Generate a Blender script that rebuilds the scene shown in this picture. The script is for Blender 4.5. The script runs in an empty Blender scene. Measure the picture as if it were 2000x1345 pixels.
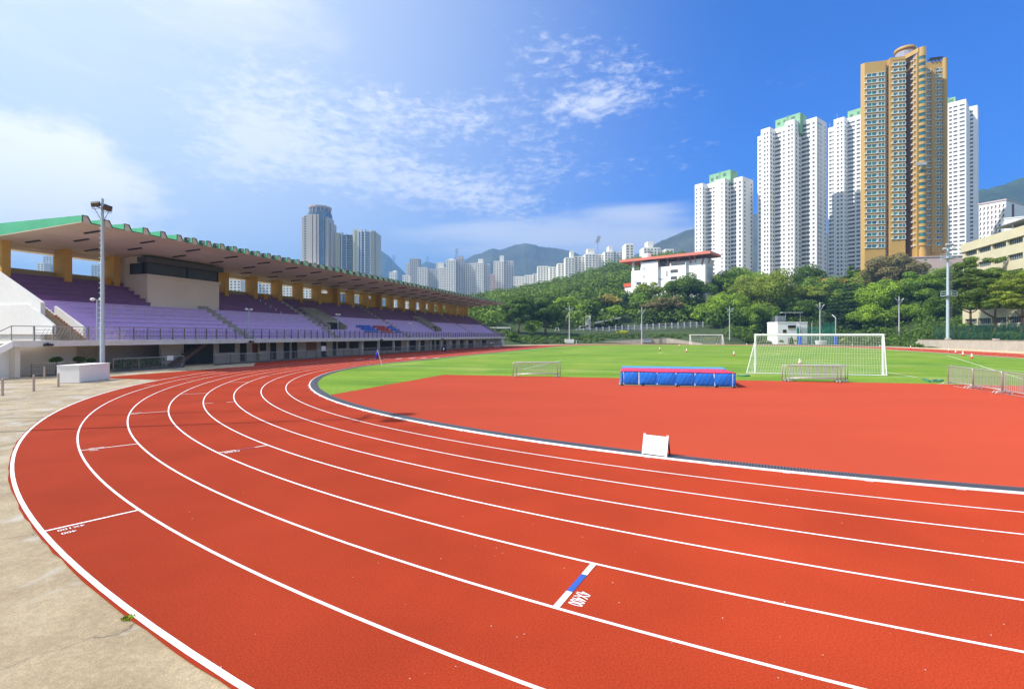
import bpy, math, random
import numpy as np
from mathutils import Vector, Matrix
from math import radians as RAD, sin, cos, pi, atan2, hypot

RND = random.Random(11)
NPR = np.random.default_rng(5)
SC = bpy.context.scene
COL = SC.collection

# ------------------------------------------------------------------ survey of the place
F, H0, CAM = 985.0, 655.0, 2.96          # lens in pixels, horizon row, eye height (m)
CX, CY = 21.76, 43.9                      # centre of the near bend
YAW = RAD(17)
DS, DC = sin(YAW), cos(YAW)
R0, LW = 36.6, 1.22                       # kerb radius and lane width
STR = 84.4                                # length of the straights


def W(u, v, z=0.0):                       # track coordinates -> world
    return (CX + DS * u - DC * v, CY + DC * u + DS * v, z)


def UV(X, Y):
    X -= CX; Y -= CY
    return X * DS + Y * DC, -X * DC + Y * DS


def gp(x, y):                             # a surveyed ground point
    Y = F * CAM / (y - H0)
    return ((x - 1000) / F * Y, Y)


def at(x, y, Y):                          # a surveyed point at distance Y
    return ((x - 1000) / F * Y, Y, CAM + (H0 - y) / F * Y)


def u_at(x, v):
    k = (x - 1000) / F
    return (k * (CY + DS * v) - CX + DC * v) / (DS - k * DC)


def z_at(x, y, v):
    X, Y, _ = W(u_at(x, v), v)
    return CAM + (H0 - y) / F * Y


# ------------------------------------------------------------------ materials
MATS = {}


def M(name, col, rough=0.6, metal=0.0, noise=None, noise2=None, bump=None, spec=0.4, trans=0.0, coord='Object'):
    m = bpy.data.materials.new(name); m.use_nodes = True
    nt = m.node_tree; b = nt.nodes['Principled BSDF']
    b.inputs['Roughness'].default_value = rough
    b.inputs['Metallic'].default_value = metal
    b.inputs['Specular IOR Level'].default_value = spec
    b.inputs['Base Color'].default_value = (*col, 1)
    if 'polyurethane' in name: b.inputs['Diffuse Roughness'].default_value = .55
    if noise or noise2 or bump:
        tc = nt.nodes.new('ShaderNodeTexCoord')
        src = None
        for nz in (noise, noise2):
            if not nz: continue
            sc, amt = nz[0], nz[1]
            n = nt.nodes.new('ShaderNodeTexNoise'); n.inputs['Scale'].default_value = sc
            n.inputs['Detail'].default_value = nz[2] if len(nz) > 2 else 4
            if len(nz) > 3:
                mp = nt.nodes.new('ShaderNodeMapping'); mp.inputs['Scale'].default_value = nz[3]
                nt.links.new(tc.outputs[coord], mp.inputs[0]); nt.links.new(mp.outputs[0], n.inputs['Vector'])
            else:
                nt.links.new(tc.outputs[coord], n.inputs['Vector'])
            mr = nt.nodes.new('ShaderNodeMapRange')
            mr.inputs[1].default_value = 0.25; mr.inputs[2].default_value = 0.75
            mr.inputs[3].default_value = 1 - amt; mr.inputs[4].default_value = 1 + amt
            nt.links.new(n.outputs['Fac'], mr.inputs[0])
            mx = nt.nodes.new('ShaderNodeMix'); mx.data_type = 'RGBA'; mx.blend_type = 'MULTIPLY'
            mx.inputs[0].default_value = 1
            if src is None: mx.inputs[6].default_value = (*col, 1)
            else: nt.links.new(src, mx.inputs[6])
            nt.links.new(mr.outputs[0], mx.inputs[7]); src = mx.outputs[2]
        if src is not None: nt.links.new(src, b.inputs['Base Color'])
        if bump:
            n = nt.nodes.new('ShaderNodeTexNoise'); n.inputs['Scale'].default_value = bump[0]
            n.inputs['Detail'].default_value = 3
            nt.links.new(tc.outputs[coord], n.inputs['Vector'])
            bp = nt.nodes.new('ShaderNodeBump'); bp.inputs['Strength'].default_value = bump[1]
            bp.inputs['Distance'].default_value = bump[2] if len(bump) > 2 else 0.02
            nt.links.new(n.outputs['Fac'], bp.inputs['Height']); nt.links.new(bp.outputs[0], b.inputs['Normal'])
    MATS[name] = m
    return m


def leaf_mat(name, col, var=0.45, scale=0.35, trans=0.36):
    m = bpy.data.materials.new(name); m.use_nodes = True
    nt = m.node_tree; nt.nodes.clear()
    out = nt.nodes.new('ShaderNodeOutputMaterial')
    tc = nt.nodes.new('ShaderNodeTexCoord')
    n = nt.nodes.new('ShaderNodeTexNoise'); n.inputs['Scale'].default_value = scale; n.inputs['Detail'].default_value = 4
    nt.links.new(tc.outputs['Object'], n.inputs['Vector'])
    oi = nt.nodes.new('ShaderNodeNewGeometry')
    cr = nt.nodes.new('ShaderNodeValToRGB')
    d = tuple(c * (1 - var) for c in col)
    l = (col[0] * (1 + var * 1.25), col[1] * (1 + var), col[2] * (1 + var * .4))
    cr.color_ramp.elements[0].position = .3; cr.color_ramp.elements[0].color = (*d, 1)
    cr.color_ramp.elements[1].position = .7; cr.color_ramp.elements[1].color = (*l, 1)
    ad = nt.nodes.new('ShaderNodeMath'); ad.operation = 'MULTIPLY_ADD'
    nt.links.new(oi.outputs['Random Per Island'], ad.inputs[0]); ad.inputs[1].default_value = .3
    sb = nt.nodes.new('ShaderNodeMath'); sb.operation = 'SUBTRACT'; sb.inputs[1].default_value = .15
    nt.links.new(n.outputs['Fac'], sb.inputs[0]); nt.links.new(sb.outputs[0], ad.inputs[2])
    nt.links.new(ad.outputs[0], cr.inputs[0])
    df = nt.nodes.new('ShaderNodeBsdfPrincipled'); df.inputs['Roughness'].default_value = .55
    df.inputs['Specular IOR Level'].default_value = .25
    tr = nt.nodes.new('ShaderNodeBsdfTranslucent')
    mx = nt.nodes.new('ShaderNodeMixShader'); mx.inputs[0].default_value = trans
    nt.links.new(cr.outputs[0], df.inputs['Base Color']); nt.links.new(cr.outputs[0], tr.inputs[0])
    nt.links.new(df.outputs[0], mx.inputs[1]); nt.links.new(tr.outputs[0], mx.inputs[2])
    nt.links.new(mx.outputs[0], out.inputs[0])
    MATS[name] = m
    return m


# ------------------------------------------------------------------ mesh building
class MB:
    def __init__(s, off=(0, 0, 0)):
        s.v = []; s.f = []; s.m = []; s.off = off

    def add(s, vs, fs, mi=0):
        n = len(s.v); s.v.extend(vs); s.f.extend([tuple(i + n for i in f) for f in fs]); s.m.extend([mi] * len(fs)); return s

    def box(s, x0, x1, y0, y1, z0, z1, mi=0):
        vs = [(x0, y0, z0), (x1, y0, z0), (x1, y1, z0), (x0, y1, z0), (x0, y0, z1), (x1, y0, z1), (x1, y1, z1), (x0, y1, z1)]
        return s.add(vs, [(3, 2, 1, 0), (4, 5, 6, 7), (0, 1, 5, 4), (1, 2, 6, 5), (2, 3, 7, 6), (3, 0, 4, 7)], mi)

    def bar(s, a, b, w, h, up=(0, 0, 1), mi=0):           # a square bar from a to b
        a = Vector(a); b = Vector(b); d = (b - a).normalized(); upv = Vector(up)
        if abs(d.dot(upv)) > .98: upv = Vector((1, 0, 0))
        x = d.cross(upv).normalized() * w / 2; y = x.cross(d).normalized() * h / 2
        vs = [tuple(p + sx * x + sy * y) for p in (a, b) for sx, sy in ((-1, -1), (1, -1), (1, 1), (-1, 1))]
        return s.add(vs, [(3, 2, 1, 0), (4, 5, 6, 7), (0, 1, 5, 4), (1, 2, 6, 5), (2, 3, 7, 6), (3, 0, 4, 7)], mi)

    def tube(s, pts, r, n=6, mi=0):
        pts = [Vector(p) for p in pts]; k = len(pts)
        rs = r if isinstance(r, (list, tuple)) else [r] * k
        vs = []
        pv = None
        for i, p in enumerate(pts):
            d = (pts[min(i + 1, k - 1)] - pts[max(i - 1, 0)]).normalized()
            if pv is None: pv = d.cross(Vector((0, 0, 1)) if abs(d.z) < .95 else Vector((1, 0, 0))).normalized()
            x = (pv - d * pv.dot(d)).normalized(); y = d.cross(x); pv = x
            for j in range(n):
                a = 2 * pi * j / n
                vs.append(tuple(p + (x * cos(a) + y * sin(a)) * rs[i]))
        fs = []
        for i in range(k - 1):
            for j in range(n):
                j2 = (j + 1) % n
                fs.append((i * n + j, i * n + j2, (i + 1) * n + j2, (i + 1) * n + j))
        fs.append(tuple(range(n - 1, -1, -1))); fs.append(tuple((k - 1) * n + j for j in range(n)))
        return s.add(vs, fs, mi)

    def prism(s, poly, z0, z1, mi=0, top=None):
        n = len(poly)
        vs = [(x, y, z0) for x, y in poly] + [(x, y, z1) for x, y in poly]
        fs = [tuple(range(n - 1, -1, -1)), tuple(range(n, 2 * n))]
        for i in range(n):
            j = (i + 1) % n; fs.append((i, j, n + j, n + i))
        n0 = len(s.f); s.add(vs, fs, mi)
        if top is not None: s.m[n0 + 1] = top
        return s

    def xprism(s, poly, x0, x1, mi=0):                     # polygon in (y,z) extruded along x
        n = len(poly)
        vs = [(x0, y, z) for y, z in poly] + [(x1, y, z) for y, z in poly]
        fs = [tuple(range(n)), tuple(range(2 * n - 1, n - 1, -1))]
        for i in range(n):
            j = (i + 1) % n; fs.append((j, i, n + i, n + j))
        return s.add(vs, fs, mi)

    def yprism(s, poly, y0, y1, mi=0):                     # polygon in (x,z) extruded along y
        n = len(poly)
        vs = [(x, y0, z) for x, z in poly] + [(x, y1, z) for x, z in poly]
        fs = [tuple(range(n)), tuple(range(2 * n - 1, n - 1, -1))]
        for i in range(n):
            j = (i + 1) % n; fs.append((j, i, n + i, n + j))
        return s.add(vs, fs, mi)

    def lathe(s, prof, c=(0, 0), n=12, mi=0):
        vs = []; k = len(prof)
        for r, z in prof:
            for j in range(n):
                a = 2 * pi * j / n; vs.append((c[0] + r * cos(a), c[1] + r * sin(a), z))
        fs = []
        for i in range(k - 1):
            for j in range(n):
                j2 = (j + 1) % n; fs.append((i * n + j, i * n + j2, (i + 1) * n + j2, (i + 1) * n + j))
        fs.append(tuple(range(n - 1, -1, -1))); fs.append(tuple((k - 1) * n + j for j in range(n)))
        return s.add(vs, fs, mi)

    def quad(s, a, b, c, d, mi=0):
        return s.add([a, b, c, d], [(0, 1, 2, 3)], mi)

    def build(s, name, mat, parent=None, smooth=False, loc=None, rz=None):
        me = bpy.data.meshes.new(name)
        ox, oy, oz = s.off
        me.from_pydata([(x - ox, y - oy, z - oz) for x, y, z in s.v], [], s.f)
        for m in (mat if isinstance(mat, (list, tuple)) else [mat]): me.materials.append(m)
        if any(s.m): me.polygons.foreach_set('material_index', s.m)
        if smooth: me.polygons.foreach_set('use_smooth', [True] * len(me.polygons))
        me.update()
        o = bpy.data.objects.new(name, me); COL.objects.link(o)
        if parent is not None: o.parent = parent
        if loc is not None: o.location = loc
        if rz is not None: o.rotation_euler = (0, 0, rz)
        return o


def bevel(o, w=.01, seg=2, ang=40):
    b = o.modifiers.new('bevel', 'BEVEL'); b.width = w; b.segments = seg; b.limit_method = 'ANGLE'; b.angle_limit = RAD(ang)
    return o


def tag(o, label=None, cat=None, group=None, kind=None):
    if label: o['label'] = label
    if cat: o['category'] = cat
    if group: o['group'] = group
    if kind: o['kind'] = kind
    return o


def thing(name, label, cat, loc=(0, 0, 0), rz=0.0, group=None):
    o = bpy.data.objects.new(name, None); COL.objects.link(o)
    o.location = loc; o.rotation_euler = (0, 0, rz); o.empty_display_size = .3
    return tag(o, label, cat, group)


def kids(o): return [c for c in bpy.data.objects if c.parent == o]


def copy_tree(o, loc=None, rz=None, label=None, group=None, parent=None, sc=None):
    c = o.copy(); COL.objects.link(c)
    if parent is not None: c.parent = parent
    if loc is not None: c.location = loc
    if rz is not None: c.rotation_euler = (0, 0, rz)
    if sc is not None: c.scale = sc if isinstance(sc, (tuple, list)) else (sc, sc, sc)
    if label: c['label'] = label
    if group: c['group'] = group
    for k in kids(o): copy_tree(k, parent=c)
    return c


def structure(o): return tag(o, kind='structure')


# ------------------------------------------------------------------ palette
white = M('white_paint', (.78, .78, .77), .5, noise=(1.3, .05))
whiteb = M('white_render', (.88, .88, .87), .7, noise=(.12, .04, 5), noise2=(2., .03))
offw = M('off_white_concrete', (.66, .65, .62), .8, noise=(1.5, .10, 6), bump=(18, .2))
beige = M('beige_render', (.70, .63, .53), .8, noise=(.5, .07, 5))
soffitm = M('pinkish_concrete', (.64, .56, .44), .85, noise=(.35, .08, 5), noise2=(1, .06, 3, (.15, 4, 1)))
concm = M('weathered_concrete', (.36, .35, .29), .9, noise=(1.2, .18, 6), bump=(14, .3))
yellowm = M('mustard_render', (.60, .36, .075), .75, noise=(.6, .08, 5))
greenroof = M('green_roof_paint', (.075, .40, .21), .55, noise=(.7, .10, 5))
dkgreen = M('dark_green_trim', (.015, .13, .085), .5)
purpleL = M('lavender_bench_paint', (.66, .50, .83), .5, noise=(.9, .07, 5))
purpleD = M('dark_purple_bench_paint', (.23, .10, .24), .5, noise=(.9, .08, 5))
bluem = M('blue_seat_plastic', (.02, .11, .55), .35)
redm = M('red_seat_plastic', (.42, .03, .035), .35)
steel = M('galvanised_steel', (.50, .48, .45), .42, .4, noise=(3, .15))
steeld = M('dull_grey_steel', (.26, .25, .24), .45, .6, noise=(4, .15))
polem = M('pale_blue_grey_paint', (.42, .52, .57), .45, noise=(2, .06))
darkm = M('near_black_paint', (.02, .02, .022), .5)
blackglass = M('dark_glass', (.018, .022, .025), .35, spec=.25)
tealglass = M('green_tinted_glass', (.03, .15, .15), .12, noise=(.35, .8, 2), spec=.8)
glassb = M('blue_tinted_glass', (.06, .11, .17), .1, noise=(.2, .3, 2), spec=.8)
brownm = M('reddish_brown_paint', (.16, .06, .04), .6)
timber = M('weathered_timber', (.28, .22, .16), .8, noise=(6, .2))
bark = M('tree_bark', (.16, .115, .085), .9, noise=(3, .25), bump=(20, .5))
barkred = M('reddish_tree_bark', (.26, .14, .09), .9, noise=(3, .25), bump=(20, .5))
rubber = M('black_rubber', (.02, .02, .02), .7)
conered = M('orange_red_cone_plastic', (.55, .06, .03), .45)
netm = M('white_net_cord', (.80, .80, .80), .6)
greennet = M('green_netting', (.02, .22, .15), .7)
skin = M('skin', (.45, .28, .2), .6)
chipm = M('grey_steel_sheet', (.45, .47, .49), .5, .3)
redroof = M('salmon_red_roof_paint', (.70, .20, .14), .6, noise=(.3, .06))
goldm = M('ochre_tile', (.50, .315, .085), .6, noise=(.08, .05, 4), noise2=(3, .04))
mintm = M('mint_green_render', (.22, .43, .25), .7, noise=(.15, .06))
creamm = M('cream_render', (.62, .56, .38), .75, noise=(.3, .06, 5))
greyt = M('warm_grey_cladding', (.52, .46, .41), .6, noise=(.1, .05))
estm = M('pale_estate_render', (.72, .69, .64), .7, noise=(.05, .06))
estw = M('ivory_estate_render', (.84, .81, .73), .7, noise=(.05, .04))
pinkm = M('pale_pink_tile', (.55, .42, .38), .7, noise=(.3, .06))

# ------------------------------------------------------------------ ground and sports surfaces
def stadium(Rr, seg=96, wob=0.0):
    p = []
    for i in range(seg + 1):                       # near bend, from +v side round to -v side
        a = pi / 2 + pi * i / seg
        rr = Rr + (RND.uniform(-wob, wob) if wob else 0)
        p.append((rr * cos(a), rr * sin(a)))
    for i in range(1, 60): p.append((STR * i / 60, -Rr))
    for i in range(seg + 1):
        a = -pi / 2 + pi * i / seg
        p.append((STR + Rr * cos(a), Rr * sin(a)))
    for i in range(1, 60): p.append((STR * (1 - i / 60), Rr))
    return p


def ring(mb, Ra, Rb, z, seg=160, z2=None, wob=0.0):
    a, b = stadium(Ra, seg), stadium(Rb, seg, wob)
    n = len(a)
    vs = [W(u, v, z) for u, v in a] + [W(u, v, z if z2 is None else z2) for u, v in b]
    fs = [(i, (i + 1) % n, n + (i + 1) % n, n + i) for i in range(n)]
    return mb.add(vs, fs)


def sheet(name, poly, z, mat):
    mb = MB(); mb.add([(x, y, z) for x, y in poly], [tuple(range(len(poly)))])
    o = mb.build(name, mat); me = o.data
    if me.polygons[0].normal.z < 0: me.flip_normals()
    return structure(o)


groundm = M('dry_earth_ground', (.13, .15, .07), .95, noise=(.02, .3, 6), noise2=(1, .2, 6), coord='Object')
big = 9000
sheet('ground', [(-big, -big), (big, -big), (big, big), (-big, big)], -.03, groundm)


def concrete_apron_mat():
    m = bpy.data.materials.new('stained_concrete'); m.use_nodes = True
    nt = m.node_tree; b = nt.nodes['Principled BSDF']; L = nt.links
    tc = nt.nodes.new('ShaderNodeTexCoord')

    def noise(sc, det=6, rough=.55, dist=0.0):
        n = nt.nodes.new('ShaderNodeTexNoise'); n.inputs['Scale'].default_value = sc; n.inputs['Detail'].default_value = det
        n.inputs['Roughness'].default_value = rough; n.inputs['Distortion'].default_value = dist
        L.new(tc.outputs['Object'], n.inputs['Vector']); return n.outputs['Fac']

    def ramp(src, stops):
        r = nt.nodes.new('ShaderNodeValToRGB'); e = r.color_ramp.elements
        e[0].position, e[0].color = stops[0][0], (*stops[0][1], 1)
        e[1].position, e[1].color = stops[-1][0], (*stops[-1][1], 1)
        for p, c in stops[1:-1]:
            k = e.new(p); k.color = (*c, 1)
        L.new(src, r.inputs[0]); return r.outputs[0]

    def mix(fac, a, bb, mode='MIX'):
        x = nt.nodes.new('ShaderNodeMix'); x.data_type = 'RGBA'; x.blend_type = mode
        if isinstance(fac, float): x.inputs[0].default_value = fac
        else: L.new(fac, x.inputs[0])
        L.new(a, x.inputs[6])
        if isinstance(bb, tuple): x.inputs[7].default_value = (*bb, 1)
        else: L.new(bb, x.inputs[7])
        return x.outputs[2]
    base = ramp(noise(.55, 7, .6), [(.33, (.35, .26, .155)), (.5, (.48, .375, .23)), (.66, (.58, .475, .31))])
    g = ramp(noise(90, 2), [(.3, (.72, .72, .72)), (.7, (1.18, 1.18, 1.18))])
    c = mix(1.0, base, g, 'MULTIPLY')
    g2 = ramp(noise(14, 5, .7), [(.35, (.86, .86, .86)), (.65, (1.1, 1.1, 1.1))])
    c = mix(1.0, c, g2, 'MULTIPLY')
    patch = ramp(noise(.8, 8, .65, .6), [(.53, (0, 0, 0)), (.67, (.6, .6, .6))])
    c = mix(patch, c, (.66, .64, .60))
    dark = ramp(noise(.27, 7, .7, .3), [(.57, (0, 0, 0)), (.74, (.6, .6, .6))])
    c = mix(dark, c, (.20, .155, .10))
    vo = nt.nodes.new('ShaderNodeTexVoronoi'); vo.feature = 'DISTANCE_TO_EDGE'; vo.inputs['Scale'].default_value = .22
    wv = nt.nodes.new('ShaderNodeTexNoise'); wv.inputs['Scale'].default_value = 1.1; wv.inputs['Detail'].default_value = 6
    L.new(tc.outputs['Object'], wv.inputs['Vector'])
    va = nt.nodes.new('ShaderNodeVectorMath'); va.operation = 'MULTIPLY_ADD'
    L.new(wv.outputs['Color'], va.inputs[0]); va.inputs[1].default_value = (1.4, 1.4, 0); L.new(tc.outputs['Object'], va.inputs[2])
    L.new(va.outputs[0], vo.inputs['Vector'])
    crack = ramp(vo.outputs['Distance'], [(.0, (.8, .8, .8)), (.0016, (0, 0, 0))])
    c = mix(crack, c, (.10, .085, .07))
    L.new(c, b.inputs['Base Color']); b.inputs['Roughness'].default_value = .92; b.inputs['Diffuse Roughness'].default_value = .8
    bp = nt.nodes.new('ShaderNodeBump'); bp.inputs['Strength'].default_value = .5; bp.inputs['Distance'].default_value = .01
    L.new(noise(60, 4), bp.inputs['Height']); L.new(bp.outputs[0], b.inputs['Normal'])
    return m


apronm = concrete_apron_mat()
sheet('concrete_apron', [(-75, -30), (75, -30), (125, 60), (110, 120), (30, 190), (-75, 190)], -.014, apronm)

trackm = M('red_polyurethane_track', (.345, .041, .0145), .9, noise=(55, .34, 4), noise2=(.45, .15, 9), bump=(330, .55, .006), spec=.08)
dm = M('red_polyurethane_fan', (.385, .056, .026), .9, noise=(45, .26, 4), noise2=(.22, .08, 7, (.4, 1, 1)), bump=(300, .4, .006), spec=.08)
mb = MB(); ring(mb, R0 - .05, R0 + 8 * LW + .062, 0.0, 420, wob=.014)
structure(mb.build('running_track', trackm))
structure(sheet('track_chute', [W(*p)[:2] for p in ((-23, 40.5), (-23, 46.35), (-8.5, 46.5), (-7.5, 47.6), (-4, 50.7), (92, 50.7), (92, 45.5), (0, 45.5), (0, 40.5))], -.006, trackm))
# outside margin of the far bend and far straight
mb = MB()
a = [(u, v) for u, v in stadium(R0 + 8 * LW - .3, 96)]; b2 = [(u, v) for u, v in stadium(R0 + 8 * LW + 1.0, 96)]
n = len(a); i0 = 150
idx = [i for i in range(n) if a[i][0] > 40]
vs = [W(*a[i], -.006) for i in idx] + [W(*b2[i], -.006) for i in idx]; k = len(idx)
mb.add(vs, [(i, i + 1, k + i + 1, k + i) for i in range(k - 1)])
structure(mb.build('track_margin', trackm))

linem = M('white_line_paint', (.80, .80, .80), .6, noise=(7, .05), noise2=(40, .04))
_nt = linem.node_tree; _b = _nt.nodes['Principled BSDF']; _src = _b.inputs['Base Color'].links[0].from_socket
_tc = _nt.nodes.new('ShaderNodeTexCoord')
def _worn(sc, lo, hi, det):
    n_ = _nt.nodes.new('ShaderNodeTexNoise'); n_.inputs['Scale'].default_value = sc; n_.inputs['Detail'].default_value = det; n_.inputs['Roughness'].default_value = .7
    _nt.links.new(_tc.outputs['Object'], n_.inputs['Vector'])
    r_ = _nt.nodes.new('ShaderNodeMapRange'); r_.inputs[1].default_value = lo; r_.inputs[2].default_value = hi; r_.inputs[4].default_value = .85
    _nt.links.new(n_.outputs['Fac'], r_.inputs[0]); return r_.outputs[0]
_f = _nt.nodes.new('ShaderNodeMath'); _f.operation = 'MULTIPLY'
_nt.links.new(_worn(70, .56, .68, 3), _f.inputs[0]); _nt.links.new(_worn(.9, .44, .62, 5), _f.inputs[1])
_x = _nt.nodes.new('ShaderNodeMix'); _x.data_type = 'RGBA'; _nt.links.new(_f.outputs[0], _x.inputs[0]); _nt.links.new(_src, _x.inputs[6]); _x.inputs[7].default_value = (.42, .10, .07, 1)
_nt.links.new(_x.outputs[2], _b.inputs['Base Color'])
lineb = M('blue_line_paint', (.03, .10, .42), .6)
mb = MB()
for i in range(1, 9):
    w = .022 if i < 8 else .032
    ring(mb, R0 + LW * i - w, R0 + LW * i + w, .004, 200)
marks = structure(mb.build('lane_markings', linem))


linev = M('faded_violet_paint', (.20, .07, .16), .7)


def P2(px):                                # surveyed ground point -> track polar
    u, v = UV(*gp(*px)); return u, v


def strip(mbx, a, b, w, z=.0045):
    a = Vector((*a, 0)); b = Vector((*b, 0)); d = (b - a).normalized(); nn = Vector((-d.y, d.x, 0)) * w / 2
    return mbx.add([(*(a + nn).xy, z), (*(a - nn).xy, z), (*(b - nn).xy, z), (*(b + nn).xy, z)], [(0, 1, 2, 3)])


def radial(ang, lane, segs, w):            # a start mark across one lane; lane counted from the kerb
    er = (cos(ang), sin(ang))
    ra, rb = R0 + LW * lane + .02, R0 + LW * (lane + 1) - .02
    for f0, f1, blue in segs:
        q = MB(); p0 = ra + (rb - ra) * f0; p1 = ra + (rb - ra) * f1
        strip(q, W(er[0] * p0, er[1] * p0)[:2], W(er[0] * p1, er[1] * p1)[:2], w, .0052 if blue else .005)
        q.build('start_mark', (linem, lineb, linev)[blue], marks)


def ang_of(p): u, v = P2(p); return atan2(v, u)


radial(ang_of((190, 1014)), 7, [(0, 1, 0)], .05)
radial(ang_of((222, 872)), 6, [(0, 1, 0)], .05)
radial(ang_of((293, 805.5)), 5, [(0, 1, 0)], .05)
radial(ang_of((380, 768.7)), 4, [(0, 1, 0)], .05)
radial(ang_of((1127, 1138)), 5, [(0, .28, 0), (.28, .68, 1), (.68, 1, 0)], .075)
radial(ang_of((479, 876)), 4, [(0, .27, 0), (.27, .66, 2), (.66, 1, 0)], .05)
radial(ang_of((431, 786)), 3, [(0, .28, 0), (.7, 1, 0)], .05)
radial(ang_of((475, 746)), 3, [(0, 1, 0)], .05)
for px, ln in (((352, 743), 6), ((300, 752), 7), ((545, 733), 3), ((600, 722), 2)):
    radial(ang_of(px), ln, [(.1, .5, 0)], .05)
for k in range(7):                          # finish-straight dashes
    q = MB(); u = 14 + k * .2; v = R0 + LW * (k + .5)
    strip(q, W(12 - k * 1.1, v)[:2], W(13.6 - k * 1.1, v)[:2], .3, .005); q.build('lane_dash', linem, marks)


def paint_text(txt, pos, er, size, sx=.62):
    cu = bpy.data.curves.new('painted_text', 'FONT'); cu.body = txt; cu.size = size; cu.align_x = 'CENTER'; cu.align_y = 'CENTER'
    cu.space_line = .85; cu.offset = size * .008
    o = bpy.data.objects.new('tmp', cu); COL.objects.link(o)
    bpy.context.view_layer.update()
    me = bpy.data.meshes.new_from_object(o.evaluated_get(bpy.context.evaluated_depsgraph_get()))
    bpy.data.objects.remove(o)
    me.materials.clear(); me.materials.append(linem)
    t = bpy.data.objects.new('painted_text', me); COL.objects.link(t)
    t.location = pos; t.rotation_euler = (0, 0, atan2(er[1], er[0])); t.scale = (sx, 1, 1); t.parent = marks
    return t


def lane_text(px, txt, size, sx=.62):
    X, Y = gp(*px); u, v = UV(X, Y); r = hypot(u, v)
    e = Vector(W(u / r, v / r)) - Vector(W(0, 0))
    return paint_text(txt, (X, Y, .0055), (e.x, e.y), size, sx)


lane_text((1131, 1168.5), '4X400', .24, .50)
lane_text((139, 1030.5), '4X100', .115, 1.05); lane_text((134.5, 1039), '400', .115, 1.05)
lane_text((189, 874.5), '4X100', .12, 1.0); lane_text((184, 879), '400', .12, 1.0)
lane_text((265, 806.2), '4X100', .14, 1.0); lane_text((262, 808.5), '400', .14, 1.0)
lane_text((454, 882), '4X400', .17, .8)

# ---- infield
kerbm = M('white_aluminium_kerb', (.74, .74, .75), .4, .15, noise=(2, .08))
mb = MB(); prof = [(R0 - .095, .0), (R0 - .095, .024), (R0 - .085, .030), (R0 - .045, .030), (R0 - .025, .020), (R0 - .008, .0)]
sp = [stadium(r, 150) for r, _ in prof]; n = len(sp[0])
vs = [W(*sp[i][j], prof[i][1]) for i in range(len(prof)) for j in range(n)]
mb.add(vs, [(i * n + j, i * n + (j + 1) % n, (i + 1) * n + (j + 1) % n, (i + 1) * n + j) for i in range(len(prof) - 1) for j in range(n)])
structure(mb.build('track_kerb', kerbm, smooth=False))
mb = MB()
for j in range(0, 260):                     # small feet clips along the near bend kerb
    a_ = pi * .72 + j * .0135
    if a_ > 1.55 * pi: break
    if j % 3: continue
    er = (cos(a_), sin(a_)); et = (-sin(a_), cos(a_))
    p = [W(er[0] * (R0 + dr) + et[0] * dt, er[1] * (R0 + dr) + et[1] * dt, z) for z in (.001, .022) for dr, dt in ((.0, -.07), (.06, -.07), (.06, .07), (.0, .07))]
    mb.add(p, [(0, 1, 2, 3), (4, 5, 6, 7), (0, 1, 5, 4), (1, 2, 6, 5), (2, 3, 7, 6), (3, 0, 4, 7)])
structure(mb.build('kerb_clip', kerbm))
gutm = M('grey_drain_channel', (.07, .07, .075), .7, noise=(3, .15))
mb = MB(); ring(mb, R0 - .52, R0 - .10, -.002, 150)
structure(mb.build('drain_channel', gutm))
mb = MB(); ring(mb, R0 - .50, R0 - .16, .001, 150)
structure(mb.build('drain_void', darkm))
mb = MB()                                    # grating bars across the near half of the channel
NB = 1750
for j in range(NB):
    a_ = pi * .60 + j * (pi * .98 / NB); d_ = .00045
    q = [(R0 - .50, a_ - d_), (R0 - .16, a_ - d_), (R0 - .16, a_ + d_), (R0 - .50, a_ + d_)]
    mb.add([W(r * cos(t), r * sin(t), .012) for r, t in q], [(0, 1, 2, 3)])
for ra, rb in ((R0 - .52, R0 - .49), (R0 - .175, R0 - .145), (R0 - .34, R0 - .32)):
    ring(mb, ra, rb, .013, 150)
grm = M('grey_plastic_grating', (.105, .11, .13), .5)
structure(mb.build('drain_grating', grm))

grassm = bpy.data.materials.new('mown_grass'); grassm.use_nodes = True
nt = grassm.node_tree; b = nt.nodes['Principled BSDF']; b.inputs['Roughness'].default_value = .8; b.inputs['Specular IOR Level'].default_value = .15
tc = nt.nodes.new('ShaderNodeTexCoord')


def _n(sc, det, scl=None, rgh=.55):
    n = nt.nodes.new('ShaderNodeTexNoise'); n.inputs['Scale'].default_value = sc; n.inputs['Detail'].default_value = det; n.inputs['Roughness'].default_value = rgh
    mp = nt.nodes.new('ShaderNodeMapping'); mp.inputs['Rotation'].default_value = (0, 0, -RAD(73))
    if scl: mp.inputs['Scale'].default_value = scl
    nt.links.new(tc.outputs['Object'], mp.inputs[0]); nt.links.new(mp.outputs[0], n.inputs['Vector']); return n.outputs['Fac']


def _r(src, stops):
    r = nt.nodes.new('ShaderNodeValToRGB'); e = r.color_ramp.elements
    e[0].position, e[0].color = stops[0][0], (*stops[0][1], 1); e[1].position, e[1].color = stops[-1][0], (*stops[-1][1], 1)
    for p, c in stops[1:-1]:
        k_ = e.new(p); k_.color = (*c, 1)
    nt.links.new(src, r.inputs[0]); return r.outputs[0]


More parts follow.
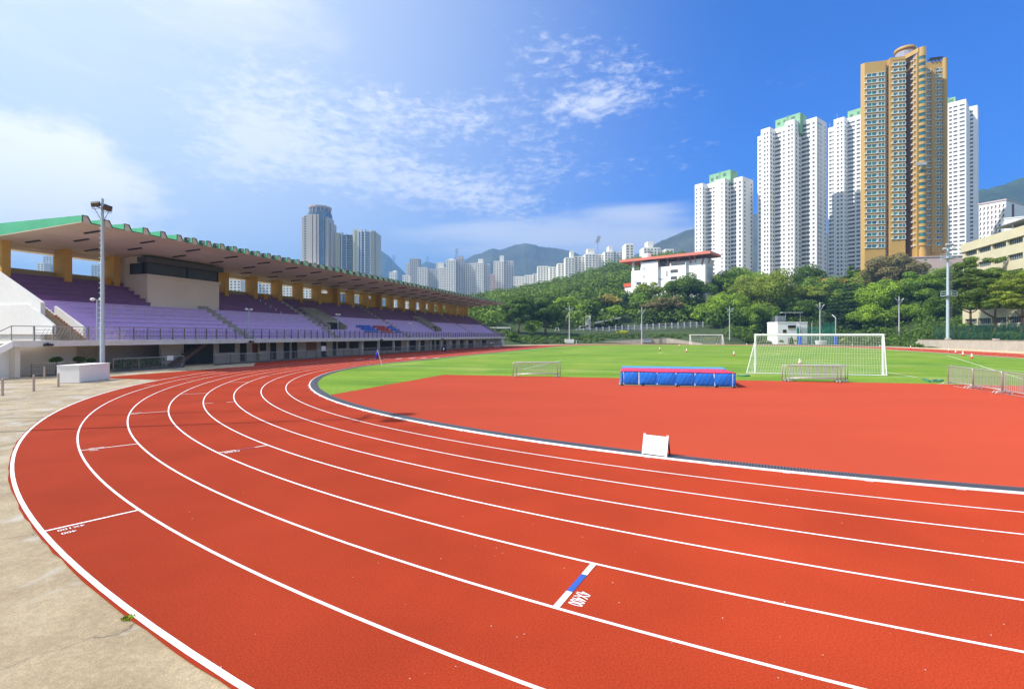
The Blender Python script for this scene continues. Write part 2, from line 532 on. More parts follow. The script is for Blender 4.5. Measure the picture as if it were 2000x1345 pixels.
def _m(f, a_, b_, mode='MULTIPLY'):
    x = nt.nodes.new('ShaderNodeMix'); x.data_type = 'RGBA'; x.blend_type = mode
    if isinstance(f, (float, int)): x.inputs[0].default_value = f
    else: nt.links.new(f, x.inputs[0])
    nt.links.new(a_, x.inputs[6])
    if isinstance(b_, tuple): x.inputs[7].default_value = (*b_, 1)
    else: nt.links.new(b_, x.inputs[7])
    return x.outputs[2]


c = _r(_n(.10, 7, None, .6), [(.32, (.105, .215, .022)), (.5, (.150, .265, .026)), (.68, (.215, .305, .042))])
c = _m(1.0, c, _r(_n(5, 5, (1, 1, 1)), [(.3, (.80, .82, .80)), (.7, (1.18, 1.16, 1.1))]))
c = _m(1.0, c, _r(_n(.3, 3, (.12, 3, 1)), [(.35, (.90, .93, .9)), (.65, (1.1, 1.07, 1.05))]))
c = _m(1.0, c, _r(_n(45, 2), [(.3, (.72, .74, .7)), (.7, (1.25, 1.22, 1.2))]))
dry = _r(_n(.21, 8, None, .68), [(.545, (0, 0, 0)), (.72, (.55, .55, .55))])
c = _m(dry, c, (.30, .285, .085), 'MIX')
wv = nt.nodes.new('ShaderNodeTexWave'); wv.inputs['Scale'].default_value = .057; wv.inputs['Distortion'].default_value = 1.2; wv.inputs['Detail'].default_value = 2
mpw = nt.nodes.new('ShaderNodeMapping'); mpw.inputs['Rotation'].default_value = (0, 0, -RAD(73)); nt.links.new(tc.outputs['Object'], mpw.inputs[0]); nt.links.new(mpw.outputs[0], wv.inputs['Vector'])
c = _m(1.0, c, _r(wv.outputs['Fac'], [(.35, (.93, .945, .93)), (.65, (1.06, 1.05, 1.05))]))
# worn goal mouth, fixed to the ground in front of the near goal
def _v(op, a_, b_=None):
    n_ = nt.nodes.new('ShaderNodeVectorMath'); n_.operation = op; nt.links.new(a_, n_.inputs[0])
    if b_ is not None: n_.inputs[1].default_value = b_
    return n_
dd = _v('DISTANCE', tc.outputs['Object'], (24.8, 41.0, 0)).outputs['Value']
gm = nt.nodes.new('ShaderNodeMath'); gm.operation = 'MULTIPLY_ADD'; nt.links.new(_n(.5, 6), gm.inputs[0]); gm.inputs[1].default_value = -14; nt.links.new(dd, gm.inputs[2])
c = _m(_r(gm.outputs[0], [(.0, (.55, .55, .55)), (.5, (0, 0, 0))]), c, (.30, .27, .10), 'MIX') if False else c
nt.links.new(c, b.inputs['Base Color'])
bp = nt.nodes.new('ShaderNodeBump'); bp.inputs['Strength'].default_value = .6; bp.inputs['Distance'].default_value = .03
nt.links.new(_n(38, 4), bp.inputs['Height']); nt.links.new(bp.outputs[0], b.inputs['Normal'])

# grass everything inside the kerb beyond the jumps fan, with a ragged mown edge
DU, DV = -13.4, 24.0
rin = R0 - .50
poly = [(u, v) for u, v in stadium(rin, 150)]
aD = math.acos(DV / rin)                     # where v = DV meets the bend
gpoly = []
for u, v in poly:
    if u > DU and v < 0 and u < 0: gpoly.append((u, v))
    elif u >= 0: gpoly.append((u, v))
    elif v >= DV: gpoly.append((u, v))


def ragged(a_, b_, n_, amp):
    out = []
    for i in range(n_ + 1):
        t = i / n_; j = (RND.uniform(-amp, amp) if 0 < i < n_ else 0)
        dx, dy = b_[0] - a_[0], b_[1] - a_[1]; l = hypot(dx, dy)
        out.append((a_[0] + dx * t - dy / l * j, a_[1] + dy * t + dx / l * j))
    return out


# order: stadium() starts at +v end of near bend going round; rebuild explicitly
bend_hi = [(rin * cos(t), rin * sin(t)) for t in np.linspace(pi / 2, pi - math.asin(DV / rin), 60)]
p1 = bend_hi[-1]
pend = -math.sqrt(rin * rin - 11.0 ** 2)
edge1 = ragged(p1, (DU, DV), 70, .05)
edge2 = ragged((DU, DV), (-11.2, -8.3), 150, .06) + ragged((-11.2, -8.3), (-10.4, -math.sqrt(rin ** 2 - 10.4 ** 2)), 90, .06)
t1 = atan2(edge2[-1][1], edge2[-1][0]) % (2 * pi)
bend_lo = [(rin * cos(t), rin * sin(t)) for t in np.linspace(t1, 1.5 * pi, 40)]
far = [(STR + rin * cos(t), rin * sin(t)) for t in np.linspace(-pi / 2, pi / 2, 120)]
gpoly = bend_hi + edge1[1:] + edge2[1:] + bend_lo[1:] + far
sheet('grass_pitch', [W(*p)[:2] for p in gpoly], .004, grassm)
t0 = pi - math.asin(DV / rin)
fan = [(rin * cos(t), rin * sin(t)) for t in np.linspace(t0 - .02, t1 + .02, 140)] + [(-9.8, -34), (-10.2, -8), (-12.5, DV + .5), (-13.4, DV + .6)]
sheet('jumps_fan', [W(*p)[:2] for p in fan], 0.0, dm)

# pitch lines on the grass
fl = M('worn_white_grass_line', (.50, .58, .38), .8, noise=(.8, .12, 6))
mb = MB()
GU = -6.0


def pl(a_, b_, w=.13): strip(mb, W(*a_)[:2], W(*b_)[:2], w, .0085)


pl((GU, 33.7), (GU, -33.5)); pl((GU, 33.7), (STR + 6, 33.7), .1); pl((GU, -33.5), (STR + 6, -33.5), .1)
pl((11, 20), (11, -20)); pl((GU, 20), (11, 20)); pl((GU, -20), (11, -20)); pl((-.5, 9), (-.5, -9)); pl((GU, 9), (-.5, 9)); pl((GU, -9), (-.5, -9))
pl((42, 33.7), (42, -33.5))
for i in range(48):
    t, t2 = 2 * pi * i / 48, 2 * pi * (i + 1) / 48
    pl((42 + 9.2 * cos(t), 9.2 * sin(t)), (42 + 9.2 * cos(t2), 9.2 * sin(t2)))
a1, a2 = gp(1475, 697), gp(1690, 716); strip(mb, a1, a2, .14, .009)
a1, a2 = gp(1850, 694), gp(1997, 740); strip(mb, a1, a2, .12, .009)
structure(mb.build('pitch_markings', fl))
mb = MB()                                     # lines on the fan beside the barriers
strip(mb, gp(1815, 749), gp(1845, 750), .06, .004); strip(mb, gp(1862, 753.5), gp(2040, 781), .06, .004); strip(mb, gp(1845, 750), gp(2040, 754), .05, .004)
structure(mb.build('fan_markings', linem))
# pale grit fallen on the red surface
mb = MB()
for _ in range(70):
    x, y = RND.uniform(350, 1990), RND.uniform(800, 1330); X, Y = gp(x, y); r = RND.uniform(.003, .008)
    if hypot(*UV(X, Y)) < R0 + .1: continue
    mb.lathe([(r * .3, .001), (r, r * .5), (r * .3, r)], (X, Y), 5)
tag(mb.build('grit', offw), kind='stuff')

# ------------------------------------------------------------------ grandstand
U0, V0 = 32.0, 57.0
OFF = (U0, V0, 0)
RZ = RAD(73)
stand = thing('grandstand', 'long covered grandstand with purple benches, mustard fin walls and a folded green roof', 'grandstand', W(U0, V0, 0), RZ)


def S(mb, name, mat, parent=None, **k): return mb.build(name, mat, stand if parent is None else parent, **k)


def SMB(): return MB(OFF)


UA, UB = -20.9, 86.0
VS0, ROWS, TR, RS = 52.4, 14, .757, .414
ZD = 2.59


def seat_z(v): return 2.6 + .542 * (v - 52.3)


# deck
mb = SMB(); mb.box(-25.2, UB, 51.0, 53.0, 2.16, ZD); S(mb, 'deck', offw)
mb = SMB(); mb.box(UA, UB, 53.0, 66, 2.30, ZD - .01); S(mb, 'floor_slab', beige)
# aisles and vomitories (u ranges without benches)
AIS = [(-3.9, -2.6), (12.0, 13.2), (32.9, 34.1), (66.9, 68.1)]
VOM = [(13.4, 17.6), (47.6, 51.4)]


def row_spans(k):
    cut = [(a_, b_) for a_, b_ in AIS]
    v = VS0 + TR * k
    for a_, b_ in VOM:
        if 3 <= k <= 9: cut.append((a_, b_))
    if k >= 8: cut.append((-9.8, -1.0))
    cut.sort(); out = []; u = -19.9
    for a_, b_ in cut:
        if a_ > u: out.append((u, a_))
        u = max(u, b_)
    out.append((u, UB - .4)); return out


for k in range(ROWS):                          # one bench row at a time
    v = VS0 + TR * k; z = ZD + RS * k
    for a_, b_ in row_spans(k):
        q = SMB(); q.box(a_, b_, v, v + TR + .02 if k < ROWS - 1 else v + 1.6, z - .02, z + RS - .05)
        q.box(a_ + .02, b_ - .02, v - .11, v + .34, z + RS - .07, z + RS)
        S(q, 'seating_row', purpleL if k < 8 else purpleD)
for a_, b_ in AIS:                             # concrete aisle steps
    q = SMB()
    for k in range(ROWS * 2):
        v = VS0 + TR * k / 2; z = ZD + RS * k / 2
        q.box(a_ + .01, b_ - .01, v, 63.2, z - .02, z + RS / 2)
    S(q, 'aisle_steps', concm)
for a_, b_ in VOM:                             # exit ramps let into the benches
    q = SMB()
    for u in (a_, b_ - .22):
        q.xprism([(54.3, 2.6), (60.0, 2.6), (60.0, 7.15), (59.3, 7.05), (54.3, 4.45)], u, u + .22)
    q.box(a_ + .22, b_ - .22, 59.6, 60.0, 2.6, 7.1)
    q.xprism([(55.6, 4.9), (59.6, 6.75), (59.6, 6.95), (55.6, 5.1)], a_ + .22, b_ - .22)
    S(q, 'exit_ramp', concm)
    q = SMB(); q.box(a_ + .24, b_ - .24, 55.65, 55.7, 2.6, 4.88); S(q, 'exit_opening', darkm)
    q = SMB()
    for i in range(5):
        u = a_ + .1 + (b_ - a_ - .2) * i / 4; q.tube([(u, 59.8, 7.0), (u, 59.8, 8.15)], .035, 5)
    for zz in (7.5, 8.15): q.tube([(a_ + .1, 59.8, zz), (b_ - .1, 59.8, zz)], .035, 5)
    S(q, 'guard_rail', brownm)
# white marker plates on one stair line
for i in range(7):
    k = 12 - i; q = SMB(); u = 7.9 + i * .12
    q.box(u, u + .1, VS0 + TR * k - .09, VS0 + TR * k - .07, ZD + RS * k + .05, ZD + RS * k + .40); S(q, 'row_marker', white)
# bucket seats on the lower rows
proto = None
for k in (3, 2, 1):
    for blk, (ub, mt) in enumerate(((21.6, bluem), (26.2, redm), (30.8 - .0, bluem))):
        for i in range(6):
            u = ub + i * .64 - (3 - k) * .0
            if any(a_ - .2 < u < b_ + .2 for a_, b_ in AIS): continue
            q = SMB(); v = VS0 + TR * k + .08; z = ZD + RS * (k + 1)
            q.box(u, u + .54, v, v + .42, z + .02, z + .1)
            q.xprism([(v + .38, z + .04), (v + .48, z + .04), (v + .56, z + .42), (v + .48, z + .42)], u, u + .54)
            S(q, 'bucket_seat', mt)
# railings on the deck edge and half way up
mb = SMB()
for zz in (2.75, 2.95, 3.15, 3.35): mb.tube([(-23.9, 51.12, zz), (UB - .1, 51.12, zz)], .012, 4)
for j in range(340):
    u = -17.5 + j * .30
    if u > UB - .2: break
    mb.box(u, u + .012, 51.11, 51.13, 2.7, 3.55)
for j in range(24):
    u = -23.6 + j * .25; mb.bar((u, 51.12, 2.72), (u + .42, 51.12, 3.5), .02, .02)
S(mb, 'railing_infill', steeld)
mb = SMB(); mb.tube([(-23.9, 51.12, 3.62), (UB - .1, 51.12, 3.62)], .03, 6); S(mb, 'top_rail', steel)
for j in range(95):
    u = -23.9 + j * 1.175
    if u > UB: break
    q = SMB(); q.box(u - .03, u + .03, 51.05, 51.17, 2.4, 3.62); S(q, 'rail_post', steeld)
mb = SMB(); vv, zz = VS0 + TR * 4 + .1, ZD + RS * 5
mb.tube([(-16.5, vv, zz + .95), (-4.2, vv, zz + .95)], .02, 5); mb.tube([(-2.3, vv, zz + .95), (12.0, vv, zz + .95)], .02, 5)
for j in range(30):
    u = -16.5 + j * .98
    if -4.1 < u < -2.4: continue
    if u > 12.1: break
    mb.tube([(u, vv, zz), (u, vv, zz + .95)], .02, 5)
S(mb, 'seat_guard_rail', steel)

# fin walls, back wall
FIN = [-19.4, -14.7, -10.3, 3.3, 8.1, 12.8, 17.2, 21.6, 26.5, 30.7, 35.2, 40.1, 44.5, 49.3, 54.2, 59.2, 63.7, 68.6, 73.8, 77.4, 82.2, 85.6]
ZT = 11.1
for u in FIN:
    q = SMB(); q.box(u - .62, u, 62.0, 63.55, 6.6, ZT + .1); S(q, 'fin_wall', yellowm)
mb = SMB()
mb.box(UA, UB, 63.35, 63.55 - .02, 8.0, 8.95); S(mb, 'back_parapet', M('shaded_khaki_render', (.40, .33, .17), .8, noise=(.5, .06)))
mb = SMB(); mb.box(UA, UB, 63.32, 63.53, 10.62, 11.05); S(mb, 'back_beam', beige)
for ua, ub in ((22.2, 25.9), (35.4, 39.5)):   # two bays closed by mustard panels with small openings
    q = SMB(); q.box(ua - .6, ub, 63.0, 63.2, 8.2, 10.05); q.box(ua + 2.4, ub, 63.0, 63.2, 10.051, 11.0); S(q, 'infill_panel', yellowm)
for u in (-11.2, 9.9, 48.6):
    q = SMB(); q.box(u - .5, u + .1, 62.1, 62.5, 8.05, 8.75); S(q, 'equipment_box', M('amber_paint_%d' % int(u + 20), (.62, .27, .02), .5))

# press box
UPA, UPB, VP = -9.75, -1.05, 58.95
z0p = 5.85
mb = SMB(); mb.box(UPA, UPB, VP, 63.3, z0p, 9.08); mb.box(UPA, UPB, VP + .9, 63.3, 9.06, ZT + .3)
mb.box(UPA + 3.2, UPA + 5.2, VP - .0, VP + .9, 5.3, z0p)
pb = S(mb, 'press_box', M('press_box_render', (.72, .65, .53), .8, noise=(.4, .05)))
mb = SMB(); mb.box(UPA - .12, UPB + .12, VP - .16, VP + .9, 9.06, 9.27); mb.build('sill', beige, pb)
mb = SMB(); mb.box(UPA + .05, UPB - .05, VP + .2, VP + .85, 9.27, 10.5); mb.build('window', M('smoked_glass', (.05, .05, .055), .3, noise=(.5, .2)), pb)
for u in (UPA - .05, UPA + 4.6, UPB - .1):
    mb = SMB(); mb.box(u, u + .12, VP + .12, VP + .2, 9.27, 10.48); mb.build('mullion', darkm, pb)
mb = SMB(); mb.box(UPA - .35, UPB + .3, VP - .35, VP + .95, 10.48, 11.02); mb.build('window_hood', M('charcoal_hood', (.09, .088, .085), .7), pb)
mb = SMB(); mb.box(UPA - .16, UPA - .01, VP + .55, 61.2, 9.3, 10.4); mb.build('side_window', darkm, pb)

# roof: folded plates over a flat soffit
def zs(v): return 11.67 - (v - 51.0) * .0525


VR0, VR1 = 51.0, 66.4
mb = SMB()
mb.add([(UA, VR0, zs(VR0)), (UB, VR0, zs(VR0)), (UB, VR1, zs(VR1)), (UA, VR1, zs(VR1)),
        (UA, VR0, zs(VR0) + .05), (UB, VR0, zs(VR0) + .05), (UB, VR1, zs(VR1) + .05), (UA, VR1, zs(VR1) + .05)],
       [(3, 2, 1, 0), (4, 5, 6, 7), (0, 1, 5, 4), (1, 2, 6, 5), (2, 3, 7, 6), (3, 0, 4, 7)])
S(mb, 'soffit', soffitm)
PER = 1.572
NRIB = int((UB - UA) / PER)
ZTOP = 12.22
mb = SMB()
mb.add([(UA, VR0, zs(VR0) + .056), (UB, VR0, zs(VR0) + .056), (UB, VR1, zs(VR1) + .056), (UA, VR1, zs(VR1) + .056)], [(0, 1, 2, 3)])
roof = S(mb, 'roof', greenroof)
tp = []
for i in range(NRIB):
    u = UA + i * PER
    pr = lambda v, o: [(u, v, zs(v) + o), (u + .02, v, ZTOP), (u + .40, v, ZTOP), (u + .66, v, zs(v) + o)]
    A, B = pr(VR0, .058), pr(VR1, .058)
    mb = SMB(); mb.add(A + B, [(0, 4, 5, 1), (1, 5, 6, 2), (2, 6, 7, 3), (7, 4, 0, 3), (4, 7, 6, 5)])
    mb.add(A, [(0, 1, 2, 3)], 1)
    mb.build('rib', [greenroof, soffitm], roof)
    tp += [(u, zs(VR0) + .03), (u + .02, ZTOP), (u + .40, ZTOP), (u + .66, zs(VR0) + .04)]
tp.append((UB, zs(VR0) + .03))
tr = SMB(); n = len(tp); vs = []
for i, (x, z) in enumerate(tp):
    p, q_ = Vector(tp[max(i - 1, 0)]), Vector(tp[min(i + 1, n - 1)]); d = (q_ - p).normalized(); nn = Vector((-d.y, d.x)) * .032
    for yy in (VR0 - .06, VR0 - .012):
        vs += [(x - nn.x, yy, z - nn.y), (x + nn.x, yy, z + nn.y)]
fs = []
for i in range(n - 1):
    a_ = 4 * i; b_ = a_ + 4
    for k0, k1 in ((0, 1), (1, 3), (3, 2), (2, 0)): fs.append((a_ + k0, a_ + k1, b_ + k1, b_ + k0))
tr.add(vs, fs); tr.build('edge_trim', dkgreen, roof)
for i in range(5, NRIB):                        # floodlights between the ribs
    u = UA + i * PER + 1.1; z = zs(VR0) + .24
    q = SMB()
    q.box(u - .20, u + .20, VR0 - .12, VR0 + .18, z - .12, z + .22); q.box(u - .03, u + .03, VR0, VR0 + .05, z - .2, z)
    fl_ = q.build('floodlight', darkm, roof)
    q = SMB(); q.box(u - .15, u + .15, VR0 - .135, VR0 - .118, z - .07, z + .17); q.build('lens', chipm, fl_)
proto = None
for r, v in enumerate((53.4, 57.0, 60.6)):
    for j in range(23):
        u = UA + 2.3 + j * 4.65 + (1.5 if r % 2 else 0)
        if u > UB - 1: break
        if proto is None:
            q = MB(); q.box(-.09, .09, -.85, .85, -.10, 0); proto = q.build('ceiling_light', darkm, stand); o = proto
        else:
            o = proto.copy(); COL.objects.link(o)
        o.location = (u - U0, v - V0, zs(v) - .004 - .0); o.rotation_euler = (-.0525, 0, 0)

# near end: parapets, stair, landing
endm = M('end_wall_white', (.66, .66, .65), .75, noise=(.25, .05, 6), noise2=(3, .04))


def par(u0, u1, poly, name='end_wall', mat=endm):
    q = SMB(); q.xprism(poly, u0, u1); return S(q, name, mat)


par(-22.25, -21.95, [(53.3, 2.6), (64.5, 2.6), (64.5, 11.0), (53.3, 5.46)][:1] + [(66.0, 2.6), (66.0, 11.8), (53.3, 5.46)])
par(-22.42, -22.26, [(51.6, 3.05), (66.0, 3.05), (66.0, 5.32), (54.4, 5.32), (51.6, 3.75)])
par(-20.1, -19.92, [(52.1, 2.6), (55.4, 2.6), (55.4, 5.35), (52.3, 3.72), (52.1, 3.6)], 'stair_wall')
par(-20.1, -19.93, [(55.41, 2.6), (64.0, 2.6), (64.0, 9.4), (55.41, 4.6)], 'stair_wall')
mb = SMB()
for k in range(26):
    v = 51.9 + .3 * k; mb.box(-21.94, -20.11, v, 60, ZD + .168 * k, ZD + .168 * (k + 1) - .004)
S(mb, 'end_stair', M('tan_concrete_steps', (.40, .31, .20), .85, noise=(1, .1)))
mb = SMB()
for k in range(12):
    v = 51.9 + .3 * k; mb.box(-20.16, -20.11, v - .14, v + .04, ZD + .168 * k + .0, ZD + .168 * (k + 1) + .02)
S(mb, 'stair_nosing', M('terracotta_nosing', (.36, .12, .06), .7))
par(UB - .28, UB - .02, [(51.2, 2.6), (64.5, 2.6), (64.5, 9.9), (62.5, 8.9), (53.0, 3.75), (51.2, 3.6)], 'far_end_wall', concm)
mb = SMB(); mb.box(83.6, UB, 51.35, 54.2, 0, 2.15); S(mb, 'far_end_block', offw)
# stair from the ground to the deck
mb = SMB()
mb.xprism([(0, 0), (0, 0)], 0, 0) if False else None
mb.yprism([(-25.2, 2.59), (-29.0, .35), (-29.0, -.02), (-28.7, -.02), (-25.2, 2.12)], 51.0, 51.16)
mb.yprism([(-25.2, 2.59), (-29.0, .35), (-29.0, -.02), (-28.7, -.02), (-25.2, 2.12)], 52.7, 52.86)
S(mb, 'stair_stringer', whiteb)
mb = SMB()
for k in range(13):
    u = -25.2 - .29 * k; mb.box(u - .29, u, 51.16, 52.7, 2.4 - .18 * k, 2.42 - .18 * k + .02)
S(mb, 'stair_tread', offw)
mb = SMB(); mb.yprism([(-24.9, 2.14), (-28.6, .0), (-24.9, .0)], 51.9, 52.0); S(mb, 'stair_panel', white)
mb = SMB(); mb.tube([(-23.9, 51.1, 3.62), (-25.2, 51.1, 3.62), (-29.0, 51.1, 1.35)], .03, 6)
for k in range(5):
    u = -25.2 - k * .95; zz = 2.59 - (k * .95) * .59; mb.tube([(u, 51.1, zz), (u, 51.1, zz + 1.03)], .025, 6)
mb.tube([(-25.2, 51.1, 3.1), (-29.0, 51.1, .85)], .018, 5)
S(mb, 'stair_handrail', steeld)

# lower storey
mb = SMB(); mb.box(-12, UB - 2.5, 54.2, 54.5, 0, 2.31); S(mb, 'lower_wall', beige)
mb = SMB(); mb.box(-23.3, -19.7, 53.5, 53.8, 0, 2.15); mb.box(-24.9, -24.6, 51.3, 53.8, 0, 2.15); mb.box(-24.6, -23.3, 53.5, 53.8, 0, 2.15); S(mb, 'lower_end_wall', beige)
mb = SMB(); mb.box(-23.0, 0, 57.0, 57.2, 0, 2.3); S(mb, 'lower_back_wall', beige)
mb = SMB()
for j in range(9): mb.bar((-19.7 + j * .19, 53.6, .3), (-18.0, 53.6, 2.1 - j * .2), .02, .02); mb.bar((-18.0 - j * .19, 53.58, .3), (-19.7, 53.58, 2.1 - j * .2), .02, .02)
S(mb, 'lattice_screen', timber)


def opening(x0, x1, y0, y1, name, mat, v=54.19, d=.05, full=False):
    u0, u1 = u_at(x0, v), u_at(x1, v)
    z1 = min(z_at((x0 + x1) / 2, y0, v), 2.12); z0_ = 0.02 if full else max(z_at((x0 + x1) / 2, y1, v), .02)
    q = SMB(); q.box(u0, u1, v - d, v, z0_, z1); return S(q, name, mat)


slate = M('dark_slate_door', (.035, .038, .04), .5, noise=(2, .15))
for x0, x1 in ((359, 387), (388, 416)): opening(x0, x1, 668, 712, 'door', slate, full=True)
for x0, x1, y0, y1 in ((428, 458, 670, 688), (506, 519, 668, 685), (660, 676, 667, 680), (682, 700, 667, 680)):
    f_ = opening(x0, x1, y0, y1, 'window', blackglass, d=.04)
for x0, x1 in ((469, 481), (528, 539), (554, 565), (570, 580), (627, 637), (650, 656)): opening(x0, x1, 667, 706, 'door', darkm, full=True)
opening(493, 503, 667, 690, 'noticeboard', M('rust_red_panel', (.24, .06, .035), .6))
opening(598, 618, 667, 686, 'grille', M('orange_mesh_grille', (.34, .16, .08), .6))
for x0, x1 in ((711, 738), (742, 766), (770, 783), (800, 812), (819, 829), (852, 858), (866, 871), (884, 890), (897, 905), (915, 925), (940, 950)):
    opening(x0, x1, 664, 684, 'shopfront_opening', darkm, full=False)
opening(838, 848, 664, 684, 'door', M('dark_green_door', (.03, .12, .08), .5), full=True)
q = SMB(); u = u_at(504.6, 53.9); q.box(u, u + .2, 53.9, 54.1, .0, 2.1); S(q, 'pipe', M('pale_yellow_pipe', (.55, .5, .2), .5))
for j in range(15):
    u = 17.5 + j * 4.65
    if u > 82: break
    q = SMB(); q.box(u, u + .28, 51.7, 52.0, 0, 2.16); S(q, 'pillar', offw)
# exposed concrete stair below the deck
q = SMB(); q.yprism([(-11.6, 0), (-8.2, 2.15), (-7.6, 2.15), (-11.0, 0)], 53.2, 54.1)
for j in range(7): q.tube([(-11.2 + j * .5, 53.15, .35 + j * .32), (-11.2 + j * .5, 53.15, 1.2 + j * .32)], .02, 5)
S(q, 'lower_stair', M('rusty_stair', (.20, .12, .09), .7))
for x in (92, 489, 744, 863):
    u = u_at(x, 51.0); q = SMB(); q.box(u - .25, u + .25, 50.72, 50.98, 2.2, 2.36); q.box(u - .06, u + .06, 50.9, 51.0, 2.3, 2.42); S(q, 'wall_lamp', darkm)


# lamp posts standing on the deck
def deck_lamp(u, v, zb, h, label):
    t = thing('deck_lamp_post', label, 'lamp post', W(u, v, zb), RZ, 'small lamp posts on the grandstand')
    q = MB(); q.tube([(0, 0, 0), (0, 0, h)], [.06, .045], 8); q.build('pole', polem, t)
    q = MB(); q.tube([(-.35, 0, h), (.35, 0, h)], .03, 6); q.build('crossarm', polem, t)
    for sx in (-.32, .32):
        q = MB(); q.lathe([(.05, h - .12), (.17, h - .06), (.17, h + .07), (.06, h + .12)], (sx, 0), 10); q.build('lamp_head', white, t)


for x, yb, yt, lab in ((189.5, 660, 585, 'pale blue lamp post on the stand deck close beside the big floodlight pole'),
                       (486, 642, 604, 'thin double-headed lamp post in front of the lavender benches at the first aisle'),
                       (660, 637, 614, 'thin double-headed lamp post right beside the first concrete exit ramp'),
                       (801, 650, 632, 'short lamp post on the deck between the blue seats and the second exit ramp')):
    v = 52.0; u = u_at(x, v); zt = z_at(x, yt, v)
    deck_lamp(u, v, ZD, zt - ZD, lab)

# ------------------------------------------------------------------ fences along the foot of the stand
def railing(name, a_, b_, h, label, mesh=True, step=1.9):
    ax, ay = W(*a_)[:2]; bx, by = W(*b_)[:2]; L = hypot(bx - ax, by - ay)
    t = thing(name, label, 'fence', (ax, ay, 0), atan2(by - ay, bx - ax))
    q = MB(); q.tube([(0, 0, h), (L, 0, h)], .03, 6); q.build('top_rail', steel, t)
    q = MB(); q.tube([(0, 0, .12), (L, 0, .12)], .02, 5)
    n_ = int(L / .11)
    for i in range(n_): q.box(i * .11, i * .11 + .012, -.006, .006, .12, h)
    for zz in (.4, .68): q.tube([(0, 0, zz), (L, 0, zz)], .012, 4)
    q.build('mesh_panel', steeld, t)
    k = max(1, round(L / step))
    for i in range(k + 1):
        q = MB(); q.box(L * i / k - .035, L * i / k + .035, -.035, .035, 0, h); q.build('post', steeld, t)
    q = MB(); q.box(0, L, -.09, .09, 0, .09); q.build('kerb', M('dark_fence_kerb_' + str(len(MATS)), (.10, .10, .10), .8), t)
    return t


railing('mesh_fence', UV(*gp(61, 735)), UV(*gp(128, 733)), .95, 'low grey mesh fence around the round clipped shrubs at the end of the stand')
railing('mesh_fence', (-18.6, 51.0), (-12.4, 50.9), 1.05, 'grey mesh railing behind the white concrete block, left of the dark gates')
railing('mesh_fence', (-9.1, 50.85), (82.5, 50.85), 1.05, 'long grey mesh railing between the red straight and the grandstand')
q = MB(); q.box(-.3, .3, -.02, .02, 0, .42)
o = q.build('notice_sign', white, None, loc=(*W(-13.8, 50.84)[:2], .72), rz=RZ); tag(o, 'blank white notice hung on the railing behind the white block', 'sign')
q = MB(); q.box(-.42, .42, -.02, .02, 0, .62)
o = q.build('notice_sign', white, None, loc=(*W(u_at(632, 50.75), 50.75)[:2], .95), rz=RZ); tag(o, 'blank white notice on the long railing above the dark sports bag', 'sign')

# ------------------------------------------------------------------ things on and round the track
bx, by = gp(155, 747.5)
t = thing('concrete_block', 'big white painted concrete block at the foot of the blue-grey floodlight pole', 'block', (bx, by, 0), RAD(97))
q = MB(); q.box(0, 2.85, 0, 1.28, 0, 1.06); o = q.build('block_body', white, t); bevel(o, .02)
q = MB(); q.box(-.03, 2.88, -.03, 1.31, 1.062, 1.10); o = q.build('cap', white, t); bevel(o, .015)


def floodpole(name, label, x, yb, yt, Y, r, parts=True, group=None):
    X = (x - 1000) / F * Y; zb = 0.0
    zt = CAM + (H0 - yt) / F * Y
    t = thing(name, label, 'floodlight pole', (X, Y, zb), 0, group)
    q = MB(); q.tube([(0, 0, 0), (0, 0, zt * .3), (0, 0, zt * .301), (0, 0, zt * .66), (0, 0, zt * .661), (0, 0, zt)], [r, r, r * .86, r * .8, r * .68, r * .55], 12)
    q.build('pole', polem, t, smooth=False)
    q = MB()
    k = int(zt / .35)
    for i in range(10, k): q.tube([(-r * .8 - .14, 0, i * .35), (r * .8 + .14, 0, i * .35)], .009, 4)
    q.build('climbing_rungs', steel, t)
    return t, zt


t, zt = floodpole('floodlight_pole', 'tall pale blue-grey floodlight pole with two lamps beside the stand roof', 200, 724, 388, 35.4, .145)
za = zt - .62
q = MB(); q.tube([(-.72, 0, za + .18), (.60, -.1, za - .32)], .04, 6); q.tube([(-.66, 0, za + .12), (-.02, 0, za - 1.0)], .022, 6); q.tube([(.52, -.1, za - .34), (.02, 0, za - 1.0)], .022, 6); q.build('crossarm', steeld, t)
for dx, dz, tilt in ((-.34, .10, .18), (.40, -.14, -.25)):
    q = MB(); q.xprism([(-.16, 0), (.13, -.05), (.16, .21), (-.05, .29), (-.16, .22)], -.24, .24)
    l = q.build('floodlight', darkm, t, loc=(dx, -.1, za + dz)); l.rotation_euler = (RAD(-25), tilt, RAD(200 + 30 * (dx > 0)))
    q = MB(); q.box(-.21, .21, .165, .18, -.02, .19); q.build('lens', M('brown_lens_%d' % int(dx * 100), (.10, .07, .05), .3), l)
    q = MB(); q.bar((-.28, .02, .1), (-.28, .02, -.2), .03, .03); q.bar((.28, .02, .1), (.28, .02, -.2), .03, .03); q.bar((-.28, .02, -.2), (.28, .02, -.2), .03, .03); q.build('bracket', steeld, l)

# masts whose shadows fall across the bend; they stand just left of the frame
def shadow_mast(X, Y, h, r, label, heads):
    t = thing('floodlight_mast', label, 'floodlight mast', (X, Y, 0))
    q = MB(); q.tube([(0, 0, 0), (0, 0, h)], [r, r * .6], 10); q.build('pole', polem, t)
    if heads:
        for zz in (h - .15, h - 1.3):
            q = MB(); q.tube([(0, -.9, zz), (0, .9, zz)], .06, 6); q.build('crossarm', steeld, t)
        for dy in (-.7, .7):
            q = MB(); q.box(-.2, .25, dy - .3, dy + .3, h - .2, h + .3); q.build('floodlight', darkm, t)


